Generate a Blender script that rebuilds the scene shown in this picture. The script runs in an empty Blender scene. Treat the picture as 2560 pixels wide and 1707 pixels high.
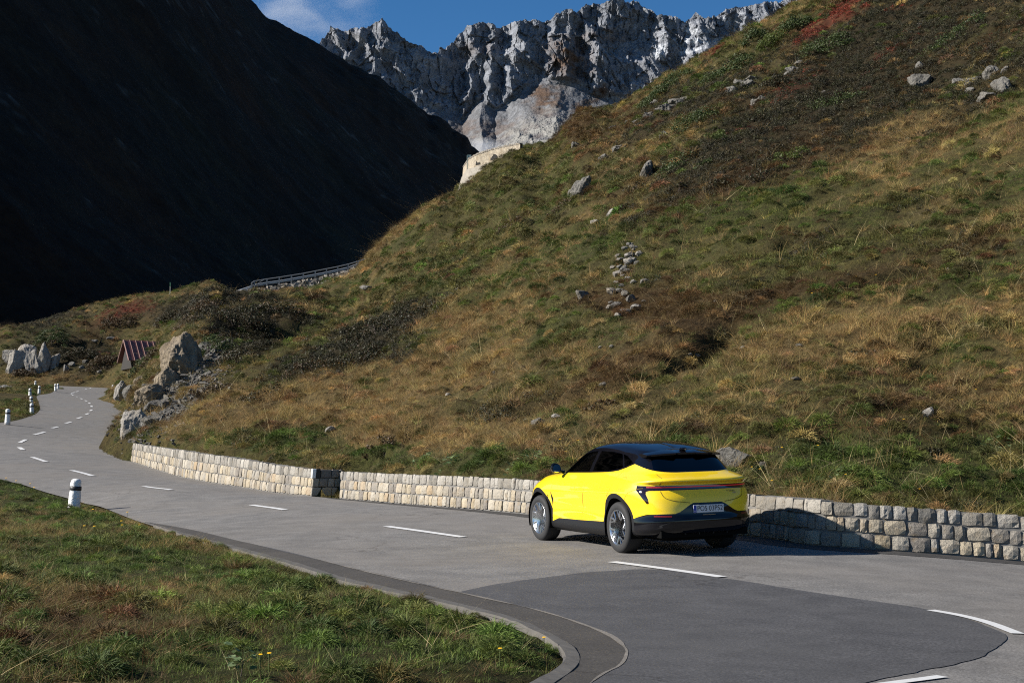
import bpy, bmesh, math, random
import numpy as np
from mathutils import Vector, Matrix, Euler
from mathutils.bvhtree import BVHTree

# ------------------------------------------------------------------ camera, sky, sun, exposure
scene = bpy.context.scene
COL = scene.collection
F, CX, CY, HORIZON, EYE = 3555.0, 1280.0, 853.5, 1170.0, 1.6
PITCH = math.atan((HORIZON - CY) / F)
cam_data = bpy.data.cameras.new("camera")
cam_data.sensor_width = 36.0
cam_data.lens = 36.0 * F / 2560.0
cam_data.clip_end = 20000.0
cam_data.clip_start = 0.1
cam = bpy.data.objects.new("camera", cam_data)
COL.objects.link(cam)
cam.location = (0, 0, EYE)
cam.rotation_euler = (math.pi / 2 + PITCH, 0, 0)
scene.camera = cam

SUN_AZ = 263.0      # compass degrees of the sun, the camera looks towards 0 (+Y), 90 is +X
SUN_EL = 29.0
world = bpy.data.worlds.new("World")
scene.world = world
world.use_nodes = True
wn, wl = world.node_tree.nodes, world.node_tree.links
wn.clear()
w_out = wn.new("ShaderNodeOutputWorld")
w_bg = wn.new("ShaderNodeBackground")
w_sky = wn.new("ShaderNodeTexSky")
w_sky.sky_type = 'NISHITA'
w_sky.sun_disc = False
w_sky.sun_elevation = math.radians(SUN_EL)
w_sky.sun_rotation = math.radians(SUN_AZ)
w_sky.altitude = 2300
w_sky.air_density = 1.0
w_sky.dust_density = 0.0
w_sky.ozone_density = 3.0
w_bg.inputs[1].default_value = 0.062
w_hs = wn.new("ShaderNodeHueSaturation")        # clear mountain air: a deeper blue everywhere
w_hs.inputs["Saturation"].default_value = 1.25
w_hs.inputs["Value"].default_value = 1.0
wl.new(w_sky.outputs[0], w_hs.inputs["Color"])
wl.new(w_hs.outputs[0], w_bg.inputs[0])
wl.new(w_bg.outputs[0], w_out.inputs[0])

sun_data = bpy.data.lights.new("sun", 'SUN')
sun_data.energy = 5.0
sun_data.angle = math.radians(0.53)
sun_data.color = (1.0, 0.94, 0.85)
sun = bpy.data.objects.new("sun", sun_data)
COL.objects.link(sun)
_az, _el = math.radians(SUN_AZ), math.radians(SUN_EL)
SUN_DIR = Vector((math.sin(_az) * math.cos(_el), math.cos(_az) * math.cos(_el), math.sin(_el)))
sun.rotation_euler = SUN_DIR.to_track_quat('Z', 'Y').to_euler()
sun.location = (-60, -20, 60)

scene.view_settings.view_transform = 'Standard'
scene.view_settings.look = 'None'
scene.view_settings.gamma = 1.0
scene.view_settings.use_curve_mapping = False
scene.view_settings.exposure = 0.95
scene.cycles.use_denoising = False
scene.cycles.pixel_filter_type = 'BLACKMAN_HARRIS'
scene.cycles.filter_width = 1.15
scene.cycles.sample_clamp_indirect = 2.0
scene.cycles.caustics_reflective = False
scene.cycles.caustics_refractive = False
scene.cycles.max_bounces = 5
scene.cycles.diffuse_bounces = 2
scene.cycles.transparent_max_bounces = 12

# ------------------------------------------------------------------ helpers
rng = np.random.default_rng(7)
random.seed(7)
PC, PS = math.cos(PITCH), math.sin(PITCH)

def ray(px, py):
    u = (px - CX) / F
    v = (CY - py) / F
    return np.array([u, PC - v * PS, PS + v * PC])

def at(px, py, Y):
    """photo pixel + distance ahead in metres -> world point"""
    r = ray(px, py)
    return r / r[1] * Y + np.array([0, 0, EYE])

def to_px(p):
    p = np.asarray(p, float)
    x, y, z = p[..., 0], p[..., 1], p[..., 2] - EYE
    d = y * PC + z * PS
    u = -y * PS + z * PC
    return CX + F * x / d, CY - F * u / d

def tag(o, label=None, cat=None, group=None, kind=None):
    if label: o["label"] = label
    if cat: o["category"] = cat
    if group: o["group"] = group
    if kind: o["kind"] = kind
    return o

def empty(name, loc=(0, 0, 0), parent=None):
    o = bpy.data.objects.new(name, None)
    o.empty_display_size = 0.2
    COL.objects.link(o)
    o.location = loc
    if parent: o.parent = parent
    return o

def obj(name, mesh, mat=None, parent=None):
    o = bpy.data.objects.new(name, mesh)
    COL.objects.link(o)
    if mat is not None:
        if len(mesh.materials) == 0: mesh.materials.append(mat)
    if parent: o.parent = parent
    return o

def mesh_from(name, verts, faces, smooth=False):
    me = bpy.data.meshes.new(name)
    me.from_pydata([tuple(map(float, v)) for v in verts], [], [tuple(map(int, f)) for f in faces])
    if smooth:
        me.polygons.foreach_set("use_smooth", [True] * len(me.polygons))
    me.update()
    return me

def grid_mesh(name, V, smooth=True, keep=None):
    """V: (n,m,3) array -> quad grid mesh (fast)"""
    n, m, _ = V.shape
    idx = np.arange(n * m).reshape(n, m)
    q = np.stack([idx[:-1, :-1], idx[:-1, 1:], idx[1:, 1:], idx[1:, :-1]], -1).reshape(-1, 4)
    if keep is not None:
        q = q[keep.reshape(-1)]
    me = bpy.data.meshes.new(name)
    me.vertices.add(n * m)
    me.vertices.foreach_set("co", V.reshape(-1).astype(np.float32))
    me.loops.add(len(q) * 4)
    me.loops.foreach_set("vertex_index", q.reshape(-1).astype(np.int32))
    me.polygons.add(len(q))
    me.polygons.foreach_set("loop_start", (np.arange(len(q)) * 4).astype(np.int32))
    me.polygons.foreach_set("use_smooth", np.full(len(q), smooth))
    me.update(calc_edges=True)
    me.validate()
    return me

def bm_obj(name, bm, mat=None, parent=None, smooth=False):
    me = bpy.data.meshes.new(name)
    if smooth:
        for f in bm.faces: f.smooth = True
    bm.to_mesh(me)
    bm.free()
    return obj(name, me, mat, parent)

def add_box(bm, c, s, rot=None):
    m = Matrix.Translation(Vector(c)) @ (rot.to_4x4() if rot else Matrix.Identity(4)) @ Matrix.Diagonal((s[0], s[1], s[2], 1))
    return bmesh.ops.create_cube(bm, size=1.0, matrix=m)['verts']

def add_bar(bm, a, b, r, seg=8, r2=None):
    a, b = Vector(a), Vector(b)
    d = b - a
    q = d.to_track_quat('Z', 'Y').to_matrix().to_4x4()
    m = Matrix.Translation((a + b) / 2) @ q
    return bmesh.ops.create_cone(bm, cap_ends=True, segments=seg, radius1=r, radius2=r if r2 is None else r2, depth=d.length, matrix=m)['verts']

def lathe(name, prof, seg=24, smooth=True):
    V, Fs = [], []
    for r, z in prof:
        for k in range(seg):
            a = 2 * math.pi * k / seg
            V.append((r * math.cos(a), r * math.sin(a), z))
    for i in range(len(prof) - 1):
        for k in range(seg):
            k2 = (k + 1) % seg
            Fs.append((i * seg + k, i * seg + k2, (i + 1) * seg + k2, (i + 1) * seg + k))
    Fs.append(tuple(range(seg))[::-1])
    Fs.append(tuple((len(prof) - 1) * seg + k for k in range(seg)))
    return mesh_from(name, V, Fs, smooth)

# value noise --------------------------------------------------------
def _hash(ix, iy, iz, seed):
    n = (ix.astype(np.int64) * 374761393 + iy.astype(np.int64) * 668265263 + iz.astype(np.int64) * 2147483647 + seed * 974711) & 0xFFFFFFFF
    n = ((n ^ (n >> 13)) * 1274126177) & 0xFFFFFFFF
    n = ((n ^ (n >> 15)) * 2246822519) & 0xFFFFFFFF
    return ((n ^ (n >> 16)) & 0xFFFFFF) / float(0xFFFFFF)

def vnoise(x, y, z=None, seed=0):
    x = np.asarray(x, float); y = np.asarray(y, float)
    z = np.zeros_like(x) if z is None else np.asarray(z, float)
    ix, iy, iz = np.floor(x), np.floor(y), np.floor(z)
    fx, fy, fz = x - ix, y - iy, z - iz
    fx, fy, fz = [t * t * t * (t * (t * 6 - 15) + 10) for t in (fx, fy, fz)]
    r = 0
    for dx in (0, 1):
        wx = fx if dx else 1 - fx
        for dy in (0, 1):
            wy = fy if dy else 1 - fy
            for dz in (0, 1):
                wz = fz if dz else 1 - fz
                r = r + wx * wy * wz * _hash(ix + dx, iy + dy, iz + dz, seed)
    return r * 2 - 1

def fbm(x, y, z=None, seed=0, octaves=4, gain=0.5, lac=2.03):
    a, s, r = 1.0, 0.0, 0
    for o in range(octaves):
        r = r + a * vnoise(x, y, z, seed + o * 17)
        s += a
        a *= gain
        x = x * lac + 3.1; y = y * lac + 1.7
        if z is not None: z = z * lac + 5.3
    return r / s

def ridged(x, y, z=None, seed=0, octaves=4, gain=0.5):
    a, s, r = 1.0, 0.0, 0
    for o in range(octaves):
        r = r + a * (1 - 2 * np.abs(vnoise(x, y, z, seed + o * 13)))
        s += a
        a *= gain
        x = x * 2.1 + 7.7; y = y * 2.1 + 2.9
        if z is not None: z = z * 2.1
    return r / s

def facets(x, y, seed=0):
    """broken rock: every cell is a small tilted plane of its own"""
    ix, iy = np.floor(x), np.floor(y)
    best = np.full(x.shape, 9.0); val = np.zeros(x.shape)
    zz = np.zeros_like(ix)
    for dx in (-1, 0, 1):
        for dy in (-1, 0, 1):
            cx_, cy_ = ix + dx, iy + dy
            px_ = cx_ + .15 + .7 * _hash(cx_, cy_, zz, seed); py_ = cy_ + .15 + .7 * _hash(cx_, cy_, zz + 1, seed)
            d = (x - px_) ** 2 + (y - py_) ** 2
            v = (_hash(cx_, cy_, zz + 2, seed) - .5) + (x - px_) * 2.2 * (_hash(cx_, cy_, zz + 3, seed) - .5) + (y - py_) * 2.2 * (_hash(cx_, cy_, zz + 4, seed) - .5)
            m = d < best
            best = np.where(m, d, best); val = np.where(m, v, val)
    return val

class TPS:
    def __init__(s, P, lam=0.0):
        P = np.asarray(P, float)
        s.c = P[:, :2]
        n = len(P)
        K = s.k(s.c, s.c) + lam * np.eye(n)
        Q = np.hstack([np.ones((n, 1)), s.c])
        A = np.block([[K, Q], [Q.T, np.zeros((3, 3))]])
        sol = np.linalg.solve(A, np.concatenate([P[:, 2], np.zeros(3)]))
        s.w, s.a = sol[:n], sol[n:]
    def k(s, p, q):
        d2 = ((p[:, None, :] - q[None]) ** 2).sum(-1)
        return np.where(d2 > 1e-12, 0.5 * d2 * np.log(np.maximum(d2, 1e-12)), 0)
    def __call__(s, x, y):
        x = np.asarray(x, float); sh = x.shape
        p = np.stack([x.ravel(), np.asarray(y, float).ravel()], 1)
        out = np.empty(len(p))
        for i in range(0, len(p), 20000):
            c = p[i:i + 20000]
            out[i:i + 20000] = s.k(c, s.c) @ s.w + s.a[0] + c @ s.a[1:]
        return out.reshape(sh)

def in_poly(x, y, poly):
    poly = np.asarray(poly, float)
    inside = np.zeros(np.shape(x), bool)
    x1, y1 = poly[-1]
    for x2, y2 in poly:
        if y1 != y2:
            c = ((y1 > y) != (y2 > y)) & (x < (x2 - x1) * (y - y1) / (y2 - y1) + x1)
            inside ^= c
        x1, y1 = x2, y2
    return inside

def poly_dist(x, y, line):
    line = np.asarray(line, float)
    best = np.full(np.shape(x), 1e9)
    for (x1, y1), (x2, y2) in zip(line[:-1], line[1:]):
        dx, dy = x2 - x1, y2 - y1
        L = dx * dx + dy * dy + 1e-12
        t = np.clip(((x - x1) * dx + (y - y1) * dy) / L, 0, 1)
        best = np.minimum(best, np.hypot(x - x1 - t * dx, y - y1 - t * dy))
    return best

def spline(P, n=None, step=None):
    """Catmull-Rom through points, resampled evenly"""
    P = np.asarray(P, float)
    E = np.vstack([2 * P[0] - P[1], P, 2 * P[-1] - P[-2]])
    out = []
    for i in range(1, len(E) - 2):
        p0, p1, p2, p3 = E[i - 1:i + 3]
        t = np.linspace(0, 1, 24, endpoint=False)[:, None]
        out.append(0.5 * (2 * p1 + (p2 - p0) * t + (2 * p0 - 5 * p1 + 4 * p2 - p3) * t ** 2 + (3 * p1 - p0 - 3 * p2 + p3) * t ** 3))
    out.append(P[-1:])
    C = np.vstack(out)
    s = np.concatenate([[0], np.cumsum(np.linalg.norm(np.diff(C, axis=0), axis=1))])
    if n is None: n = max(2, int(s[-1] / step) + 1)
    u = np.linspace(0, s[-1], n)
    return np.stack([np.interp(u, s, C[:, k]) for k in range(C.shape[1])], 1)

# ------------------------------------------------------------------ materials
def new_mat(name):
    m = bpy.data.materials.new(name)
    m.use_nodes = True
    nt = m.node_tree
    b = nt.nodes["Principled BSDF"]
    return m, nt, b

def N(nt, t, **kw):
    n = nt.nodes.new(t)
    for k, v in kw.items():
        if k == "inp":
            for kk, vv in v.items(): n.inputs[kk].default_value = vv
        else: setattr(n, k, v)
    return n

def ramp(nt, stops):
    r = nt.nodes.new("ShaderNodeValToRGB")
    e = r.color_ramp.elements
    while len(e) < len(stops): e.new(0.5)
    for k, (p, c) in enumerate(stops):
        e[k].position = p
        e[k].color = tuple(c) + (1,) if len(c) == 3 else c
    return r

def noise(nt, scale, detail=4, rough=0.55, vec=None, dim='3D', dist=0.0):
    n = nt.nodes.new("ShaderNodeTexNoise")
    n.inputs["Scale"].default_value = scale
    n.inputs["Detail"].default_value = detail
    n.inputs["Roughness"].default_value = rough
    n.inputs["Distortion"].default_value = dist
    if vec is not None: nt.links.new(vec, n.inputs["Vector"])
    return n

def mixc(nt, fac, a, b, mode='MIX'):
    m = nt.nodes.new("ShaderNodeMix")
    m.data_type = 'RGBA'
    m.blend_type = mode
    for s, v in ((m.inputs[0], fac), (m.inputs[6], a), (m.inputs[7], b)):
        if hasattr(v, "is_linked") or isinstance(v, bpy.types.NodeSocket): nt.links.new(v, s)
        elif isinstance(v, (int, float)): s.default_value = v
        else: s.default_value = tuple(v) + (1,) if len(v) == 3 else v
    return m.outputs[2]

def math_n(nt, op, a, b=0.0, clamp=False):
    m = nt.nodes.new("ShaderNodeMath")
    m.operation = op
    m.use_clamp = clamp
    for s, v in ((m.inputs[0], a), (m.inputs[1], b)):
        if isinstance(v, bpy.types.NodeSocket): nt.links.new(v, s)
        else: s.default_value = v
    return m.outputs[0]

def bump(nt, height, strength=0.5, distance=0.02, bsdf=None):
    b = nt.nodes.new("ShaderNodeBump")
    b.inputs["Strength"].default_value = strength
    b.inputs["Distance"].default_value = distance
    nt.links.new(height, b.inputs["Height"])
    if bsdf is not None: nt.links.new(b.outputs[0], bsdf.inputs["Normal"])
    return b.outputs[0]

def simple(name, col, rough=0.6, metal=0.0, spec=0.5, var=0.0, scale=8.0, coat=0.0):
    m, nt, b = new_mat(name)
    b.inputs["Base Color"].default_value = tuple(col) + (1,)
    b.inputs["Roughness"].default_value = rough
    b.inputs["Metallic"].default_value = metal
    b.inputs["Specular IOR Level"].default_value = spec
    b.inputs["Coat Weight"].default_value = coat
    b.inputs["Coat Roughness"].default_value = 0.03
    if var > 0:
        tc = N(nt, "ShaderNodeTexCoord")
        n = noise(nt, scale, 5, 0.6, tc.outputs["Object"])
        c = mixc(nt, n.outputs[0], [k * (1 - var) for k in col], [min(1, k * (1 + var)) for k in col])
        nt.links.new(c, b.inputs["Base Color"])
        r = math_n(nt, 'MULTIPLY_ADD', n.outputs[0], 0.25)
        r.node.inputs[2].default_value = rough - 0.12
        nt.links.new(r, b.inputs["Roughness"])
    return m
# ------------------------------------------------------------------ the car's stand on the road (found from its wheels in the photo)
CAR_LOC = Vector((2.547, 22.632, -1.282 + EYE))
CAR_ROT = (Matrix.Rotation(math.radians(112.75), 3, 'Z') @ Matrix.Rotation(math.radians(-1.0), 3, 'Y') @ Matrix.Rotation(math.radians(-1.8), 3, 'X'))

# ------------------------------------------------------------------ heights
road_ctrl = [  # pixel x, pixel y, metres ahead
    (2900, 1440, 21.9), (2560, 1405, 22.6), (2146, 1371, 22.95), (2018, 1358, 23.3), (1880, 1341, 24.85), (1310, 1284, 31.0), (996, 1257, 37.6),
    (870, 1250, 39.3), (676, 1232, 45.3), (452, 1193, 53.7), (328, 1154, 62.0),
    (1668, 1424, 19.6), (1062, 1330, 27.0), (674, 1269, 36.0), (395, 1221, 43.6), (206, 1184, 52.0), (98, 1149, 60.0), (53, 1122, 68.0),
    (57, 1103, 76.0), (98, 1083.5, 84.5), (137, 1068.5, 92.5), (171, 1057, 101), (198, 1045, 110), (218, 1035, 119), (228, 1026, 128),
    (228, 1016, 137), (224, 1008, 146), (215, 1002, 155), (193, 992, 173), (178, 984, 190), (203, 976, 210), (227, 970, 228),
    (2440, 1555, 14.8), (2560, 1707, 11.6), (1390, 1700, 10.7), (1280, 1707, 10.6), (2000, 1707, 11.0), (800, 1430, 19.8), (340, 1300, 34.5), (185, 1268, 42.0),
    (0, 1203, 48.8), (0, 1707, 9.7), (0, 1450, 19.0), (600, 1560, 13.8), (3200, 1600, 15.0), (600, 2400, 4.6), (2000, 2400, 4.7),
    (0, 1056, 90), (92, 1032, 115), (92, 990, 158), (140, 973, 195), (0, 962, 236), (100, 963, 236), (-300, 960, 240), (-200, 1120, 70),
]
ROAD_SMOOTH = 4.0
pts = [at(*c) for c in road_ctrl]
for wx in (0, 3.019):
    for wy in (0.97, -0.97):
        pts.append(np.array(CAR_ROT @ Vector((wx, wy, 0)) + CAR_LOC))
road_z = TPS(pts, ROAD_SMOOTH)

def on_road(px, py, y0=4.0, y1=400.0):
    """where the sight line through a pixel meets the road surface"""
    r = ray(px, py); r = r / r[1]
    Y = np.concatenate([np.linspace(y0, 60, 700), np.linspace(60.2, y1, 900)])
    g = r[2] * Y + EYE - road_z(r[0] * Y, Y)
    s = np.where((g[:-1] > 0) & (g[1:] <= 0))[0]
    if len(s) == 0:
        k = int(np.argmin(np.abs(g)))
        return r * Y[k] + np.array([0, 0, EYE])
    k = s[0]
    t = g[k] / (g[k] - g[k + 1])
    y = Y[k] + t * (Y[k + 1] - Y[k])
    return r * y + np.array([0, 0, EYE])

def fix(px, py, Y):
    p = at(px, py, Y); p[2] = road_z(p[0], p[1]); return p

# road edges, from the near hairpin to the far bend
left_px = [(1337, 1705), (1395, 1672), (1414, 1648), (1400, 1622), (1350, 1588), (1265, 1550), (1149, 1521), (1005, 1488), (860, 1456), (727, 1413), (574, 1371),
           (474, 1344), (383, 1314), (268, 1272), (207, 1256), (115, 1230), (57, 1211), (0, 1197)]
LEFT = [on_road(*p)[:2] for p in left_px]
LEFT = [np.array([-6.0, 5.5]), np.array([-1.5, 8.2])] + LEFT
LEFT += [np.array(fix(-60, 1180, 53))[:2], np.array(fix(-130, 1150, 61))[:2], np.array(fix(-140, 1110, 71))[:2], np.array(fix(-80, 1078, 80))[:2]]
LEFT += [at(0, 1056, 90)[:2], at(50, 1046, 100)[:2], at(88, 1034, 112)[:2], at(100, 1020, 124)[:2], at(97, 1005, 138)[:2], at(92, 990, 158)[:2],
         at(105, 981, 172)[:2], at(130, 975, 188)[:2], at(155, 970, 206)[:2], at(150, 968, 218)[:2], at(90, 966, 226)[:2], at(0, 964, 230)[:2], at(-300, 962, 232)[:2]]
RIGHT = [np.array([19.0, 15.0]), np.array([17.5, 19.0]), np.array(at(2900, 1440, 21.9))[:2]]
RIGHT += [at(*c)[:2] for c in [(2560, 1405, 22.6), (2146, 1371, 22.95), (2018, 1358, 23.3), (1880, 1341, 24.85), (1600, 1312, 27.6), (1310, 1284, 31.0), (996, 1257, 37.0), (870, 1250, 40.0),
                               (676, 1232, 45.3), (452, 1193, 53.7), (328, 1154, 62.0)]]
NWALL = len(RIGHT)
RIGHT += [at(*c)[:2] for c in [(288, 1132, 66), (266, 1116, 70.5), (268, 1100, 76), (290, 1075, 83), (312, 1052, 93), (325, 1035, 105), (318, 1018, 120), (298, 1004, 138), (272, 990, 160), (266, 982, 178), (275, 974, 200), (290, 967, 222), (285, 962, 236), (230, 960, 243), (100, 958, 245), (0, 957, 246), (-300, 955, 248)]]
LEFT_C = spline(LEFT, step=0.35)
RIGHT_C = spline(RIGHT, step=0.35)
ROAD_POLY = np.vstack([LEFT_C[::3], RIGHT_C[::-3], [[22, 15], [22, 2], [-8, 2]]])
HILL_POLY = np.vstack([RIGHT_C[::3], [[-250, 248], [-250, 900], [400, 900], [400, 2], [22, 2], [22, 15]]])

def X_(px, py, Y): return at(px, py, Y)
hill_ctrl = [
    # column by column: foot of the slope to the skyline
    (3000, 1330, 22.5), (3000, 1000, 27), (3000, 700, 32), (3000, 300, 44), (3000, 0, 60), (3000, -300, 95), (3600, 500, 34), (3600, -200, 60),
    (2560, 1290, 23.5), (2560, 1150, 26.8), (2560, 1000, 30.3), (2560, 850, 34), (2560, 700, 38.5), (2560, 500, 47.5), (2560, 280, 63), (2560, 140, 82), (2560, 0, 110), (2560, -250, 170),
    (2130, 1256, 23.9), (2130, 1120, 27.5), (2130, 1000, 31), (2130, 800, 38.5), (2130, 600, 49), (2130, 400, 67), (2130, 250, 92), (2130, 100, 130), (2017, 0, 175),
    (1880, 1236, 25.6), (1700, 1222, 27.6), (1700, 1100, 30.5), (1700, 1000, 34), (1700, 800, 43), (1700, 600, 57), (1700, 500, 67), (1700, 350, 92), (1700, 250, 122), (1691, 176, 195), (1831, 100, 185),
    (1500, 1205, 29.5), (1280, 1196, 32.2), (1280, 1110, 35.5), (1280, 1000, 42), (1280, 850, 53), (1280, 700, 70), (1280, 550, 97), (1280, 450, 130), (1290, 385, 168), (1290, 357, 192), (1380, 347, 205), (1455, 268, 214), (1545, 261, 212), (1620, 216, 205),
    (996, 1186, 38.0), (900, 1179, 40.5), (900, 1100, 46), (900, 1000, 56), (900, 850, 75), (900, 760, 97), (900, 720, 118), (905, 648, 150),
    (1000, 560, 165), (1060, 515, 173), (1140, 475, 184),
    (700, 1160, 45.6), (600, 1144, 48.5), (600, 1090, 52), (600, 1000, 63), (600, 850, 86), (600, 780, 106), (600, 724, 148), (700, 710, 149), (800, 690, 150),
    (456, 1121, 54.4), (340, 1108, 62.3), (420, 1080, 60), (430, 1000, 69), (470, 900, 78), (500, 830, 86), (500, 780, 98), (480, 752, 118),
    (310, 1090, 66.5), (345, 1000, 74), (400, 915, 81), (440, 830, 88), 
    # beyond the skyline the ground drops out of sight
    (2017, 60, 240), (1691, 260, 260), (1455, 340, 270), (1290, 440, 255), (1140, 590, 240), (1000, 680, 225), (905, 760, 210), (700, 800, 215), (600, 800, 205), (500, 800, 170), (400, 880, 125), (360, 930, 110),
    # the knoll beyond the far bend
    (270, 940, 243), (200, 930, 248), (100, 925, 251), (0, 930, 252), (60, 880, 257), (200, 860, 262), (330, 860, 262), (320, 905, 240), (345, 930, 215), (40, 832, 268), (150, 790, 284), (250, 765, 292), (440, 738, 280), (540, 735, 250), (-100, 850, 275), (-300, 890, 270), (330, 960, 185), (330, 985, 150), (345, 990, 128),
    (40, 1000, 360), (250, 930, 380), (600, 900, 380), (1000, 850, 380), (-300, 1050, 360),
]
hill_pts = [at(*c) for c in hill_ctrl]
for k in range(NWALL + 2, len(RIGHT) - 1):          # no wall here: the slope starts at the road's edge
    p = RIGHT[k]; hill_pts.append(np.array([p[0], p[1], road_z(p[0], p[1]) + 0.05]))
hill_z = TPS(hill_pts, 0.02)

# little scarps and gullies in the meadow (pixel lines on the slope)
def on_hill(px, py, y0=20.0, y1=330.0):
    r = ray(px, py); r = r / r[1]
    Y = np.concatenate([np.linspace(y0, 120, 900), np.linspace(120.2, y1, 500)])
    g = r[2] * Y + EYE - hill_z(r[0] * Y, Y)
    s = np.where((g[:-1] > 0) & (g[1:] <= 0))[0]
    k = s[0] if len(s) else int(np.argmin(np.abs(g)))
    y = Y[k]
    if len(s):
        t = g[k] / (g[k] - g[k + 1]); y = Y[k] + t * (Y[k + 1] - Y[k])
    return r * y + np.array([0, 0, EYE])

scarps = [([(1920, 735), (1850, 755), (1760, 770), (1640, 790)], 0.6, 0.5), ([(1850, 800), (1800, 850), (1740, 890), (1660, 930), (1560, 965), (1440, 985), (1350, 1010)], 0.8, 0.7),
          ([(2250, 545), (2120, 575), (2000, 610), (1900, 640), (1700, 660)], 0.8, 0.6), ([(1470, 720), (1380, 760)], .5, .5), ([(1180, 1060), (1080, 1085), (1000, 1090)], .5, .5), ([(640, 1010), (760, 1000), (860, 985)], .4, .5),
          ([(2400, 640), (2250, 690), (2100, 720)], .5, .5), ([(1040, 780), (960, 800), (900, 830)], .6, .6), ([(2360, 1080), (2480, 1060)], .4, .4), ([(1960, 1060), (2080, 1085)], .35, .4), ([(1330, 560), (1500, 530)], .7, .7)]
scarp_xy = [(spline([on_hill(*q)[:2] for q in ln], step=0.5), dep, wid) for ln, dep, wid in scarps]

def relief(x, y):
    far = np.clip((y - 20) / 120, 0, 1)
    h = 0.9 * far * fbm(x / 14, y / 14, seed=3, octaves=3) + (0.34 + 0.62 * far) * fbm(x / 3.3, y / 3.3, seed=5, octaves=3)
    h = h + (0.16 + .10 * far) * fbm(x / 0.9, y / 0.9, seed=9, octaves=2)
    q = (x * 0.35 + y) / 2.6 + 0.9 * fbm(x / 6, y / 6, seed=22, octaves=3)      # sheep-track terracettes
    saw = q - np.floor(q)
    step_ = np.where(saw < 0.82, saw / 0.82, (1 - saw) / 0.18)
    h = h + 0.30 * (step_ - 0.5) * np.clip(0.4 + 1.4 * fbm(x / 9, y / 9, seed=23, octaves=2), 0, 1)
    return h

def terrain_h(x, y):
    x = np.asarray(x, float); y = np.asarray(y, float)
    r = road_z(x, y)
    hill = in_poly(x, y, HILL_POLY)
    inside = in_poly(x, y, ROAD_POLY)
    dR = poly_dist(x, y, RIGHT_C[::4])
    dL = poly_dist(x, y, LEFT_C[::4])
    hz = hill_z(x, y)
    soft = np.clip((dR - 0.4) / 4.0, 0, 1)
    hz = hz + relief(x, y) * soft
    for ln, dep, wid in scarp_xy:
        d = poly_dist(x, y, ln)
        hz = hz - 1.8 * dep * np.exp(-(d / (0.95 * wid)) ** 2) * np.clip(0.6 + 0.8 * vnoise(x * 1.3, y * 1.3, seed=4), 0, 1.4)
    # verge on the valley side
    sv = np.clip((dL - 0.25) / 1.5, 0, 1)
    near = np.clip((60 - y) / 15, 0, 1)
    vz = r - 0.02 + 0.07 * np.clip(dL / 0.5, 0, 1) + sv * (0.10 * near + 0.10 * fbm(x / 2.5, y / 2.5, seed=31, octaves=3) + 0.03 * fbm(x / .5, y / .5, seed=33, octaves=2))
    drop = np.clip(dL - np.where(y > 60, 5.0, 14.0), 0, 80)
    vz = vz - 0.28 * drop
    z = np.where(hill, hz, vz)
    z = np.where(hill & (dR < 0.40) & (y < 62.5) & (y > 19), r - 0.1, z)
    z = np.where(hill & (np.hypot(x + 4.95, y - 41.5) < 1.35), r - 0.1, z)          # drain niche between the walls
    z = np.where(inside, r - 0.10, z)
    return z

def graded(lo, hi, c0, c1, s, g):
    a = list(np.arange(c0, c1 + 1e-6, s))
    d = s
    while a[-1] < hi:
        d *= g; a.append(a[-1] + d)
    d = s
    b = [c0]
    while b[-1] > lo:
        d *= g; b.append(b[-1] - d)
    return np.array(b[:0:-1] + a)
gx = graded(-190, 190, -18, 22, 0.28, 1.018)
gy = graded(2.5, 400, 8, 66, 0.28, 1.016)
GX, GY = np.meshgrid(gx, gy)
GZ = terrain_h(GX, GY)
# settle the crest of the slope on the skyline seen in the photo
crest_px = np.array([(500, 742), (560, 733), (600, 731), (640, 730), (700, 727), (745, 722), (800, 708), (850, 690), (880, 672), (905, 652), (950, 606), (1000, 566), (1060, 521), (1120, 487), (1150, 472), (1175, 452), (1200, 430), (1230, 408), (1260, 390), (1290, 372), (1320, 362), (1380, 352), (1400, 330), (1430, 297), (1455, 275), (1510, 272), (1545, 266), (1620, 222), (1691, 182), (1831, 106), (1922, 56), (2017, 6), (2120, -50)])
cpx = np.arange(500, 2121, 8.0); ctar = np.interp(cpx, crest_px[:, 0], crest_px[:, 1])
def _bil(x, y):
    i = np.clip(np.searchsorted(gx, x) - 1, 0, len(gx) - 2); j = np.clip(np.searchsorted(gy, y) - 1, 0, len(gy) - 2)
    u = np.clip((x - gx[i]) / (gx[i + 1] - gx[i]), 0, 1); v = np.clip((y - gy[j]) / (gy[j + 1] - gy[j]), 0, 1)
    return (GZ[j, i] * (1 - u) * (1 - v) + GZ[j, i + 1] * u * (1 - v) + GZ[j + 1, i] * (1 - u) * v + GZ[j + 1, i + 1] * u * v)
VPX = CX + F * GX / np.maximum(GY, 1)
for _ in range(4):
    cy_ = np.linspace(60, 394, 420)
    XX = (cpx[:, None] - CX) / F * cy_[None]
    _, PYs = to_px(np.stack([XX, np.broadcast_to(cy_, XX.shape), _bil(XX, np.broadcast_to(cy_, XX.shape))], -1))
    dlt = ctar - PYs.min(1)
    dlt = np.convolve(np.pad(dlt, 2, mode='edge'), np.ones(5) / 5, 'valid')
    dd = np.interp(VPX, cpx, dlt, left=0, right=dlt[-1])
    wgt = np.clip((GY - 60) / 80, 0, 1); wgt = wgt * wgt * (3 - 2 * wgt) * np.clip((VPX - 530) / 90, 0, 1)
    GZ = GZ - dd / F * GY * wgt
terrain_mesh = grid_mesh("terrain", np.stack([GX, GY, GZ], -1))

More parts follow.
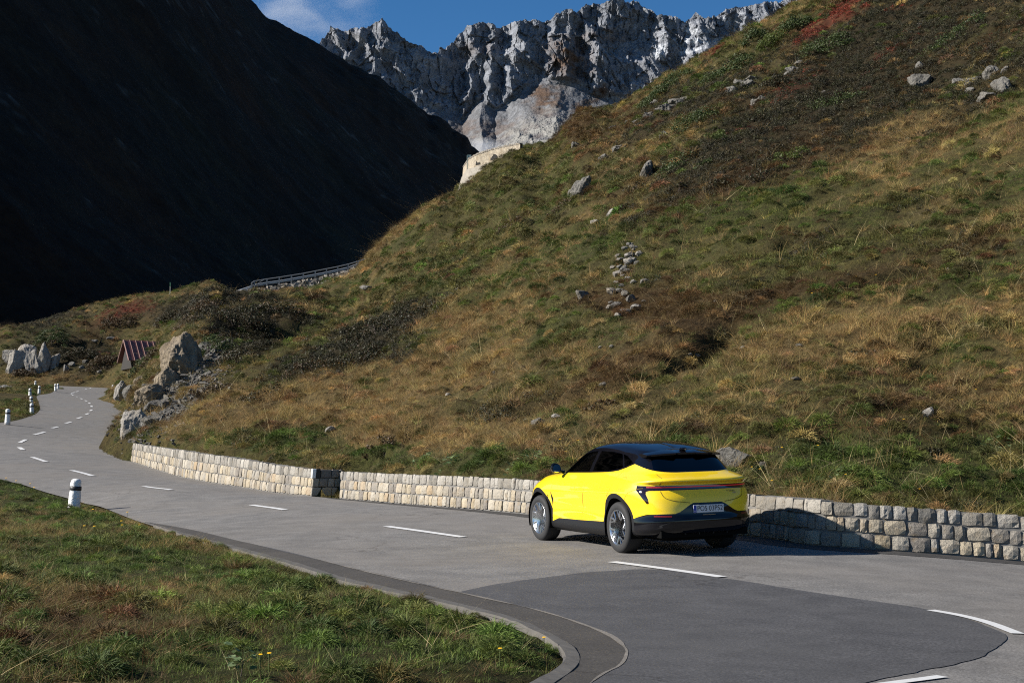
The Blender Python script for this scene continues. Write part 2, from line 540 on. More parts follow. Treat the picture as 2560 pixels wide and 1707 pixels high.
def ground_at(x, y):
    """height of the finished terrain mesh (bilinear)"""
    x = np.asarray(x, float); y = np.asarray(y, float)
    i = np.clip(np.searchsorted(gx, x) - 1, 0, len(gx) - 2); j = np.clip(np.searchsorted(gy, y) - 1, 0, len(gy) - 2)
    u = np.clip((x - gx[i]) / (gx[i + 1] - gx[i]), 0, 1); v = np.clip((y - gy[j]) / (gy[j + 1] - gy[j]), 0, 1)
    return (GZ[j, i] * (1 - u) * (1 - v) + GZ[j, i + 1] * u * (1 - v) + GZ[j + 1, i] * (1 - u) * v + GZ[j + 1, i + 1] * u * v)

def ground_normal(x, y, e=0.6):
    n = np.stack([(ground_at(x - e, y) - ground_at(x + e, y)) / (2 * e), (ground_at(x, y - e) - ground_at(x, y + e)) / (2 * e), np.ones_like(np.asarray(x, float))], -1)
    return n / np.linalg.norm(n, axis=-1, keepdims=True)

def on_ground(px, py, y0=6.0, y1=390.0):
    r = ray(px, py); r = r / r[1]
    Y = np.concatenate([np.linspace(y0, 120, 1400), np.linspace(120.2, y1, 900)])
    g = r[2] * Y + EYE - ground_at(r[0] * Y, Y)
    s = np.where((g[:-1] > 0) & (g[1:] <= 0))[0]
    if len(s) == 0: return None
    k = s[0]; t = g[k] / (g[k] - g[k + 1]); y = Y[k] + t * (Y[k + 1] - Y[k])
    return r * y + np.array([0, 0, EYE])

# ------------------------------------------------------------------ plant cover: which plants grow where
# kinds: 0 short green, 1 olive meadow, 2 straw, 3 brown matted, 4 dark heath, 5 red bilberry, 6 bare soil/scree
PAL = np.array([(0.054, 0.076, 0.015), (0.080, 0.080, 0.024), (0.205, 0.145, 0.060), (0.086, 0.053, 0.023), (0.022, 0.020, 0.008), (0.115, 0.024, 0.012), (0.066, 0.058, 0.048)])
blobs = [  # px, py, rx, ry, tilt(deg), kind, weight   (patches seen on the slope)
    (950, 830, 110, 38, -15, 4, 2.2), (850, 900, 160, 45, -12, 4, 2.2), (600, 830, 70, 55, 0, 4, 1.8), (560, 760, 110, 35, -5, 4, 1.6), (700, 790, 90, 40, 0, 4, 1.0), (1040, 790, 110, 35, -20, 4, 2.0),
    (1240, 1040, 70, 22, -5, 4, 1.2), (470, 780, 60, 30, 0, 4, 1.8), (1500, 960, 140, 25, -25, 3, 1.6), (1620, 890, 120, 25, -20, 3, 1.6), (1650, 760, 260, 30, 5, 3, 1.5), (1700, 800, 140, 25, 5, 3, 2.0), (2000, 720, 200, 25, -12, 3, 1.2),
    (700, 1030, 330, 45, 6, 2, 1.6), (1150, 1090, 200, 40, 0, 2, 1.8), (900, 960, 200, 40, -8, 2, 1.2), (1150, 900, 230, 60, -30, 2, 1.0), (1200, 760, 240, 60, -28, 2, .7), (500, 1080, 120, 30, 10, 2, 1.2), (1050, 520, 160, 18, -38, 2, 2.0), (960, 600, 80, 16, -42, 2, 1.6), (880, 690, 90, 14, -25, 2, 1.2),
    (1250, 720, 130, 35, -20, 0, 1.2), (800, 700, 120, 18, 0, 0, 1.4), (1900, 480, 260, 30, -22, 0, 1.0), (2250, 330, 200, 40, -25, 2, 1.1), (2350, 250, 160, 22, -20, 0, .6), (1700, 560, 350, 50, -12, 0, .8), (1600, 660, 250, 35, -6, 1, 1.0), (2100, 640, 300, 40, -12, 1, .9), (2150, 850, 300, 90, -12, 2, .9), (2000, 950, 300, 60, -5, 1, .8), (2300, 1000, 250, 90, 0, 3, .9), (2250, 1180, 350, 40, 6, 0, 1.1), (1300, 1160, 120, 30, 3, 0, 1.2), (1000, 1140, 200, 25, 5, 0, 1.1), (620, 1110, 160, 20, 9, 0, 1.2),
    (1250, 420, 150, 60, -25, 1, 1.0), (1180, 560, 120, 60, -40, 1, .8),
    (2050, 250, 420, 130, -32, 4, 1.6), (2350, 150, 340, 150, -25, 4, 2.2), (1900, 330, 250, 60, -32, 4, 1.2), (1700, 250, 220, 45, -28, 4, 1.2), (1500, 330, 140, 40, -25, 3, 1.2), (1420, 300, 60, 30, -35, 3, 2.0), (1900, 420, 300, 50, -28, 3, 1.2), (2200, 60, 200, 50, -30, 4, 1.2),
    (2150, 230, 560, 150, -28, 3, 1.1), (2000, 330, 420, 80, -28, 4, .6), (2120, 20, 70, 16, -35, 5, 3.0), (2030, 80, 55, 16, -35, 5, 3.0), (2250, 110, 70, 14, -35, 5, 3.0), (2200, 160, 60, 12, -35, 5, 2.2), (1960, 230, 110, 14, -32, 5, 3.0), (1850, 330, 50, 12, -30, 5, 1.8), (1780, 115, 40, 16, -35, 5, 2.4), (2260, 20, 50, 14, -35, 5, 2.0), (2480, 110, 60, 14, -20, 5, 1.5), (2380, 330, 60, 20, -20, 3, 1.2), (1640, 170, 60, 14, -35, 5, 1.6),
    (2480, 80, 130, 16, -22, 0, 1.6), (2300, 70, 70, 16, -28, 0, 1.8),
    (330, 770, 60, 18, -8, 5, 1.8), (270, 800, 40, 14, -10, 5, 2.0), (250, 880, 12, 10, 0, 5, 2.5), (130, 790, 90, 40, -15, 4, 1.6), (170, 890, 110, 50, 0, 4, 2.0), (60, 900, 50, 40, 0, 4, 1.2), (120, 945, 130, 10, 0, 2, 2.2), (400, 775, 60, 22, 0, 4, 1.2), (250, 830, 60, 25, 0, 3, 1.2),
    (480, 930, 90, 60, -50, 6, 2.4), (420, 1000, 60, 40, -50, 6, 2.2), (560, 880, 30, 30, 0, 6, 1.0), (950, 640, 70, 30, -45, 6, .8),
    # verge below the road
    (100, 1240, 160, 40, 15, 0, 1.6), (520, 1430, 200, 35, 10, 0, 1.2), (150, 1420, 220, 60, 10, 0, .8), (150, 1560, 260, 70, 0, 3, .7), (420, 1500, 240, 40, 0, 2, .45), (500, 1600, 700, 150, 0, 0, .55), (200, 1350, 300, 60, 15, 0, .5), (700, 1520, 200, 60, 0, 1, .7), (900, 1560, 250, 60, 12, 0, .9), (1250, 1640, 160, 70, 10, 0, 1.8), (700, 1660, 400, 50, 0, 0, .9), (330, 1300, 150, 20, 18, 2, .5),
]
def cover(x, y, z):
    px, py = to_px(np.stack([x, y, z], -1))
    w = np.zeros(x.shape + (7,))
    n1 = fbm(x / 7, y / 7, seed=41, octaves=3); n2 = fbm(x / 2.6, y / 2.6, seed=43, octaves=3); n3 = fbm(x / 4, y / 4, seed=47, octaves=3); n4 = fbm(x / 1.1, y / 1.1, seed=49, octaves=2)
    w[..., 1] = 0.85
    w[..., 0] = 0.62 + 1.2 * n2 + .4 * n4
    w[..., 2] = 0.55 + 1.1 * n3 - .4 * n4
    w[..., 3] = 0.35 + 0.9 * n1 + .5 * n4
    w[..., 4] = 0.10 + 0.7 * n1 - 0.6 * n2
    w[..., 6] = -0.25 + 0.8 * n2 - .4 * n3
    jx = px + 34 * n3 + 16 * n4; jy = py + 14 * n2 + 9 * n4
    for bx, by, rx, ry, a, k, s in blobs:
        ca, sa = math.cos(math.radians(a)), math.sin(math.radians(a))
        dx, dy = jx - bx, jy - by
        u = (dx * ca + dy * sa) / rx; v = (-dx * sa + dy * ca) / ry
        w[..., k] += 1.15 * s * np.exp(-(u * u + v * v) ** 2 * 0.7)
    w = np.clip(w, 0.02, None) ** 2.9
    return w / w.sum(-1, keepdims=True)

# ------------------------------------------------------------------ terrain material
tw = cover(GX, GY, GZ)
tcol = tw @ PAL
ca = terrain_mesh.color_attributes.new("cover", 'FLOAT_COLOR', 'POINT')
ca.data.foreach_set("color", np.concatenate([tcol.reshape(-1, 3), np.ones((tcol.size // 3, 1))], 1).astype(np.float32).ravel())

def meadow_mat():
    m, nt, b = new_mat("meadow_soil")
    at_ = N(nt, "ShaderNodeAttribute", attribute_name="cover")
    tc = N(nt, "ShaderNodeTexCoord")
    n1 = noise(nt, 2.2, 8, 0.68, tc.outputs["Object"])
    n2 = noise(nt, 9.0, 6, 0.7, tc.outputs["Object"])
    r1 = ramp(nt, [(0.30, (0.45, 0.40, 0.36)), (0.50, (0.95, 0.95, 0.95)), (0.72, (1.5, 1.35, 1.1))])
    nt.links.new(n1.outputs[0], r1.inputs[0])
    c = mixc(nt, 1.0, at_.outputs["Color"], r1.outputs[0], 'MULTIPLY')
    r2 = ramp(nt, [(0.35, (0.5, 0.5, 0.5)), (0.65, (1.25, 1.25, 1.2))])
    nt.links.new(n2.outputs[0], r2.inputs[0])
    c = mixc(nt, 0.8, c, r2.outputs[0], 'MULTIPLY')
    c = mixc(nt, 0.55, c, (0.030, 0.022, 0.013))        # soil colour darkened to deepen the shadow gaps between tufts
    nt.links.new(c, b.inputs["Base Color"])
    b.inputs["Roughness"].default_value = 0.95
    b.inputs["Specular IOR Level"].default_value = 0.1
    s = math_n(nt, 'ADD', n1.outputs[0], n2.outputs[0])
    bump(nt, s, 0.8, 0.15, b)
    return m
M_MEADOW = meadow_mat()
terrain = obj("terrain", terrain_mesh, M_MEADOW)
tag(terrain, kind="structure")

# a wide valley floor so that the ground goes on to the horizon
def valley():
    xs = np.linspace(-4000, 4000, 90); ys = np.linspace(-1500, 9000, 110)
    A, B = np.meshgrid(xs, ys)
    Z = -62 + 25 * fbm(A / 400, B / 400, seed=60, octaves=3) - 40 * np.clip((0 - B) / 600, 0, 1)
    Z = Z + 0.02 * np.clip(B - 900, 0, 1e9)
    return grid_mesh("valley_floor", np.stack([A, B, Z], -1))
M_VALLEY = simple("valley_grass", (0.07, 0.062, 0.03), 0.95, spec=0.1, var=0.35, scale=0.02)
tag(obj("valley_floor", valley(), M_VALLEY), kind="structure")

# ------------------------------------------------------------------ road
def asphalt(name, base, warm, sc=1.0, stains=True):
    m, nt, b = new_mat(name)
    tc = N(nt, "ShaderNodeTexCoord")
    v = tc.outputs["Object"]
    grain = noise(nt, 38 * sc, 4, 0.75, v)
    mid = noise(nt, 1.6, 6, 0.62, v)
    big = noise(nt, 0.22, 5, 0.6, v)
    r = ramp(nt, [(0.30, [k * 0.45 for k in base]), (0.5, base), (0.72, [k * 1.75 for k in base])])
    nt.links.new(grain.outputs[0], r.inputs[0])
    c = r.outputs[0]
    rb = ramp(nt, [(0.40, (0, 0, 0)), (0.66, (1, 1, 1))])
    nt.links.new(big.outputs[0], rb.inputs[0])
    rm = ramp(nt, [(0.35, (0.80, 0.80, 0.80)), (0.65, (1.16, 1.15, 1.13))])
    nt.links.new(mid.outputs[0], rm.inputs[0])
    c = mixc(nt, 1.0, c, rm.outputs[0], 'MULTIPLY')
    f = math_n(nt, 'MULTIPLY', rb.outputs[0], 0.55)
    c = mixc(nt, f, c, warm)
    if stains:
        st = noise(nt, 0.9, 7, 0.7, v, dist=1.2)
        rs = ramp(nt, [(0.62, (1, 1, 1)), (0.75, (0.72, 0.70, 0.68))])
        nt.links.new(st.outputs[0], rs.inputs[0])
        c = mixc(nt, 1.0, c, rs.outputs[0], 'MULTIPLY')
    vo = N(nt, "ShaderNodeTexVoronoi", feature='DISTANCE_TO_EDGE'); vo.inputs["Scale"].default_value = 0.35
    dn = noise(nt, 1.5, 4, .6, v)
    va = N(nt, "ShaderNodeVectorMath", operation='ADD'); nt.links.new(v, va.inputs[0])
    vs_ = N(nt, "ShaderNodeVectorMath", operation='SCALE'); nt.links.new(dn.outputs["Color"], vs_.inputs[0]); vs_.inputs["Scale"].default_value = 0.8
    nt.links.new(vs_.outputs[0], va.inputs[1]); nt.links.new(va.outputs[0], vo.inputs["Vector"])
    rc = ramp(nt, [(0.0, (0.45, 0.43, 0.42)), (0.004, (0.6, 0.58, 0.57)), (0.008, (1, 1, 1))])
    nt.links.new(vo.outputs["Distance"], rc.inputs[0])
    cm = noise(nt, 0.15, 2, .5, v); rcm = ramp(nt, [(0.50, (0, 0, 0)), (0.60, (1, 1, 1))]); nt.links.new(cm.outputs[0], rcm.inputs[0])
    cf = math_n(nt, 'MULTIPLY', rcm.outputs[0], 0.8)
    c = mixc(nt, cf, c, mixc(nt, 1.0, c, rc.outputs[0], 'MULTIPLY'))
    nt.links.new(c, b.inputs["Base Color"])
    b.inputs["Roughness"].default_value = 0.85
    b.inputs["Specular IOR Level"].default_value = 0.25
    bump(nt, grain.outputs[0], 0.5, 0.006, b)
    return m
M_ROAD = asphalt("old_asphalt", (0.150, 0.145, 0.140), (0.174, 0.157, 0.138))
M_PATCH = asphalt("new_asphalt", (0.066, 0.066, 0.070), (0.076, 0.075, 0.075), stains=False)
M_GUTTER = asphalt("gutter_asphalt", (0.052, 0.049, 0.046), (0.080, 0.071, 0.061))
M_APRON = asphalt("apron_asphalt", (0.042, 0.041, 0.041), (0.052, 0.049, 0.046))
M_KERB = simple("kerb_concrete", (0.105, 0.100, 0.093), 0.9, spec=0.2, var=0.4, scale=5)
M_PAINT = simple("road_paint", (0.60, 0.60, 0.59), 0.6, var=0.12, scale=14)

def sheet(name, poly, lift, step, mat, parent=None, fine=None):
    """flat area (polygon in x,y) draped on the road surface"""
    poly = np.asarray(poly, float)
    bm = bmesh.new()
    vs = [bm.verts.new((p[0], p[1], 0)) for p in poly]
    f = bm.faces.new(vs)
    x0, y0 = poly.min(0); x1, y1 = poly.max(0)
    def cut(co, no):
        bmesh.ops.bisect_plane(bm, geom=bm.verts[:] + bm.edges[:] + bm.faces[:], plane_co=co, plane_no=no, dist=1e-5)
    xs_ = np.arange(x0 + step, x1, step); ys_ = np.arange(y0 + step, y1, step)
    if fine:
        xs_ = np.unique(np.concatenate([xs_[(xs_ < -30)], np.arange(-30, x1, fine)])); ys_ = np.unique(np.concatenate([np.arange(y0 + fine, 72, fine), ys_[ys_ > 72]]))
    for y in ys_: cut((0, y, 0), (0, 1, 0))
    for x in xs_: cut((x, 0, 0), (1, 0, 0))
    bmesh.ops.triangulate(bm, faces=[f for f in bm.faces if len(f.verts) > 4])
    V = np.array([v.co[:2] for v in bm.verts])
    Z = road_z(V[:, 0], V[:, 1]) + lift
    for v, z in zip(bm.verts, Z): v.co.z = z
    bmesh.ops.recalc_face_normals(bm, faces=bm.faces[:])
    if sum(f.normal.z for f in bm.faces) < 0: bmesh.ops.reverse_faces(bm, faces=bm.faces[:])
    return bm_obj(name, bm, mat, parent, smooth=True)

# the carriageway: one ribbon from edge to edge
def ribbon(name, A, B, n_across, lift, mat, parent=None):
    t = np.linspace(0, 1, n_across)[None, :, None]
    V2 = A[:, None, :] * (1 - t) + B[:, None, :] * t
    Z = road_z(V2[..., 0], V2[..., 1]) + lift
    me = grid_mesh(name, np.concatenate([V2, Z[..., None]], -1)[:, ::-1])
    return obj(name, me, mat, parent)

road = sheet("road", np.vstack([LEFT_C[::2], RIGHT_C[::-2], [[22, 15], [22, 2.2], [-8, 2.2]]]), 0.0, 1.5, M_ROAD, fine=0.5)
tag(road, kind="structure")

kerb_in = [on_road(*p)[:2] for p in [(1150, 1790), (1260, 1742), (1337, 1705), (1395, 1672), (1414, 1648), (1400, 1622), (1350, 1588), (1265, 1550), (1149, 1521), (1005, 1488), (860, 1456), (727, 1413), (574, 1371), (474, 1344), (383, 1314)]]
kerb_out = [on_road(*p)[:2] for p in [(1200, 1800), (1330, 1742), (1409, 1692), (1440, 1668), (1449, 1644), (1431, 1618), (1372, 1583), (1285, 1546), (1155, 1511), (1005, 1477), (860, 1444), (730, 1404), (580, 1364), (480, 1338), (388, 1311)]]
gut_out = [on_road(*p)[:2] for p in [(1280, 1830), (1420, 1752), (1500, 1690), (1548, 1665), (1565, 1640), (1561, 1618), (1510, 1582), (1366, 1532), (1200, 1493), (1040, 1458), (860, 1416), (740, 1384), (590, 1350), (470, 1322), (360, 1304)]]
ki, ko, go = [spline(np.array([(1.5 * p[0][0] - .5 * p[1][0], 1.5 * p[0][1] - .5 * p[1][1])] + p), n=160) for p in (kerb_in, kerb_out, gut_out)]
gt = tag(ribbon("gutter", ko, go, 7, 0.004, M_GUTTER), kind="structure")
def dust_line():
    P = go[10:90]
    tn = np.gradient(P, axis=0); tn /= np.linalg.norm(tn, axis=1)[:, None]
    nl = np.stack([tn[:, 1], -tn[:, 0]], 1)
    w = (0.035 + 0.04 * fbm(P[:, 0] * 2, P[:, 1] * 2, seed=205, octaves=3)) * np.sin(np.linspace(0, math.pi, len(P))) ** .6
    return ribbon("grit_line", P - nl * w[:, None] * .6, P + nl * w[:, None] * .6, 3, 0.0095, M_GRIT)
M_GRIT = asphalt("road_grit", (0.16, 0.148, 0.132), (0.20, 0.18, 0.155), stains=False)
tag(dust_line(), kind="structure")
def kerb_mesh():
    off = 0.022
    n = len(ki)
    rows = []
    for base, lift in ((ki, -0.05), (ki, off), (ko, off - 0.010), (ko, -0.02)):
        z = road_z(base[:, 0], base[:, 1]) + lift + (0.008 * vnoise(base[:, 0] * 4, base[:, 1] * 4, seed=77) if lift > 0 else 0)
        rows.append(np.concatenate([base, z[:, None]], 1))
    return grid_mesh("kerb", np.stack(rows, 1)[:, ::-1], smooth=False)
tag(obj("kerb", kerb_mesh(), M_KERB), kind="structure")

patch_px = [(1149, 1480), (1243, 1460), (1438, 1434), (1530, 1427), (1619, 1423), (1700, 1429), (1814, 1445), (1987, 1474), (2150, 1498), (2306, 1521), (2400, 1543), (2479, 1571), (2515, 1590), (2501, 1611), (2421, 1651), (2233, 1691), (2161, 1707), (1950, 1765), (1650, 1830), (1400, 1850)]
_pe = spline([on_road(*p)[:2] for p in patch_px], step=0.07)
_pe = _pe + 0.035 * np.stack([fbm(_pe[:, 0] * 3, _pe[:, 1] * 3, seed=201, octaves=3), fbm(_pe[:, 0] * 3, _pe[:, 1] * 3, seed=202, octaves=3)], 1)
patch_poly = list(_pe) + [np.array(p) for p in go[2:112:3]]
tag(sheet("asphalt_patch", patch_poly, 0.006, 0.5, M_PATCH), kind="structure")
# drainage apron along the foot of the wall
def wall_apron():
    P = np.array([p for p in RIGHT_C if p[1] < 41.0 and p[1] > 20.0])
    tn = np.gradient(P, axis=0); tn /= np.linalg.norm(tn, axis=1)[:, None]
    nl = np.stack([-tn[:, 1], tn[:, 0]], 1)
    w = np.clip(0.62 - 0.022 * (P[:, 1] - 23), 0.16, 0.62) + 0.04 * vnoise(P[:, 0] * 2, P[:, 1] * 2, seed=8)
    return ribbon("drain_strip", P, P + nl * w[:, None], 4, 0.005, M_APRON)
tag(wall_apron(), kind="structure")

# centre line
dash_px = [((2327, 1525), (2551, 1580)), ((1530, 1405), (1805, 1443)), ((966, 1316), (1158, 1343)), ((601, 1258), (747, 1280)), ((345, 1213), (445, 1229)), ((175, 1175), (237, 1192)), ((80, 1143), (116, 1155)), ((45, 1117), (60, 1127)),
           ((49, 1107), (65, 1099)), ((85, 1087), (112, 1080)), ((127, 1071.5), (148, 1066)), ((162, 1059), (180, 1054)), ((191, 1047), (206, 1042.5)), ((213, 1037), (223, 1033)), ((224, 1028), (231, 1023.5)), ((230, 1018), (228, 1013.5)),
           ((226, 1010), (221, 1006)), ((218, 1003.5), (212, 1000.5)), ((207, 998.5), (200, 995.5)), ((196, 993.5), (189, 990.5)), ((184, 988.8), (180, 986.6)), ((178, 985), (180, 982.8)), ((182, 982.2), (187, 980.6)), ((190, 979.6), (197, 977.8)), ((201, 976.8), (207, 975.2)), ((211, 974), (218, 972.2)), ((223, 971.4), (229, 969.6))]
cl_nodes = []
for a, b_ in dash_px[1:]:
    cl_nodes += [on_road(*b_)[:2], on_road(*a)[:2]] if b_[1] > a[1] else [on_road(*a)[:2], on_road(*b_)[:2]]
def dash(a, b, w=0.13, lift=0.011, curve=None):
    a, b = np.array(a), np.array(b)
    n = 8
    P = np.linspace(a, b, n)
    if curve is not None: P = spline(curve, n=24)
    tn = np.gradient(P, axis=0); tn /= np.linalg.norm(tn, axis=1)[:, None]
    nl = np.stack([-tn[:, 1], tn[:, 0]], 1) * w / 2
    L, R = P + nl, P - nl
    V = np.stack([np.concatenate([R, (road_z(R[:, 0], R[:, 1]) + lift)[:, None]], 1), np.concatenate([L, (road_z(L[:, 0], L[:, 1]) + lift)[:, None]], 1)], 1)
    return grid_mesh("centre_line_dash", V)
for k, (a, b_) in enumerate(dash_px):
    pa, pb = on_road(*a)[:2], on_road(*b_)[:2]
    if k == 0: me = dash(pa, pb, curve=[on_road(*q)[:2] for q in ((2327, 1526), (2400, 1539), (2470, 1557), (2545, 1585))], w=0.14)
    else:
        L = np.linalg.norm(pb - pa)
        if L > 3.6:                                        # a stroke of paint is three metres long
            c = (pa + pb) / 2; u = (pb - pa) / L; pa, pb = c - u * 1.6, c + u * 1.6
        me = dash(pa, pb, w=0.17 if k < 5 else 0.21, lift=0.012 if k < 5 else 0.02)
    d_ = obj("centre_line_dash", me, M_PAINT)
    tag(d_, kind="structure")
tag(obj("edge_line", dash(on_road(2205, 1712)[:2], on_road(2356, 1692)[:2], w=0.10), M_PAINT), kind="structure")
# ------------------------------------------------------------------ shaded hillside across the valley
sky_left = [(629, 0), (675, 46), (713, 65), (782, 100), (828, 130), (885, 165), (943, 188), (989, 222), (1058, 276), (1115, 302), (1149, 333), (1176, 352), (1182, 366), (1203, 384)]
sky_Y = np.interp([p[0] for p in sky_left], [560, 800, 1000, 1203], [880, 960, 1060, 1160])
far_ctrl = [(0, 800, 262), (0, 500, 320), (0, 200, 380), (0, -100, 450), (0, -500, 600), (-500, 500, 280), (-500, 0, 340), (-500, -600, 480), (-1200, 0, 300), (-1200, -700, 400), (300, 760, 330), (300, 500, 400), (300, 200, 480), (300, -200, 610), (300, -340, 690),
            (600, 700, 430), (600, 500, 520), (600, 250, 640), (600, 60, 770), (560, -70, 850), (800, 660, 540), (800, 450, 660), (800, 250, 810), (1000, 560, 720), (1000, 400, 880), (1180, 470, 980), (1180, 600, 760), (1000, 700, 560), (800, 760, 420), (600, 800, 340), (300, 860, 260)]
far_ctrl += [(p[0], p[1], y) for p, y in zip(sky_left[::2] + [sky_left[-1]], list(sky_Y[::2]) + [sky_Y[-1]])]
far_ctrl += [(p[0], p[1] + 120, y + 320) for p, y in zip(sky_left[::3], sky_Y[::3])] + [(300, -100, 1250), (0, -200, 1250), (1240, 480, 1250), (1300, 560, 1100), (1300, 700, 800)]
far_z = TPS([at(*c) for c in far_ctrl], 0.5)
fx = np.concatenate([np.arange(-900, -300, 12.0), np.arange(-300, 70, 2.0)]); fy = np.concatenate([np.arange(284, 700, 2.0), np.arange(700, 1300, 3.0)])
FX, FY = np.meshgrid(fx, fy)
# the slope follows the line of the valley: shift each row so that it stays beside the frame
shift = np.interp(FY[:, 0], [238, 500, 1300], [-10, 0, 40])
FX = FX * np.interp(FY[:, 0], [238, 500, 900, 1300], [0.55, 0.85, 1.2, 1.4])[:, None] + shift[:, None]
FY = FY + np.where(FX < -100, (FX + 100) * 0.06, 0)      # unseen near end slanted along the sunlight so it shades the visible slope
FZ = far_z(FX, FY)
FZ = np.where(FX < -330, np.minimum(FZ, 420 + 20 * fbm(FX / 90, FY / 90, seed=69)), FZ)
FZ = FZ - 7 + 4.5 * fbm(FX / 60, FY / 60, seed=70, octaves=5) * np.clip((FY - 300) / 300, 0.2, 1) + 1.4 * fbm(FX / 9, FY / 9, FZ / 7, seed=71, octaves=4) + 2.5 * ridged(FX / 30, FY / 40, FZ / 60, seed=73, octaves=4) - 14 * np.clip((335 - FY) / 45, 0, 1)
hw = fbm(FX / 60, FY / 60, FZ / 45, seed=74, octaves=4)
hw2 = fbm(FX / 9, FY / 9, FZ / 7, seed=75, octaves=4)
hcol = np.array((0.014, 0.008, 0.004)) + np.clip(hw, 0, 1)[..., None] * np.array((0.022, 0.006, 0.001)) + np.clip(-hw, 0, 1)[..., None] * np.array((0.006, 0.007, 0.002)) + np.clip(hw2, 0, 1)[..., None] * np.array((.014, .009, .004))  # heath colours darkened to put more of the slope's shade into them
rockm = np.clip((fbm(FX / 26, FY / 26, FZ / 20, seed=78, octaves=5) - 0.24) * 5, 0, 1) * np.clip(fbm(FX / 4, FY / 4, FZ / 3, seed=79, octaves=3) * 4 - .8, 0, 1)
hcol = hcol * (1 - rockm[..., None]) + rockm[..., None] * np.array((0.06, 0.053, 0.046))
FZ = FZ + rockm * 0.5

def vcol(me, name, col):
    a = me.color_attributes.new(name, 'FLOAT_COLOR', 'POINT')
    a.data.foreach_set("color", np.concatenate([col.reshape(-1, 3), np.ones((col.size // 3, 1))], 1).astype(np.float32).ravel())

def cover_mat(name, s1, s2, lo=0.6, hi=1.4, bmp=1.0, rough=0.95):
    m, nt, b = new_mat(name)
    a = N(nt, "ShaderNodeAttribute", attribute_name="cover")
    tc = N(nt, "ShaderNodeTexCoord")
    n1 = noise(nt, s1, 8, 0.7, tc.outputs["Object"])
    r = ramp(nt, [(0.3, (lo,) * 3), (0.7, (hi,) * 3)])
    nt.links.new(n1.outputs[0], r.inputs[0])
    c = mixc(nt, 1.0, a.outputs["Color"], r.outputs[0], 'MULTIPLY')
    nt.links.new(c, b.inputs["Base Color"])
    b.inputs["Roughness"].default_value = rough
    b.inputs["Specular IOR Level"].default_value = 0.12
    bump(nt, n1.outputs[0], 0.9, bmp, b)
    return m
# settle its crest on the skyline, knobs and dips included
sl = np.array([(520, -95), (560, -70), (600, -30), (629, 0), (645, 16), (660, 38), (668, 46), (690, 52), (713, 65), (740, 80), (782, 100), (812, 120), (828, 130), (860, 148), (876, 162), (885, 165), (905, 172), (925, 186), (943, 188), (958, 198), (975, 216), (989, 222), (1005, 236), (1030, 252), (1058, 276), (1075, 288), (1095, 290), (1115, 302), (1130, 320), (1149, 333), (1166, 340), (1176, 352), (1177, 362), (1188, 371), (1203, 384), (1230, 400)], float)
bx = np.arange(520, 1231, 6.0); tgt = np.interp(bx, sl[:, 0], sl[:, 1])
for _ in range(4):
    hpx, hpy = to_px(np.stack([FX, FY, FZ], -1))
    bi = np.clip(((hpx - 517) / 6).astype(int), 0, len(bx) - 1)
    ok = (hpx > 517) & (hpx < 1236)
    mn = np.full(len(bx), 1e9); np.minimum.at(mn, bi[ok], hpy[ok])
    dl = np.where(mn < 1e8, tgt - mn, 0)
    dlt_ = np.interp(hpx, bx, dl)
    top_ = np.interp(hpx, bx, np.where(mn < 1e8, mn, 0))
    wv = np.clip(1 - (hpy - top_) / 170, 0, 1) * np.clip((hpx - 500) / 60, 0, 1)
    FZ = FZ - dlt_ / F * FY * wv
FZ[0] = FZ[1] - 70
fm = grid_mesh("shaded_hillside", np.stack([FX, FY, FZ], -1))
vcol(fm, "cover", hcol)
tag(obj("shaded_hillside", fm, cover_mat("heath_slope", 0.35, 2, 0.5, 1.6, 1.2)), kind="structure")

# ------------------------------------------------------------------ rocky mountain at the head of the valley
sk = np.array([(640, 110), (700, 140), (786, 96), (805, 60), (820, 42), (843, 44), (862, 57), (878, 46), (897, 48), (924, 38), (950, 33), (985, 61), (1015, 88), (1046, 94), (1065, 115), (1090, 122), (1096, 105), (1134, 84), (1168, 46), (1195, 40), (1249, 42), (1310, 31), (1375, 29), (1390, 15), (1415, 5), (1445, 8),
               (1470, -12), (1540, -25), (1600, -15), (1635, 3), (1651, 15), (1691, 15), (1721, 35), (1740, 22), (1751, 8), (1760, 20), (1778, 25), (1806, 10), (1835, 0), (1900, -12), (1960, -20), (2060, -40), (2160, -70)])
foot = np.array([(640, 300), (800, 290), (900, 262), (1034, 249), (1110, 268), (1161, 273), (1210, 243), (1245, 264), (1325, 207), (1402, 184), (1480, 205), (1560, 230), (1640, 226), (1700, 190), (1800, 150), (1960, 130), (2160, 110)])
depth_px = np.array([(640, -60), (786, -10), (815, -8), (838, 30), (862, 55), (876, 14), (905, 62), (928, 22), (950, 45), (985, 80), (1046, 140), (1110, 190), (1155, 215), (1166, 120), (1185, 150), (1203, 175), (1222, 110), (1245, 150), (1262, 165), (1285, 110), (1330, 150), (1365, 190), (1385, 150), (1430, 120), (1470, 180), (1500, 110), (1560, 170), (1600, 210), (1660, 150), (1720, 220), (1760, 160), (1830, 230), (1900, 180), (2160, 160)])
mpx = np.linspace(660, 2140, 860)
srow = np.concatenate([np.linspace(0, 1, 380)])
py_base = 450.0
py_top = np.interp(mpx, sk[:, 0], sk[:, 1])
py_foot = np.interp(mpx, foot[:, 0], foot[:, 1])
MPX, S = np.meshgrid(mpx, srow)
MPY = py_base + (py_top[None] - py_base) * S
warp = 34 * fbm(MPX / 110, MPY / 70, seed=80, octaves=4) + (MPY - 120) * 0.10
g = np.interp((MPX + warp * 1.0).ravel(), depth_px[:, 0], depth_px[:, 1]).reshape(MPX.shape)
pf = np.interp((MPX + warp * .5).ravel(), foot[:, 0], foot[:, 1]).reshape(MPX.shape) + 9 * fbm(MPX / 40, MPY / 40, seed=81, octaves=3)
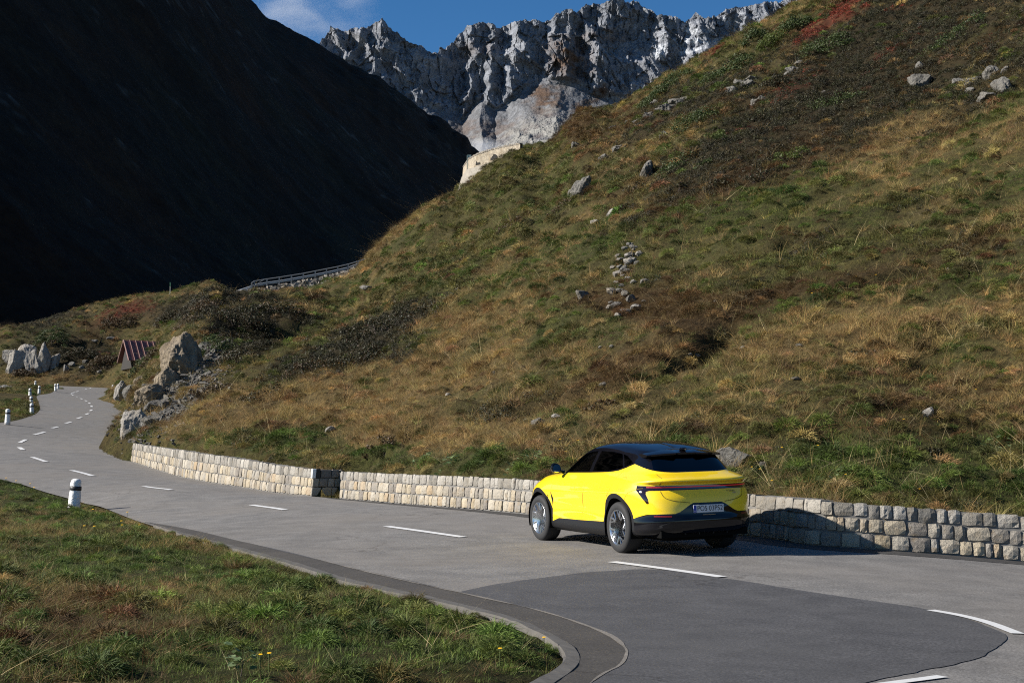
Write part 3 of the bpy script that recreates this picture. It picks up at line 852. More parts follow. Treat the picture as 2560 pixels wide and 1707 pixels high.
up = pf - MPY
cliff = np.clip(up / 22 + 0.5, 0, 1)
gs = np.interp(MPX.ravel(), [640, 1000, 1150, 1300, 1600, 2160], [20, 110, 150, 140, 160, 180]).reshape(MPX.shape)
MY = 3000 + gs * (1 - cliff) + (g * 0.45 + 60) * cliff
MY = MY + np.where(up > 0, up * 0.844 * 0.42, up * 0.844 * 1.7) + np.where(up < -50, (up + 50) * 0.844 * 2.4, 0)
MX = (MPX - CX) / F * MY
MZ = (HORIZON - MPY) / F * MY + EYE
# flutes, ledges and broken rock
fl = ridged(MX / 52 + MZ / 120 + 0.5 * fbm(MX / 90, MZ / 60, seed=83, octaves=3), MZ / 110, seed=84, octaves=3, gain=0.5)
fl2 = ridged(MX / 15 - MZ / 60, MZ / 30, seed=85, octaves=5, gain=0.62)
led = fbm(MX / 60, MZ / 12, seed=86, octaves=4)
rough_ = fbm(MX / 11, MZ / 9, MY / 11, seed=87, octaves=5, gain=0.6)
tl = 1 - cliff
MY2 = MY - cliff * (24 * fl + 10 * facets(MX / 30 + MZ / 160, MZ / 70, 301) + 6.5 * facets(MX / 11 - MZ / 120, MZ / 24, 302) + 1.8 * facets(MX / 5, MZ / 9, 303) + 1.0 * rough_)
bould = np.clip((-up - 55) / 60, 0, 1)
b1 = ridged(MX / 26, MY / 60, MZ / 20, seed=88, octaves=5, gain=0.6)
MZ2 = MZ + tl * (1.2 * fbm(MX / 5, MY / 8, seed=89, octaves=4, gain=.7) + 3 * fbm(MX / 60, MY / 140, seed=90, octaves=3)) + tl * bould * (7 * np.clip(b1, -.3, 1) + 2.0 * fbm(MX / 5, MY / 7, seed=92, octaves=3)) + cliff * 0.6 * rough_
cones = np.zeros_like(MX)
for cx_, w_ in ((1055, 60), (1212, 55), (1010, 40)):
    cones = np.maximum(cones, np.clip(1 - np.abs(MPX - cx_) / w_, 0, 1) * np.clip(1 - np.abs(up + 20) / 60, 0, 1))
MY2 = MY2 - cones * 16 * tl
# sharp crest
crest = np.clip((S - 0.93) / 0.07, 0, 1)
MZ2 = MZ2 + crest * (4.5 * fbm(MX / 12, MX * 0 + 2.5, seed=93, octaves=4, gain=.65) + 6 * np.clip(ridged(MX / 22, MX * 0 + .5, seed=94, octaves=3), 0, 1) - 2.5)
V = np.stack([MX, MY2, MZ2], -1)
back = V[-1:].copy(); rows = [V]
for k in range(1, 7):
    bk = V[-1:].copy(); bk[..., 1] += 45 * k; bk[..., 2] -= 26 * k; bk[..., 2] += 6 * fbm(bk[..., 0] / 20, bk[..., 1] / 20, seed=95)
    rows.append(bk)
VM = np.concatenate(rows, 0)
mm = grid_mesh("mountain", VM, smooth=False)
# rock colours: granite tinted blue to stand for haze, warm faces, lichen-brown turf on ledges, pale scree, a dusting of snow high on the right
gx_ = np.gradient(V[..., 2], axis=0); gy_ = np.gradient(V[..., 1], axis=0)
steep = np.clip(np.abs(gx_) / (np.abs(gx_) + np.abs(gy_) + 1e-6), 0, 1)
n1 = fbm(MX / 70, MZ / 40, seed=96, octaves=4); n2 = fbm(MX / 15, MZ / 12, seed=97, octaves=4); n3 = fbm(MX / 120, MZ / 100, seed=98, octaves=3)
rock = np.array((0.160, 0.172, 0.196)) * (1 + 0.45 * n2[..., None] + .25 * n1[..., None]) + np.clip(n1, 0, 1)[..., None] * np.array((.03, .025, .018))
scree = np.array((0.135, 0.140, 0.150)) * (1 + 0.5 * fbm(MX / 5, MY / 7, seed=99, octaves=3))[..., None]
turf = np.array((0.085, 0.056, 0.040)) * (1 + .5 * n2[..., None])
mc = rock * cliff[..., None] + scree * tl[..., None]
def blobm(cx_, cy_, rx, ry, a=0):
    c_, s_ = math.cos(math.radians(a)), math.sin(math.radians(a))
    dx, dy = MPX + 30 * n1 - cx_, MPY + 14 * n2 - cy_
    return np.exp(-(((dx * c_ + dy * s_) / rx) ** 2 + ((-dx * s_ + dy * c_) / ry) ** 2) ** 2)
tm = np.clip(blobm(1430, 130, 65, 60) + blobm(1370, 240, 50, 45, -50) + blobm(1530, 70, 60, 20) * .6 + blobm(1210, 110, 60, 25) * .4 + blobm(1480, 235, 60, 16, -40) + blobm(1250, 320, 160, 30) * .55 + .5 * np.clip(n3 - .25, 0, 1), 0, 1) * np.clip(0.8 + 1.2 * n2, 0, 1)
mc = mc * (1 - tm[..., None]) + turf * tm[..., None]
pale = np.clip(bould * np.clip(b1 * 2.4, 0, 1), 0, 1)
mc = mc * (1 - pale[..., None]) + pale[..., None] * np.array((0.22, 0.215, 0.20))
snow = np.clip(blobm(1760, 90, 110, 40, -20) * 1.2 + blobm(1660, 110, 40, 30) + blobm(1850, 50, 90, 30) + blobm(1500, 60, 50, 20) * .3, 0, 1) * np.clip((n2 + .25 * fl2) * 2.2 - .35, 0, 1)
mc = mc * (1 - snow[..., None]) + snow[..., None] * np.array((.42, .44, .47))
mc = np.concatenate([mc] + [mc[-1:]] * 6, 0)
vcol(mm, "cover", np.clip(mc, 0.01, 0.8))
tag(obj("mountain", mm, cover_mat("granite", 0.22, 1, 0.55, 1.45, 3.5, 0.9)), kind="structure")
# ------------------------------------------------------------------ plant prototypes (not linked to the scene, only instanced)
def blades(n, hmin, hmax, spread, width, lean, seed, seg=3, droop=0.5):
    r = np.random.default_rng(seed)
    V, Fs = [], []
    for i in range(n):
        a = r.uniform(0, 2 * math.pi); q = spread * math.sqrt(r.uniform())
        bx, by = q * math.cos(a), q * math.sin(a)
        h = r.uniform(hmin, hmax); w = width * r.uniform(0.7, 1.3)
        da = a + r.normal(0, 0.9)
        ln = abs(r.normal(lean, lean * 0.5))
        dx, dy = math.cos(da), math.sin(da)
        fa = r.uniform(0, math.pi); wx, wy = math.cos(fa) * w, math.sin(fa) * w
        base = len(V)
        for k in range(seg + 1):
            t = k / seg
            out = ln * h * (t + droop * t * t)
            z = h * (t - 0.35 * droop * ln * t * t)
            ww = (1 - t) * 0.9 + 0.12
            V.append((bx + dx * out - wx * ww / 2, by + dy * out - wy * ww / 2, z - 0.01))
            V.append((bx + dx * out + wx * ww / 2, by + dy * out + wy * ww / 2, z - 0.01))
        for k in range(seg):
            o = base + 2 * k
            Fs.append((o, o + 1, o + 3, o + 2))
    return V, Fs

def leaf_dome(n, r0, h0, ls, seed, up=0.3):
    r = np.random.default_rng(seed)
    V, Fs = [], []
    for i in range(n):
        d = r.normal(size=3); d[2] = abs(d[2]); d /= np.linalg.norm(d)
        k = r.uniform(0.35, 1.0) ** 0.5 * (1 + 0.25 * math.sin(3 * math.atan2(d[1], d[0]) + seed))
        p = d * np.array([r0, r0, h0]) * k
        nrm = d + r.normal(size=3) * 0.7 + np.array([0, 0, up]); nrm /= np.linalg.norm(nrm)
        t = np.cross(nrm, r.normal(size=3)); t /= np.linalg.norm(t); b = np.cross(nrm, t)
        s = ls * r.uniform(0.6, 1.3)
        o = len(V)
        V += [p - t * s, p - b * s * .5, p + t * s, p + b * s * .5]
        Fs.append((o, o + 1, o + 2, o + 3))
    return V, Fs

def plant_mat(name, rough=0.7, trans=0.18):
    m, nt, b = new_mat(name)
    a = N(nt, "ShaderNodeAttribute", attribute_name="col", attribute_type='INSTANCER')
    geo = N(nt, "ShaderNodeNewGeometry")
    r = ramp(nt, [(0.0, (0.62, 0.60, 0.55)), (0.5, (1.0, 1.0, 1.0)), (1.0, (1.5, 1.42, 1.25))])
    nt.links.new(geo.outputs["Random Per Island"], r.inputs[0])
    c = mixc(nt, 1.0, a.outputs["Color"], r.outputs[0], 'MULTIPLY')
    nt.links.new(c, b.inputs["Base Color"])
    b.inputs["Roughness"].default_value = rough
    b.inputs["Specular IOR Level"].default_value = 0.25
    t = N(nt, "ShaderNodeBsdfTranslucent")
    nt.links.new(c, t.inputs[0])
    mx = N(nt, "ShaderNodeMixShader")
    mx.inputs[0].default_value = trans
    out = nt.nodes["Material Output"]
    nt.links.new(b.outputs[0], mx.inputs[1]); nt.links.new(t.outputs[0], mx.inputs[2]); nt.links.new(mx.outputs[0], out.inputs[0])
    return m
M_GRASS = plant_mat("grass_blades")
M_LEAF = plant_mat("heath_leaves", 0.6, 0.1)

def hummock(n, r0, h0, ln, seed, wd=.007):
    """rounded tussock: short blades combed outwards over a dome"""
    r = np.random.default_rng(seed)
    V, Fs = [], []
    for i in range(n):
        a = r.uniform(0, 6.2832); q = math.sqrt(r.uniform())
        p = np.array([q * r0 * math.cos(a), q * r0 * math.sin(a), h0 * (1 - q ** 2.4)])
        d = np.array([math.cos(a) * (.3 + q), math.sin(a) * (.3 + q), .75 - .7 * q]) + r.normal(size=3) * .3
        d /= np.linalg.norm(d)
        L = ln * r.uniform(.6, 1.4)
        t = np.cross(d, r.normal(size=3)); t /= np.linalg.norm(t); w = wd * r.uniform(.7, 1.4)
        e = p + d * L * .6; f = p + d * L + np.array([0, 0, -.25 * L])
        o = len(V)
        V += [p - t * w, p + t * w, e + t * w * .8, e - t * w * .8, f + t * w * .2, f - t * w * .2]
        Fs += [(o, o + 1, o + 2, o + 3), (o + 3, o + 2, o + 4, o + 5)]
    return V, Fs
protos = bpy.data.collections.new("plant_prototypes")
PROTO = {}
def add_proto(kind, V, Fs, mat):
    me = mesh_from("plant", V, Fs); me.materials.append(mat)
    i = len(protos.objects)
    o = bpy.data.objects.new("p%03d" % i, me)
    protos.objects.link(o)
    PROTO.setdefault(kind, []).append(i)
for s in range(3):
    add_proto('green', *blades(34, .05, .13, .13, .008, .5, 100 + s), M_GRASS)
    add_proto('olive', *blades(36, .08, .20, .14, .008, .6, 110 + s), M_GRASS)
    add_proto('straw', *blades(44, .16, .40, .10, .006, .55, 120 + s, droop=.9), M_GRASS)
    add_proto('mat', *blades(40, .10, .24, .16, .007, 1.5, 130 + s, droop=.9), M_GRASS)
    add_proto('heath', *leaf_dome(150, .20, .20, .022, 140 + s), M_LEAF)
    add_proto('red', *leaf_dome(110, .18, .12, .024, 150 + s), M_LEAF)
    add_proto('stalk', *blades(5, .35, .60, .10, .006, .5, 160 + s, droop=.6), M_GRASS)
    add_proto('lying', *blades(4, .25, .55, .15, .007, 3.2, 165 + s, droop=.3), M_GRASS)
    add_proto('hummock', *hummock(260, .26, .20, .16, 180 + s), M_GRASS)
    add_proto('hummock_fine', *hummock(520, .20, .13, .13, 190 + s, .0032), M_GRASS)
    add_proto('broad', *leaf_dome(26, .14, .07, .07, 170 + s, up=1.2), M_LEAF)

def scatter_nodes():
    ng = bpy.data.node_groups.new("scatter", 'GeometryNodeTree')
    ng.interface.new_socket("Geometry", in_out='INPUT', socket_type='NodeSocketGeometry')
    ng.interface.new_socket("Geometry", in_out='OUTPUT', socket_type='NodeSocketGeometry')
    n = ng.nodes; l = ng.links
    gi, go_ = n.new("NodeGroupInput"), n.new("NodeGroupOutput")
    ci = n.new("GeometryNodeCollectionInfo")
    ci.inputs["Collection"].default_value = protos
    ci.inputs["Separate Children"].default_value = True
    ci.inputs["Reset Children"].default_value = True
    iop = n.new("GeometryNodeInstanceOnPoints")
    iop.inputs["Pick Instance"].default_value = True
    def na(name, t):
        a = n.new("GeometryNodeInputNamedAttribute"); a.data_type = t
        a.inputs["Name"].default_value = name
        return a.outputs["Attribute"]
    e2r = n.new("FunctionNodeEulerToRotation")
    l.new(na("rot", 'FLOAT_VECTOR'), e2r.inputs[0])
    m2p = n.new("GeometryNodeMeshToPoints")
    l.new(gi.outputs[0], m2p.inputs[0])
    l.new(m2p.outputs[0], iop.inputs["Points"])
    l.new(ci.outputs[0], iop.inputs["Instance"])
    l.new(na("idx", 'INT'), iop.inputs["Instance Index"])
    l.new(e2r.outputs[0], iop.inputs["Rotation"])
    l.new(na("scl", 'FLOAT'), iop.inputs["Scale"])
    l.new(iop.outputs[0], go_.inputs[0])
    return ng
SCATTER = scatter_nodes()

def scatter(name, P, rot, scl, idx, col, label, cat):
    me = bpy.data.meshes.new(name)
    me.vertices.add(len(P))
    me.vertices.foreach_set("co", P.astype(np.float32).ravel())
    me.attributes.new("rot", 'FLOAT_VECTOR', 'POINT').data.foreach_set("vector", rot.astype(np.float32).ravel())
    me.attributes.new("scl", 'FLOAT', 'POINT').data.foreach_set("value", scl.astype(np.float32))
    me.attributes.new("idx", 'INT', 'POINT').data.foreach_set("value", idx.astype(np.int32))
    c4 = np.concatenate([np.clip(col, 0.004, 0.9), np.ones((len(P), 1))], 1)
    me.attributes.new("col", 'FLOAT_COLOR', 'POINT').data.foreach_set("color", c4.astype(np.float32).ravel())
    o = bpy.data.objects.new(name, me)
    COL.objects.link(o)
    m = o.modifiers.new("scatter", 'NODES'); m.node_group = SCATTER
    tag(o, label, cat, kind="stuff")
    return o

# ------------------------------------------------------------------ sow the slopes and the verge
def sow(n_try, x0, x1, y0, y1, dens):
    x = rng.uniform(x0, x1, n_try); y = rng.uniform(y0, y1, n_try)
    keep = rng.uniform(0, 1, n_try) < np.clip(dens(y) * (x1 - x0) * (y1 - y0) / n_try, 0, 1)
    x, y = x[keep], y[keep]
    z = ground_at(x, y)
    px, py = to_px(np.stack([x, y, z], -1))
    k = (px > -180) & (px < 2740) & (py > -120) & (py < 1900)
    x, y, z = x[k], y[k], z[k]
    k = ~in_poly(x, y, ROAD_POLY)
    x, y, z = x[k], y[k], z[k]
    # not on the walls
    dw = poly_dist(x, y, RIGHT_C[::4])
    onwall = (dw < 0.42) & (y < 63)
    return x[~onwall], y[~onwall], z[~onwall]

def dens(y): return np.clip(62 * (24.0 / np.maximum(y, 10)) ** 1.25, 2.5, 90)
SX, SY, SZ = [np.concatenate(t) for t in zip(sow(260000, -9, 14, 8, 40, dens), sow(340000, -26, 33, 40, 80, dens), sow(350000, -48, 64, 80, 160, dens), sow(150000, -80, 80, 160, 300, dens), sow(60000, -126, -80, 160, 300, dens), sow(60000, -26, -9, 14, 40, dens), sow(60000, 14, 20, 16, 40, dens))]
k = ~((SX < -9) & (SY < 40) & (SX < -26))
W = cover(SX, SY, SZ)
u = rng.uniform(0, 1, len(SX))
kind = (np.cumsum(W, 1) < u[:, None]).sum(1).clip(0, 6)
verge = ~in_poly(SX, SY, HILL_POLY)
kind = np.where(verge & (kind >= 4), rng.choice([0, 0, 1, 3], len(SX)), kind)
names = ['green', 'olive', 'straw', 'mat', 'heath', 'red']
idx = np.zeros(len(SX), int)
for kk, nm in enumerate(names):
    s = kind == kk
    idx[s] = rng.choice(PROTO[nm], s.sum())
s = rng.uniform(0, 1, len(SX)) < np.where(verge, 0.012, 0.03)
s &= (kind < 4)
idx[s] = rng.choice(PROTO['stalk'], s.sum())
s2 = (rng.uniform(0, 1, len(SX)) < np.where(verge, 0.022, 0.05)) & (kind < 4) & ~s
idx[s2] = rng.choice(PROTO['lying'], s2.sum())
hm = (rng.uniform(0, 1, len(SX)) < np.where(verge, .035, .085)) & (kind < 4) & ~s & ~s2
idx[hm] = np.where(SY[hm] < 78, rng.choice(PROTO['hummock_fine'], hm.sum()), rng.choice(PROTO['hummock'], hm.sum()))
col = PAL[kind] * 1.0
col = np.where((verge & (kind == 0))[:, None], np.array((0.066, 0.094, 0.020)), col)
col = col * 1.22 * np.exp(np.clip(rng.normal(-0.03, 0.42, (len(SX), 1)), -1.0, .62)) * (1 + rng.normal(0, .08, (len(SX), 3)))
col[s] = np.array((0.30, 0.22, 0.10)) * np.exp(rng.normal(0, .2, (s.sum(), 1)))
col[s2] = np.array((0.42, 0.35, 0.20)) * np.exp(rng.normal(0, .25, (s2.sum(), 1)))
col = np.where(verge[:, None] & (SY < 60)[:, None], col * 1.08, col)
far = np.clip((SY - 40) / 120, 0, 1)
scl = rng.uniform(0.75, 1.35, len(SX)) * (1 + 0.9 * far)
scl = np.where(verge & (kind < 4), scl * np.where(kind == 2, .45, .75), scl)
scl = np.where(verge & (s | s2), scl * .6, scl)
kind = np.where(verge & (kind == 4), 0, kind)
dr = poly_dist(SX, SY, RIGHT_C[::4]); dl = poly_dist(SX, SY, LEFT_C[::4])
edge = np.minimum(dr, dl)
scl *= np.clip(0.45 + edge / 1.2, 0.45, 1)
scl *= np.clip(0.85 + 0.5 * fbm(SX / 1.6, SY / 1.6, seed=55, octaves=2), .55, 1.4)
nrm = ground_normal(SX, SY)
tx = -nrm[:, 1] * 0.55 + rng.normal(0, .16, len(SX)); ty = nrm[:, 0] * 0.55 + rng.normal(0, .16, len(SX))
rot = np.stack([tx, ty, rng.uniform(0, 2 * math.pi, len(SX))], 1)
keep = kind != 6
bare = rng.uniform(0, 1, len(SX)) < 0.25
keep |= bare
P = np.stack([SX, SY, SZ - 0.015], 1)
vk = keep & verge
scatter("verge_grass", P[vk], rot[vk], scl[vk], idx[vk], col[vk], "short green and brown grass on the verge below the road", "grass")
hk = keep & ~verge
scatter("hillside_grass", P[hk], rot[hk], scl[hk], idx[hk], col[hk], "dry straw and green meadow grass covering the sunny hillside", "grass")
# ------------------------------------------------------------------ stone materials
def stone_mat(name, cols, bscale=16.0, bstr=0.9, bdist=0.03, rand=True):
    m, nt, b = new_mat(name)
    tc = N(nt, "ShaderNodeTexCoord")
    geo = N(nt, "ShaderNodeNewGeometry")
    v = geo.outputs["Position"]
    if rand:
        oi = N(nt, "ShaderNodeObjectInfo")
        rr = ramp(nt, [(i / (len(cols) - 1), c) for i, c in enumerate(cols)])
        nt.links.new(oi.outputs["Random"], rr.inputs[0])
        base = rr.outputs[0]
    else:
        nb = noise(nt, 1.3, 4, 0.6, v)
        rr = ramp(nt, [(0.3 + 0.4 * i / (len(cols) - 1), c) for i, c in enumerate(cols)])
        nt.links.new(nb.outputs[0], rr.inputs[0])
        base = rr.outputs[0]
    n1 = noise(nt, bscale, 7, 0.68, v, dist=0.6)
    r1 = ramp(nt, [(0.28, (0.55, 0.53, 0.50)), (0.44, (1.0, 0.98, 0.95)), (0.70, (1.3, 1.27, 1.20))])
    nt.links.new(n1.outputs[0], r1.inputs[0])
    c = mixc(nt, 1.0, base, r1.outputs[0], 'MULTIPLY')
    n2 = noise(nt, bscale * 0.25, 3, 0.5, v)
    r2 = ramp(nt, [(0.55, (0, 0, 0)), (0.70, (1, 1, 1))])
    nt.links.new(n2.outputs[0], r2.inputs[0])
    f = math_n(nt, 'MULTIPLY', r2.outputs[0], 0.45)
    c = mixc(nt, f, c, [cols[0][0] * 0.75, cols[0][1] * 0.62, cols[0][2] * 0.45])
    nt.links.new(c, b.inputs["Base Color"])
    b.inputs["Roughness"].default_value = 0.92
    b.inputs["Specular IOR Level"].default_value = 0.2
    bump(nt, n1.outputs[0], bstr, bdist, b)
    return m
M_STONE = stone_mat("wall_stone", [(0.29, 0.245, 0.175), (0.33, 0.30, 0.25), (0.22, 0.20, 0.17), (0.37, 0.32, 0.24), (0.27, 0.255, 0.23), (0.17, 0.155, 0.14), (0.35, 0.325, 0.28), (0.30, 0.235, 0.16)], 26, 0.9, 0.03)
M_STONE_TOP = stone_mat("weathered_wall_stone", [(0.25, 0.24, 0.22), (0.31, 0.295, 0.27), (0.19, 0.18, 0.165), (0.34, 0.325, 0.30), (0.22, 0.205, 0.18), (0.15, 0.145, 0.135)], 26, 0.9, 0.03)
M_MORTAR = simple("mortar", (0.155, 0.150, 0.142), 0.95, spec=0.15, var=0.35, scale=9)
M_GRANITE = stone_mat("grey_boulder", [(0.105, 0.102, 0.096), (0.15, 0.145, 0.135), (0.075, 0.073, 0.068)], 5, 1.0, 0.15, rand=False)
M_TAN = stone_mat("tan_rock", [(0.186, 0.152, 0.108), (0.223, 0.186, 0.140), (0.136, 0.118, 0.093)], 2.2, 1.0, 0.3, rand=False)
M_PALE = stone_mat("pale_rock", [(0.223, 0.211, 0.192), (0.273, 0.260, 0.242), (0.205, 0.174, 0.133)], 1.6, 1.0, 0.4, rand=False)
M_SLATE = stone_mat("slate_scree", [(0.074, 0.071, 0.068), (0.105, 0.102, 0.096), (0.124, 0.112, 0.093)], 6, 1.0, 0.1, rand=False)

def stone_variant(seed):
    """unit building stone: x along the wall, y depth (front = -y), z up, 1 x 1 x 1"""
    r = np.random.default_rng(seed)
    n = 4
    V, Fs, ids = [], [], {}
    g = np.linspace(-0.5, 0.5, n)
    for j in range(n):
        for i in range(n):
            x, z = g[i], g[j]
            edge = max(abs(x), abs(z)) > 0.49
            corner = abs(x) > 0.49 and abs(z) > 0.49
            jx = x * (0.90 if corner else 0.97 if edge else 1) + r.normal(0, .022)
            jz = z * (0.90 if corner else 0.97 if edge else 1) + r.normal(0, .022)
            y = -0.5 + (0.10 if corner else 0.065 if edge else 0.0) + r.normal(0, .017)
            ids[i, j] = len(V); V.append((jx, y, jz))
    for j in range(n - 1):
        for i in range(n - 1):
            Fs.append((ids[i, j], ids[i + 1, j], ids[i + 1, j + 1], ids[i, j + 1]))
    ring = [(i, 0) for i in range(n)] + [(n - 1, j) for j in range(1, n)] + [(i, n - 1) for i in range(n - 2, -1, -1)] + [(0, j) for j in range(n - 2, 0, -1)]
    back = []
    for i, j in ring:
        back.append(len(V)); V.append((g[i] * 0.98, 0.5, g[j] * 0.98))
    for k in range(len(ring)):
        k2 = (k + 1) % len(ring)
        Fs.append((ids[ring[k]], back[k], back[k2], ids[ring[k2]]))
    return mesh_from("stone", V, Fs, smooth=False)
STONES = [stone_variant(300 + k) for k in range(10)]
STONES_TOP = [m.copy() for m in STONES]
for m in STONES: m.materials.append(M_STONE)
for m in STONES_TOP: m.materials.append(M_STONE_TOP)

S_ALL = np.concatenate([[0], np.cumsum(np.linalg.norm(np.diff(RIGHT_C, axis=0), axis=1))])
def path_at(s):
    p = np.array([np.interp(s, S_ALL, RIGHT_C[:, 0]), np.interp(s, S_ALL, RIGHT_C[:, 1])])
    a = np.array([np.interp(s + .2, S_ALL, RIGHT_C[:, 0]), np.interp(s + .2, S_ALL, RIGHT_C[:, 1])]); b = np.array([np.interp(s - .2, S_ALL, RIGHT_C[:, 0]), np.interp(s - .2, S_ALL, RIGHT_C[:, 1])])
    t = (a - b) / np.linalg.norm(a - b)
    return p, t
def s_of_px(px):
    """arc length where the wall foot passes pixel column px"""
    q = CX + F * RIGHT_C[:, 0] / RIGHT_C[:, 1]
    ok = np.where((RIGHT_C[:, 1] > 20.5) & (RIGHT_C[:, 1] < 64))[0]
    k = ok[np.argmin(np.abs(q[ok] - px))]
    return S_ALL[k]

BATTER = 0.09
def stone_wall(label, s0, s1, height, wmin, wmax, skip=(), ret0=None):
    p0, _ = path_at(s0)
    root = empty("stone_wall", (p0[0], p0[1], float(road_z(p0[0], p0[1]))))
    tag(root, label, "stone wall", "stone retaining walls along the roadside")
    org = np.array(root.location)
    ss = np.arange(s0, s1 + 0.2, 0.25); ss[-1] = s1
    rows = []
    for s in ss:
        p, t = path_at(s); nrm = np.array([t[1], -t[0]])     # towards the hill
        z = float(road_z(*p)); h = height(s)
        pr = []
        for off, zz in ((0.034, -0.12), (0.034 + BATTER * h, h - 0.02), (0.80, h - 0.03), (0.80, -0.12)):
            pr.append(np.array([p[0] + nrm[0] * off, p[1] + nrm[1] * off, z + zz]) - org)
        rows.append(pr)
    Vg = np.array(rows)
    n, m, _ = Vg.shape
    me = grid_mesh("mortar_core", Vg, smooth=False)
    bm = bmesh.new(); bm.from_mesh(me)
    bm.verts.ensure_lookup_table()
    bm.faces.new([bm.verts[k] for k in range(4)]); bm.faces.new([bm.verts[(n - 1) * 4 + k] for k in (3, 2, 1, 0)])
    bmesh.ops.recalc_face_normals(bm, faces=bm.faces[:])
    bm_obj("mortar_core", bm, M_MORTAR, root)
    fr = [0.0, 0.335, 0.67, 1.0]
    for c in range(3):
        s = s0 + rng.uniform(0, .05)
        k = 0
        while s < s1 - 0.08:
            w = rng.uniform(wmin, wmax) * (0.62 if rng.uniform() < .25 else 1.25 if rng.uniform() < .15 else 1.0)
            if s + w > s1 - 0.1: w = s1 - s
            sm = s + w / 2
            p, t = path_at(sm); nrm = np.array([t[1], -t[0]])
            h = height(sm); z = float(road_z(*p))
            za, zb = h * fr[c], h * fr[c + 1]
            sh = zb - za - rng.uniform(.012, .028)
            dep = 0.26
            zc = (za + zb) / 2 + rng.uniform(-.006, .006) + (rng.uniform(-.014, .010) if c == 2 else 0)
            off = dep / 2 + BATTER * zc + rng.uniform(-0.010, 0.008)
            if not any(cc == c and a <= k <= b for cc, a, b in skip):
                o = bpy.data.objects.new("stone", (STONES_TOP if c == 2 else STONES)[rng.integers(10)])
                COL.objects.link(o)
                o.parent = root
                o.location = (p[0] + nrm[0] * off - org[0], p[1] + nrm[1] * off - org[1], z + zc - org[2])
                ang = math.atan2(t[1], t[0])            # local +x along path; front is -y => rotate so that -y faces the road
                o.rotation_euler = (rng.normal(0, .025) - math.atan(BATTER) , rng.normal(0, .02), ang + math.pi + rng.normal(0, .025))
                o.scale = (w - rng.uniform(.012, .03), dep, sh)
            s += w; k += 1
    return root

sA0, sA1, sB0, sB1 = s_of_px(2900), s_of_px(848), s_of_px(780), s_of_px(331)
hA = lambda s: np.interp(s, [sA0, sA1], [0.715, 0.775])
hB = lambda s: np.interp(s, [s_of_px(x) for x in (780, 676, 560, 452, 331)], [0.80, 0.88, 0.97, 1.0, 0.80])
nA = None
wallA = stone_wall("long stone block wall behind the yellow car, with drain holes at one end", sA0, sA1, hA, 0.18, 0.34)
wallB = stone_wall("curved stone block wall with a white painted end, beside the road bend", sB0, sB1, hB, 0.20, 0.40)
# the two open drain holes at the start of the right-hand wall: one stone in two courses set back and blackened for shade
starts = sorted([o for o in wallA.children if o.name.startswith("stone")], key=lambda o: -o.location[1])
last_top = [o for o in starts if o.data.name.startswith("stone") and o.location[2] + wallA.location[2] - float(road_z(o.location[0] + wallA.location[0], o.location[1] + wallA.location[1])) > 0.5]
low = [o for o in starts if o.location[2] + wallA.location[2] - float(road_z(o.location[0] + wallA.location[0], o.location[1] + wallA.location[1])) < 0.25]
M_HOLE_SHADE = simple("hole_shade_black", (0.012, 0.011, 0.010), 0.95)
for o in (last_top[1], low[1]):
    o.data = o.data.copy(); o.data.materials.clear(); o.data.materials.append(M_HOLE_SHADE)
    d = o.matrix_basis.to_3x3() @ Vector((0, 1, 0))
    o.location = Vector(o.location) + d.normalized() * 0.19
    o.name = "drain_hole_shade"
# painted end and side face of the left wall
def wall_end():
    p, t = path_at(sB0); nrm = np.array([t[1], -t[0]])
    z = float(road_z(*p)); h = float(hB(sB0))
    org = np.array(wallB.location)
    M_WHITE = simple("white_wall_paint", (0.78, 0.77, 0.74), 0.7, var=0.2, scale=20)
    M_BLACK = simple("black_wall_paint", (0.02, 0.02, 0.02), 0.7, var=0.3, scale=20)
    def box(name, a0, a1, d0, d1, z0, z1, mat):
        bm = bmesh.new()
        V = []
        for zz in (z0, z1):
            for a_, d_ in ((a0, d0), (a1, d0), (a1, d1), (a0, d1)):
                q = p + t * a_ + nrm * (d_ + BATTER * zz)
                V.append(bm.verts.new((q[0] - org[0], q[1] - org[1], z + zz - org[2])))
        for f in ((0, 1, 2, 3), (4, 5, 6, 7), (0, 1, 5, 4), (1, 2, 6, 5), (2, 3, 7, 6), (3, 0, 4, 7)):
            bm.faces.new([V[i] for i in f])
        bmesh.ops.recalc_face_normals(bm, faces=bm.faces[:])
        bmesh.ops.bevel(bm, geom=bm.edges[:], offset=0.015, segments=1, affect='EDGES')
        return bm_obj(name, bm, mat, wallB)
    box("painted_corner", -0.07, 0.03, -0.03, 0.10, h * 0.66, h + 0.01, M_WHITE)
    box("painted_corner_band", -0.065, 0.0, 0.105, 0.24, h * 0.66, h + 0.008, M_BLACK)
    for zi in range(3):
        d = 0.0 if zi < 2 else 0.25
        while d < 0.9:
            w = rng.uniform(.22, .36)
            s_ = min(d + w, 0.95)
            o = box("stone", -0.06 + rng.uniform(-.01, .01), 0.02, d + .012, s_ - .012, h * zi / 3 + .012, h * (zi + 1) / 3 - .012, M_STONE)
            d = s_
wall_end()
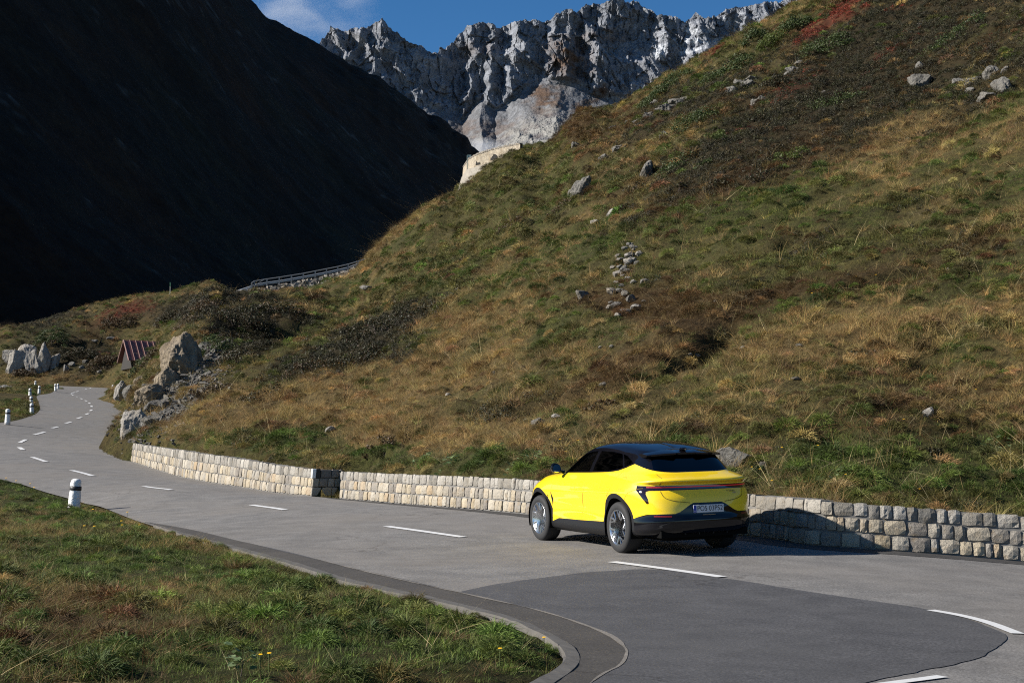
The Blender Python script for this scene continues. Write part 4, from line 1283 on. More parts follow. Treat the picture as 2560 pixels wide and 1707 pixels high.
# back of the drain niche between the walls
def niche():
    pB, tB = path_at(sB0); pA, tA = path_at(sA1)
    nB, nA_ = np.array([tB[1], -tB[0]]), np.array([tA[1], -tA[0]])
    zB, zA = float(road_z(*pB)), float(road_z(*pA))
    a = pB + nB * 0.9; b = pA + nA_ * 0.75
    V = [(a[0], a[1], zB - .1), (b[0], b[1], zA - .1), (b[0], b[1], zA + .62), (a[0], a[1], zB + .7)]
    a2 = a + nB * .2; b2 = b + nA_ * .2
    V += [(a2[0], a2[1], zB - .1), (b2[0], b2[1], zA - .1), (b2[0], b2[1], zA + .62), (a2[0], a2[1], zB + .7)]
    me = mesh_from("niche_back", V, [(0, 1, 2, 3), (5, 4, 7, 6), (3, 2, 6, 7), (0, 3, 7, 4), (1, 5, 6, 2)])
    o = obj("niche_wall", me, M_MORTAR)
    tag(o, "dark back of the drain niche between the two stone walls", "wall")
niche()

# ------------------------------------------------------------------ bollards
M_WHITEPAINT = None
def bollard_mats():
    m, nt, b = new_mat("bollard_white")
    tc = N(nt, "ShaderNodeTexCoord")
    n = noise(nt, 9, 6, 0.65, tc.outputs["Object"])
    r = ramp(nt, [(0.30, (0.50, 0.49, 0.46)), (0.42, (0.74, 0.74, 0.72)), (0.8, (0.80, 0.80, 0.79))])
    nt.links.new(n.outputs[0], r.inputs[0]); nt.links.new(r.outputs[0], b.inputs["Base Color"])
    b.inputs["Roughness"].default_value = 0.75
    n2 = noise(nt, 14, 4, 0.6, tc.outputs["Object"])
    bump(nt, n2.outputs[0], 1.0, 0.05, b)
    k = simple("bollard_black", (0.015, 0.015, 0.016), 0.55, var=0.4, scale=20)
    return m, k
M_BW, M_BB = bollard_mats()
def rough_lathe(name, prof, seg, amp, seed):
    me = lathe(name, prof, seg)
    co = np.array([v.co for v in me.vertices])
    d = amp * fbm(co[:, 0] * 9 + seed, co[:, 1] * 9, co[:, 2] * 9, seed=seed, octaves=3)
    r = np.hypot(co[:, 0], co[:, 1]) + 1e-6
    co[:, 0] *= 1 + d / np.maximum(r, .05); co[:, 1] *= 1 + d / np.maximum(r, .05)
    me.vertices.foreach_set("co", co.astype(np.float32).ravel())
    return me
post_me = rough_lathe("bollard_post", [(0.168, -0.15), (0.166, 0.0), (0.160, 0.15), (0.155, 0.32), (0.149, 0.50), (0.145, 0.66), (0.140, 0.72), (0.127, 0.77), (0.095, 0.805), (0.05, 0.82), (0.01, 0.824)], 22, 0.016, 5)
band_me = rough_lathe("bollard_band", [(0.148, 0.500), (0.1605, 0.503), (0.1590, 0.56), (0.1575, 0.615), (0.142, 0.618)], 22, 0.012, 5)
post_me.materials.append(M_BW); band_me.materials.append(M_BB)
bol = [((185, 1269), "white stone bollard with black band standing alone on the near grass verge", None),
       ((19, 1050), "white bollard with black band at the kerb of the outer road bend", None),
       ((80, 1032), None, 1), ((79, 1006), None, 1), ((75, 986), None, 1), ((98, 979), None, 1), ((145, 973.5), None, 2), ((139, 972.5), None, 2), ((88, 967.5), None, 1),
       ((281, 975), None, 3), ((303, 993), None, 3)]
bolY = [42.0, 89, 113, 130, 157, 170, 200, 190, 222, 190, 152]
blab = {1: ("small white bollard with black band on the far grass verge", "bollards on the far verge"), 2: ("one of two white bollards side by side at the tip of the far verge", "pair of bollards at the verge tip"), 3: ("low white bollard at the foot of the rocky outcrop beside the road", "bollards under the outcrop")}
for k, ((px, py), lab, grp) in enumerate(bol):
    p = on_ground(px, py) if k == 0 else at(px, py, bolY[k])
    if p is None: p = at(px, py, bolY[k])
    z = float(ground_at(p[0], p[1]))
    if not (k == 0):
        z = max(z, p[2] - 0.1) if abs(z - p[2]) > 0.25 else z
    root = empty("bollard", (p[0], p[1], z - 0.02))
    a = obj("post", post_me, None, root); b = obj("band", band_me, None, root)
    root.rotation_euler = (rng.normal(0, .03), rng.normal(0, .03), rng.uniform(0, 6.28))
    if lab: tag(root, lab, "bollard")
    else: tag(root, blab[grp][0], "bollard", blab[grp][1])

# ------------------------------------------------------------------ rocks
def rock_mesh(seed, scale, planes=16, sub=4, amp=0.10, flat=0.0, stretch=1.0):
    r = np.random.default_rng(seed)
    bm = bmesh.new()
    bmesh.ops.create_icosphere(bm, subdivisions=sub, radius=1.0)
    co = np.array([v.co for v in bm.verts])
    d = co / np.linalg.norm(co, axis=1)[:, None]
    pn = r.normal(size=(planes, 3)); pn[:, 2] *= (1 - flat * .5); pn /= np.linalg.norm(pn, axis=1)[:, None]
    pd = r.uniform(0.55, 1.0, planes)
    dots = d @ pn.T
    rad = np.where(dots > 0.05, pd / np.maximum(dots, 0.05), 9).min(1)
    rad = np.minimum(rad, 1.15)
    q = d * rad[:, None]
    n = fbm(q[:, 0] * 2 + seed, q[:, 1] * 2, q[:, 2] * 2, seed=seed, octaves=4, gain=.55) * amp + amp * .8 * ridged(q[:, 0] * 3.2 + seed, q[:, 1] * 3.2, q[:, 2] * 1.2 * stretch, seed=seed + 3, octaves=3)
    q = q * (1 + n)[:, None] * np.asarray(scale)
    for v, c in zip(bm.verts, q): v.co = c
    me = bpy.data.meshes.new("rock"); bm.to_mesh(me); bm.free()
    return me

def put_rock(px, py, wpx, hpx, mat, label, group=None, seed=0, depth=1.0, name="boulder", Y=None, sink=0.35, rot=None, tilt=0.0, cat="rock", amp=.10, planes=16, sub=4, stretch=1.0, flat_=False):
    """a rock whose outline covers about wpx x hpx photo pixels at its place on the ground"""
    p = on_ground(px, py + hpx * 0.5) if Y is None else at(px, py + hpx * .5, Y)
    if p is None: return None
    k = p[1] / F
    a, c = wpx * k / 2, hpx * k / 2
    if name == 'rock_outcrop' and Y is None and mat is M_GRANITE: a, c = a * 1.15, c * .62
    elif name == 'rock_outcrop' and Y is None: a, c = a * 1.2, c * .70
    elif name == 'rock_outcrop': c = c * .8
    if flat_: amp, planes, sink = .26, 26, .75
    me = rock_mesh(seed, (a, a * depth, c * (1 + sink)), planes=planes, amp=amp, sub=sub, stretch=stretch)
    me.materials.append(mat)
    ctr = Vector((p[0], p[1] + a * depth * 0.25, p[2] + c * (1 - sink)))
    o = bpy.data.objects.new(name, me); COL.objects.link(o)
    o.location = ctr
    o.rotation_euler = (0, tilt, rng.uniform(-.3, .3) if rot is None else rot)
    tag(o, label, cat, group)
    return o

put_rock(1838, 1143, 112, 42, M_GRANITE, "long grey boulder lying in the grass behind the yellow car", seed=11, depth=.6, amp=.12)
put_rock(1910, 1160, 26, 12, M_GRANITE, "small grey stone just right of the long boulder behind the car", seed=12)
put_rock(1352, 1052, 42, 16, M_GRANITE, "flat grey stone in the straw grass above the wall", seed=13)
put_rock(1388, 1038, 26, 10, M_PALE, "small pale stone above the flat grey stone on the slope", seed=14)
put_rock(826, 1073, 34, 12, M_PALE, "slim white stone slab in the straw above the curved wall", seed=15, tilt=-.4)
put_rock(921, 718, 40, 14, M_GRANITE, "grey boulder in green grass near the rubble wall", seed=16)
put_rock(1530, 530, 36, 16, M_PALE, "pale angular slab lying tilted on the upper meadow", seed=17, tilt=-.45)
put_rock(1488, 553, 28, 14, M_PALE, "pale stone just below the angular slab on the upper meadow", seed=18)
put_rock(1456, 735, 36, 26, M_GRANITE, "dark rounded boulder left of the stone pile", seed=19)
put_rock(1618, 412, 36, 56, M_GRANITE, "upright grey rock standing in the heath below the green shrubs", seed=20, name="rock_outcrop", sink=.68, amp=.16, stretch=.4)
put_rock(1458, 452, 44, 64, M_GRANITE, "grey rock face sticking out of the heath by the spur", seed=21, name="rock_outcrop", sink=.68, amp=.16, stretch=.4, tilt=.4)
put_rock(1437, 470, 30, 36, M_GRANITE, "smaller grey rock beside the rock face by the spur", seed=22, name="rock_outcrop", sink=.68, amp=.16)
put_rock(2300, 185, 56, 60, M_GRANITE, "large pale rock on the heath below the red bilberry streak", seed=23, name="rock_outcrop", sink=.68, amp=.14)
put_rock(2305, 155, 26, 30, M_GRANITE, "small rock perched above the large pale rock on the heath", seed=24, name="rock_outcrop", sink=.68)
for i, (x, y, w, h) in enumerate([(2440, 190, 56, 40), (2480, 170, 44, 46), (2505, 200, 40, 50), (2400, 195, 30, 24), (2470, 230, 60, 40), (2515, 165, 26, 30), (2425, 222, 26, 18)]):
    put_rock(x, y, w, h, M_GRANITE, "weathered rock in the broken outcrop on the dark heath", "rocks of the heath outcrop", seed=30 + i, name="rock_outcrop", sink=.68, amp=.16, stretch=.5)
for i, (x, y, w, h) in enumerate([(1880, 190, 40, 22), (1865, 205, 50, 30), (1830, 215, 44, 24), (1985, 165, 40, 22), (2000, 150, 34, 22), (1975, 178, 30, 20), (1720, 240, 40, 20), (1695, 250, 50, 26), (1665, 262, 44, 26), (1740, 232, 30, 18), (1600, 296, 40, 26), (1575, 300, 30, 20), (1890, 248, 28, 28), (1905, 240, 30, 20), (1780, 268, 40, 24), (1760, 275, 30, 18), (1660, 330, 30, 24), (1550, 365, 40, 18), (1510, 385, 26, 16), (1440, 355, 26, 22), (1640, 250, 26, 18), (1845, 200, 26, 20), (1625, 282, 30, 20), (1535, 315, 30, 18)]):
    put_rock(x, y, w, h, M_GRANITE, "grey crag in the rocky ledges below the green mountain shrubs", "crags of the rocky ledges", seed=50 + i, name="rock_outcrop", sink=.68, amp=.16, sub=4, stretch=.7, flat_=True)
for i in range(46):                       # the stone pile
    t = rng.uniform(0, 1)
    x = np.interp(t, [0, .35, 1], [1580, 1560, 1545]) + rng.normal(0, 10 + 16 * t)
    y = 600 + 185 * t ** 0.8 + rng.normal(0, 5)
    w = rng.uniform(14, 34) * (0.7 + .6 * t)
    put_rock(x, y, w, w * rng.uniform(.4, .7), M_GRANITE if i % 3 else M_PALE, "dull grey stone in the loose pile running down the meadow" if i % 3 else "pale stone in the loose pile running down the meadow", "stones of the meadow pile", seed=90 + i, sub=2, sink=.15)
for i, (x, y, w, h) in enumerate([(1620, 708, 20, 9), (1474, 742, 16, 8), (1610, 752, 16, 8), (1745, 888, 22, 9), (1725, 885, 14, 8), (1505, 960, 24, 14), (1530, 865, 16, 8), (1500, 868, 12, 8), (1858, 868, 18, 10), (2370, 675, 16, 10), (1990, 630, 16, 9), (1790, 750, 12, 7), (2000, 862, 22, 8), (2320, 1030, 40, 26), (1990, 945, 30, 10), (1120, 985, 16, 7), (1235, 930, 14, 10), (760, 860, 14, 8), (2028, 175, 20, 6), (2300, 60, 18, 6), (2060, 230, 18, 6), (1345, 255, 10, 6), (505, 975, 18, 14), (540, 965, 12, 10), (575, 970, 12, 10), (1315, 1050, 14, 8)]):
    put_rock(x, y, w, h, M_PALE if i % 2 else M_GRANITE, "small pale stone lying half hidden in the meadow grass" if i % 2 else "small dull grey stone half hidden in the meadow grass", "small stones scattered in the meadow", seed=140 + i, sub=2, sink=.3)
# rock nose beside the road
nose = [(455, 862, 120, 140, M_TAN, .9, None, "big tan rock face with cracked layers above the road bend"), (415, 925, 80, 80, M_TAN, .9, None, "tan rock rib below the big cracked rock face"), (335, 1030, 84, 100, M_PALE, .8, None, "smooth pale slab leaning at the road's edge below the outcrop"),
        (375, 965, 84, 80, M_TAN, .8, None, "jagged brown rock above the smooth pale slab"), (400, 1000, 66, 50, M_SLATE, .8, None, "dark slaty rock right of the smooth pale slab"), (352, 945, 50, 50, M_TAN, .8, 92, "upright tan rock behind the jagged brown rock"), (300, 962, 44, 50, M_PALE, .8, 122, "pale rock pillar at the inside of the far road bend"), (322, 968, 44, 46, M_GRANITE, .8, 112, "grey rock beside the pale rock pillar at the far bend"), (385, 1040, 50, 40, M_SLATE, .8, None, "low dark rock beside the pale slab near the curved wall")]
for i, (x, y, w, h, mt, dp, Y, lab) in enumerate(nose):
    put_rock(x, y, w, h, mt, lab, seed=200 + i, depth=dp, Y=Y, sink=.55, name="rock_outcrop", amp=.16, planes=34, sub=5, stretch=.9, tilt=.10)
face = [(40, 890, 50, 80, .10), (75, 890, 50, 100, -.1), (108, 888, 40, 90, -.05), (60, 870, 60, 50, .2), (25, 880, 44, 40, .3), (133, 895, 26, 60, .15), (90, 910, 40, 50, 0), (55, 915, 44, 40, .1)]
face_lab = ["broad pale slab at the outer side of the cliff on the knoll", "tallest pale slab in the middle of the cliff on the knoll", "upright pale slab under the green shrub on the knoll", "leaning pale block on top of the knoll cliff", "small rounded block at the cliff's grassy outer edge", "slim pointed slab at the inner end of the knoll cliff", "low pale block at the foot of the tallest cliff slab", "low block in the brown heather under the broad cliff slab"]
for i, (x, y, w, h, tl_) in enumerate(face):
    put_rock(x, y, w, h, M_PALE, face_lab[i], "slabs of the pale cliff", seed=220 + i, depth=.6, Y=251 + i * .3, sink=.35, name="rock_outcrop", amp=.11, planes=30, sub=5, stretch=.9, tilt=tl_)
for i, (x, y, w, h) in enumerate([(180, 905, 16, 20), (212, 900, 14, 14), (165, 915, 14, 26), (205, 915, 12, 12), (250, 925, 16, 12), (280, 842, 26, 12), (235, 850, 20, 10)]):
    put_rock(x, y, w, h, M_GRANITE, "grey rock among the heather of the knoll behind the road", "rocks in the knoll heather", seed=240 + i, sub=3, sink=.4, name="rock_outcrop", amp=.15)
# slate chips below the nose
def scree():
    V, Fs = [], []
    r = np.random.default_rng(5)
    for i in range(2600):
        q = r.uniform()
        px = np.interp(q, [0, 1], [540, 345]) + r.normal(0, 34); py = np.interp(q, [0, 1], [880, 1065]) + r.normal(0, 26)
        p = on_ground(px, py, 50, 110) if i % 1 == 0 else None
        if p is None or p[1] > 105: continue
        s = r.uniform(.04, .16) * (2.2 if r.uniform() < .04 else 1)
        M = Euler((r.uniform(-.6, .6), r.uniform(-.6, .6), r.uniform(0, 6.28))).to_matrix()
        o = len(V)
        for c in ((-1, -.6, -.25), (1, -.7, -.25), (.8, .7, -.25), (-.9, .6, -.25), (-.8, -.5, .25), (.7, -.5, .25), (.6, .5, .25), (-.7, .5, .25)):
            V.append(tuple(M @ (Vector(c) * s) + Vector(p)))
        for f in ((0, 3, 2, 1), (4, 5, 6, 7), (0, 1, 5, 4), (1, 2, 6, 5), (2, 3, 7, 6), (3, 0, 4, 7)): Fs.append(tuple(o + k for k in f))
    o = obj("scree", mesh_from("scree", V, Fs), M_SLATE)
    tag(o, "loose dark slate chips on the bank beside the rock nose", "scree", kind="stuff")
scree()
# ------------------------------------------------------------------ car
def car_paint(name, col, flake=0.02):
    m, nt, b = new_mat(name)
    b.inputs["Base Color"].default_value = tuple(col) + (1,)
    b.inputs["Roughness"].default_value = 0.38
    b.inputs["Specular IOR Level"].default_value = 0.5
    b.inputs["Coat Weight"].default_value = 1.0
    b.inputs["Coat Roughness"].default_value = 0.04
    tc = N(nt, "ShaderNodeTexCoord")
    n = noise(nt, 3.0, 3, 0.5, tc.outputs["Object"])
    c = mixc(nt, n.outputs[0], [k * 0.96 for k in col], [min(1, k * 1.03) for k in col])
    nt.links.new(c, b.inputs["Base Color"])
    return m
def glass_mat(name, tint, gloss_rough=0.02):
    m, nt, b = new_mat(name)
    out = nt.nodes["Material Output"]
    tr = N(nt, "ShaderNodeBsdfTransparent"); tr.inputs[0].default_value = tuple(tint) + (1,)
    gl = N(nt, "ShaderNodeBsdfGlossy"); gl.inputs["Roughness"].default_value = gloss_rough
    fr = N(nt, "ShaderNodeFresnel"); fr.inputs[0].default_value = 1.52
    f2 = math_n(nt, 'ADD', fr.outputs[0], 0.03)
    mx = N(nt, "ShaderNodeMixShader")
    nt.links.new(f2, mx.inputs[0]); nt.links.new(tr.outputs[0], mx.inputs[1]); nt.links.new(gl.outputs[0], mx.inputs[2])
    nt.links.new(mx.outputs[0], out.inputs[0])
    return m
M_YEL = car_paint("yellow_paint", (0.90, 0.63, 0.006))
M_BLK = simple("gloss_black", (0.004, 0.004, 0.006), 0.05, spec=0.45)
M_TRIM = simple("black_trim", (0.007, 0.007, 0.008), 0.5, spec=.3)
M_GLASS = glass_mat("side_glass", (0.52, 0.58, 0.54))
M_GLASSD = glass_mat("privacy_glass", (0.035, 0.04, 0.045))
M_TYRE = simple("tyre_rubber", (0.022, 0.022, 0.023), 0.72, spec=0.3, var=0.3, scale=30)
M_RIM = simple("polished_rim", (0.60, 0.61, 0.63), 0.22, metal=1.0)
M_RIMD = simple("dark_rim", (0.03, 0.03, 0.033), 0.35, metal=0.6)
M_DISC = simple("brake_disc", (0.05, 0.05, 0.052), 0.5, metal=.5)
M_RED = simple("red_caliper", (0.62, 0.02, 0.015), 0.35)
M_UNDER = simple("underbody", (0.004, 0.004, 0.004), 0.95, spec=.1)
M_SEAT = simple("seat_fabric", (0.03, 0.03, 0.032), 0.8)
M_CHROME = simple("dark_chrome", (0.35, 0.36, 0.38), 0.15, metal=1.0)
M_LENS = simple("lamp_lens", (0.012, 0.004, 0.005), 0.05, coat=1.0)
def emit(name, col, s):
    m, nt, b = new_mat(name)
    b.inputs["Base Color"].default_value = tuple(col) + (1,)
    b.inputs["Emission Color"].default_value = tuple(col) + (1,)
    b.inputs["Emission Strength"].default_value = s
    return m
M_TAIL = emit("tail_light_glow", (0.35, 0.008, 0.015), 0.22)
M_REFL = simple("red_reflector", (0.16, 0.012, 0.012), 0.2)
M_PLATE = simple("number_plate_white", (0.55, 0.57, 0.60), 0.5)
M_PLATEB = simple("number_plate_blue", (0.012, 0.03, 0.30), 0.5)
M_INK = simple("plate_ink", (0.01, 0.01, 0.012), 0.5)
M_BADGE = simple("badge_black", (0.012, 0.012, 0.012), 0.3)

car = empty("car", (0, 0, 0))
tag(car, "bright yellow electric SUV with black roof driving along the stone wall", "car")

def pchip(xs, ys, x):
    xs = np.asarray(xs, float); ys = np.asarray(ys, float)
    h = np.diff(xs); d = np.diff(ys) / h
    m = np.zeros_like(ys)
    for i in range(1, len(xs) - 1):
        if d[i - 1] * d[i] > 0:
            w1, w2 = 2 * h[i] + h[i - 1], h[i] + 2 * h[i - 1]
            m[i] = (w1 + w2) / (w1 / d[i - 1] + w2 / d[i])
    m[0], m[-1] = d[0], d[-1]
    k = np.clip(np.searchsorted(xs, x) - 1, 0, len(xs) - 2)
    t = (x - xs[k]) / h[k]
    return ys[k] * (2 * t ** 3 - 3 * t ** 2 + 1) + h[k] * m[k] * (t ** 3 - 2 * t ** 2 + t) + ys[k + 1] * (-2 * t ** 3 + 3 * t ** 2) + h[k] * m[k + 1] * (t ** 3 - t ** 2)

#        xf    zf    xr     zr    ymid  zmid  nf   nr   taper
LV = np.array([
    (3.72, 0.24, -0.90, 0.30, 0.88, 0.235, 3.0, 3.2, 0.00),
    (3.86, 0.30, -1.08, 0.36, 0.945, 0.275, 3.0, 3.2, 0.00),
    (3.93, 0.40, -1.135, 0.44, 0.965, 0.35, 3.0, 3.2, 0.00),
    (3.95, 0.50, -1.14, 0.53, 0.962, 0.45, 3.0, 3.3, 0.00),
    (3.95, 0.60, -1.115, 0.63, 0.955, 0.56, 3.0, 3.3, 0.00),
    (3.94, 0.70, -1.105, 0.74, 0.962, 0.68, 3.0, 3.3, 0.00),
    (3.91, 0.80, -1.075, 0.86, 0.982, 0.80, 3.0, 3.3, 0.00),
    (3.85, 0.89, -1.030, 0.95, 0.990, 0.90, 2.9, 3.3, 0.00),
    (3.72, 0.965, -1.005, 1.00, 0.985, 0.98, 2.8, 3.3, 0.005),
    (3.50, 1.03, -1.000, 1.062, 0.972, 1.055, 2.6, 3.3, 0.01),
    (3.20, 1.085, -1.090, 1.120, 0.948, 1.125, 2.6, 3.6, 0.025),
    (2.95, 1.120, -1.070, 1.148, 0.925, 1.175, 2.8, 4.0, 0.05),
    (2.74, 1.155, -0.93, 1.195, 0.905, 1.205, 3.0, 4.2, 0.09),
    (2.60, 1.20, -0.770, 1.245, 0.885, 1.235, 3.2, 4.6, 0.15),
    (2.44, 1.29, -0.665, 1.330, 0.835, 1.335, 3.4, 5.2, 0.18),
    (2.20, 1.43, -0.54, 1.430, 0.762, 1.455, 3.4, 5.4, 0.165),
    (1.97, 1.54, -0.42, 1.515, 0.695, 1.565, 3.4, 5.4, 0.12),
    (1.74, 1.61, -0.38, 1.545, 0.620, 1.640, 3.4, 5.2, 0.07),
    (1.50, 1.665, -0.34, 1.562, 0.48, 1.690, 3.2, 4.5, 0.04),
    (1.22, 1.70, -0.26, 1.580, 0.28, 1.716, 3.0, 4.0, 0.02),
    (0.95, 1.715, -0.16, 1.600, 0.06, 1.724, 2.6, 3.0, 0.0),
    (0.88, 1.717, -0.12, 1.604, 0.0, 1.725, 2.6, 3.0, 0.0)])
def body_grid(rows=150, nf=46, nm=130, nr=74):
    lv = np.linspace(0, len(LV) - 1, rows)
    Pm = np.stack([pchip(np.arange(len(LV)), LV[:, k], lv) for k in range(LV.shape[1])], 1)
    out = []
    for xf, zf, xr, zr, ym, zm, ef, er, tp in Pm:
        span = xf - xr
        xa = xf - min(1.15, 0.36 * span); xb = xr + min(0.86, 0.30 * span)
        a = np.linspace(0, math.pi / 2, nf)
        fx_ = xa + (xf - xa) * np.cos(a) ** (2 / ef); fy_ = np.sin(a) ** (2 / ef)
        mx = np.linspace(xa, xb, nm + 2)[1:-1]; my = np.ones(nm)
        b = np.linspace(math.pi / 2, 0, nr)
        rx = xb - (xb - xr) * np.cos(b) ** (2 / er); ry = np.sin(b) ** (2 / er)
        x = np.concatenate([fx_, mx, rx]); y = np.concatenate([fy_, my, ry])
        u = np.clip((1.1 - x) / 1.9, 0, 1); uf = np.clip((x - 1.2) / 1.2, 0, 1)
        y = y * ym * (1 - tp * u ** 1.6) * (1 - 0.02 * uf)
        xs_ = np.array([xr, 0.9, xf])
        t = np.where(x < 0.9, (0.9 - x) / max(0.9 - xr, 1e-3), (x - 0.9) / max(xf - 0.9, 1e-3))
        z = np.where(x < 0.9, zm + (zr - zm) * t ** 2, zm + (zf - zm) * t ** 2)
        out.append(np.stack([x, y, z], 1))
    G = np.array(out)
    # rear haunch and front wing swell over the wheels, door waist pulled in
    x, y, z = G[..., 0], G[..., 1], G[..., 2]
    k = np.clip(y / 0.9, 0, 1) ** 4
    hau = np.exp(-((x + 0.05) / 0.62) ** 2) * np.exp(-((z - 0.92) / 0.22) ** 2)
    wing = np.exp(-((x - 3.02) / 0.50) ** 2) * np.exp(-((z - 0.86) / 0.22) ** 2)
    waist = np.exp(-((x - 1.5) / 0.75) ** 2) * np.exp(-((z - 0.62) / 0.16) ** 2)
    crease = np.exp(-((z - (0.90 + 0.03 * (1.2 - x))) / 0.045) ** 2) * np.exp(-((x - 1.3) / 1.2) ** 2)
    G[..., 1] = y + k * (0.030 * hau + 0.026 * wing - 0.034 * waist + 0.006 * crease)
    # wing crown: bonnet edges are higher than the middle
    crown = np.exp(-((x - 3.0) / 0.6) ** 2) * np.exp(-((y - 0.78) / 0.17) ** 2) * np.clip((z - 0.9) / 0.15, 0, 1)
    G[..., 2] = z + 0.055 * crown
    return G
BG = body_grid()

def cut_mesh(G):
    n, m, _ = G.shape
    bm = bmesh.new()
    vs = [[bm.verts.new(G[i, j]) for j in range(m)] for i in range(n)]
    for i in range(n - 1):
        for j in range(m - 1):
            q = [vs[i][j], vs[i + 1][j], vs[i + 1][j + 1], vs[i][j + 1]]
            try: bm.faces.new(q)
            except ValueError: pass
    bmesh.ops.remove_doubles(bm, verts=bm.verts[:], dist=1e-5)
    bmesh.ops.dissolve_degenerate(bm, edges=bm.edges[:], dist=1e-6)
    bm.faces.ensure_lookup_table()
    return bm

def slice_poly(bm, poly, axes, cond):
    """cut faces along a polygon given in two axes (0,2)=side view, (1,2)=rear view"""
    a0, a1 = axes
    P = [np.array(p, float) for p in poly]
    for p, q in zip(P, P[1:] + P[:1]):
        lo = np.minimum(p, q) - 0.03; hi = np.maximum(p, q) + 0.03
        fs = []
        for f in bm.faces:
            c = f.calc_center_median()
            if not cond(c): continue
            if lo[0] <= c[a0] <= hi[0] and lo[1] <= c[a1] <= hi[1]: fs.append(f)
        if not fs: continue
        d = q - p
        no = Vector((0, 0, 0)); no[a0] = -d[1]; no[a1] = d[0]
        if no.length < 1e-6: continue
        co = Vector((0, 0, 0)); co[a0] = p[0]; co[a1] = p[1]
        geom = set(fs)
        for f in fs:
            geom.update(f.edges); geom.update(f.verts)
        bmesh.ops.bisect_plane(bm, geom=list(geom), plane_co=co, plane_no=no.normalized(), dist=2e-4)

def arc(cx_, cz_, r, a0, a1, n):
    return [(cx_ + r * math.cos(math.radians(a)), cz_ + r * math.sin(math.radians(a))) for a in np.linspace(a0, a1, n)]
WR, FA = 0.397, 3.019
arch_r_in, arch_r_out = 0.455, 0.525
side = lambda c: c.y > 0.45
any_ = lambda c: True
rearc = lambda c: c.x < -0.30
wheel_holes = [arc(cx_, 0.40, arch_r_in, 0, 360, 40)[:-1] for cx_ in (0.0, FA)]
arch_trim = [arc(cx_, 0.405, arch_r_out, 0, 360, 44)[:-1] for cx_ in (0.0, FA)]
R_UPPER = [(2.26, 1.185), (2.10, 1.200), (1.07, 1.222), (0.48, 1.240), (0.20, 1.268), (0.04, 1.308), (-0.10, 1.352), (-0.17, 1.372), (-0.30, 1.345), (-0.60, 1.278), (-0.77, 1.243), (-1.0, 1.30), (-1.0, 1.9), (2.3, 1.9)]
R_BUMP = [(-0.40, 0.530), (-0.60, 0.585), (-0.80, 0.630), (-1.3, 0.648), (-1.3, 0.0), (-0.40, 0.0)]
R_SILL = [(2.62, 0.30), (2.50, 0.375), (2.25, 0.435), (1.38, 0.445), (0.50, 0.465), (0.30, 0.46), (0.30, 0.1), (2.62, 0.1)]
R_FBUMP = [(3.3, 0.36), (4.2, 0.42), (4.2, 0.0), (3.3, 0.0)]
W_FRONT = [(2.06, 1.222), (1.14, 1.243), (1.165, 1.568), (1.40, 1.552), (1.60, 1.523), (1.78, 1.482), (1.92, 1.425), (2.03, 1.335)]
W_TRI = [(2.20, 1.222), (2.085, 1.224), (2.065, 1.300)]
W_REAR = [(1.03, 1.246), (0.50, 1.262), (0.22, 1.292), (0.12, 1.320), (0.31, 1.525), (0.60, 1.556), (1.05, 1.568)]
W_QUART = [(0.085, 1.332), (-0.12, 1.388), (0.12, 1.490), (0.27, 1.522)]
REARWIN = [(-0.60, 1.268), (0.60, 1.268), (0.535, 1.455), (0.0, 1.475), (-0.535, 1.455)]
REARWIN_H = [(-0.01, 1.258), (0.655, 1.258), (0.575, 1.475), (-0.01, 1.485)]
LAMP = [(-0.01, 0.985), (-0.01, 1.058), (0.55, 1.056), (0.80, 1.054), (0.955, 1.060), (0.957, 1.0), (0.945, 0.93), (0.922, 0.86), (0.886, 0.785), (0.866, 0.79), (0.872, 0.86), (0.885, 0.93), (0.875, 0.968), (0.84, 0.980), (0.76, 0.982), (0.50, 0.985)]
PLATE_REC = [(-0.01, 0.792), (0.245, 0.792), (0.30, 0.770), (0.47, 0.665), (0.53, 0.645), (0.53, 0.40), (-0.01, 0.40)]
TRUNK = [(-0.01, 1.235), (0.62, 1.235), (0.70, 1.13), (0.70, 0.93), (0.66, 0.87), (0.52, 0.825), (0.28, 0.79), (-0.01, 0.79)]
D_FRONT = [(2.36, 1.19), (2.40, 1.10), (2.47, 0.90), (2.52, 0.62), (2.50, 0.43), (1.39, 0.445), (1.30, 0.70), (1.17, 0.92), (1.13, 1.05), (1.10, 1.25)]
D_REAR = [(1.10, 1.25), (1.13, 1.05), (1.17, 0.92), (1.30, 0.70), (1.39, 0.445), (0.54, 0.465), (0.53, 0.60), (0.46, 0.74), (0.32, 0.86), (0.20, 0.95), (0.13, 1.10), (0.05, 1.33)]
VENT = [(2.50, 0.895), (2.43, 0.76), (2.515, 0.60)]

bm = cut_mesh(BG)
lampc = lambda c: c.x < -0.60
rwin = lambda c: c.x < -0.30 and c.z > 1.2
for poly, ax, cd in [(R_UPPER, (0, 2), any_), (wheel_holes[0], (0, 2), side), (wheel_holes[1], (0, 2), side), (arch_trim[0], (0, 2), side), (arch_trim[1], (0, 2), side), (R_BUMP, (0, 2), any_), (R_SILL, (0, 2), side), (R_FBUMP, (0, 2), any_),
                     (W_FRONT, (0, 2), side), (W_TRI, (0, 2), side), (W_REAR, (0, 2), side), (W_QUART, (0, 2), side), (REARWIN_H, (1, 2), rwin), (LAMP, (1, 2), lampc), (PLATE_REC, (1, 2), lampc), (TRUNK, (1, 2), rearc), (D_FRONT, (0, 2), side), (D_REAR, (0, 2), side), (VENT, (0, 2), side)]:
    slice_poly(bm, poly, ax, cd)
bm.faces.ensure_lookup_table()
C = np.array([f.calc_center_median() for f in bm.faces]); bm.normal_update()
NN = np.array([f.normal for f in bm.faces])
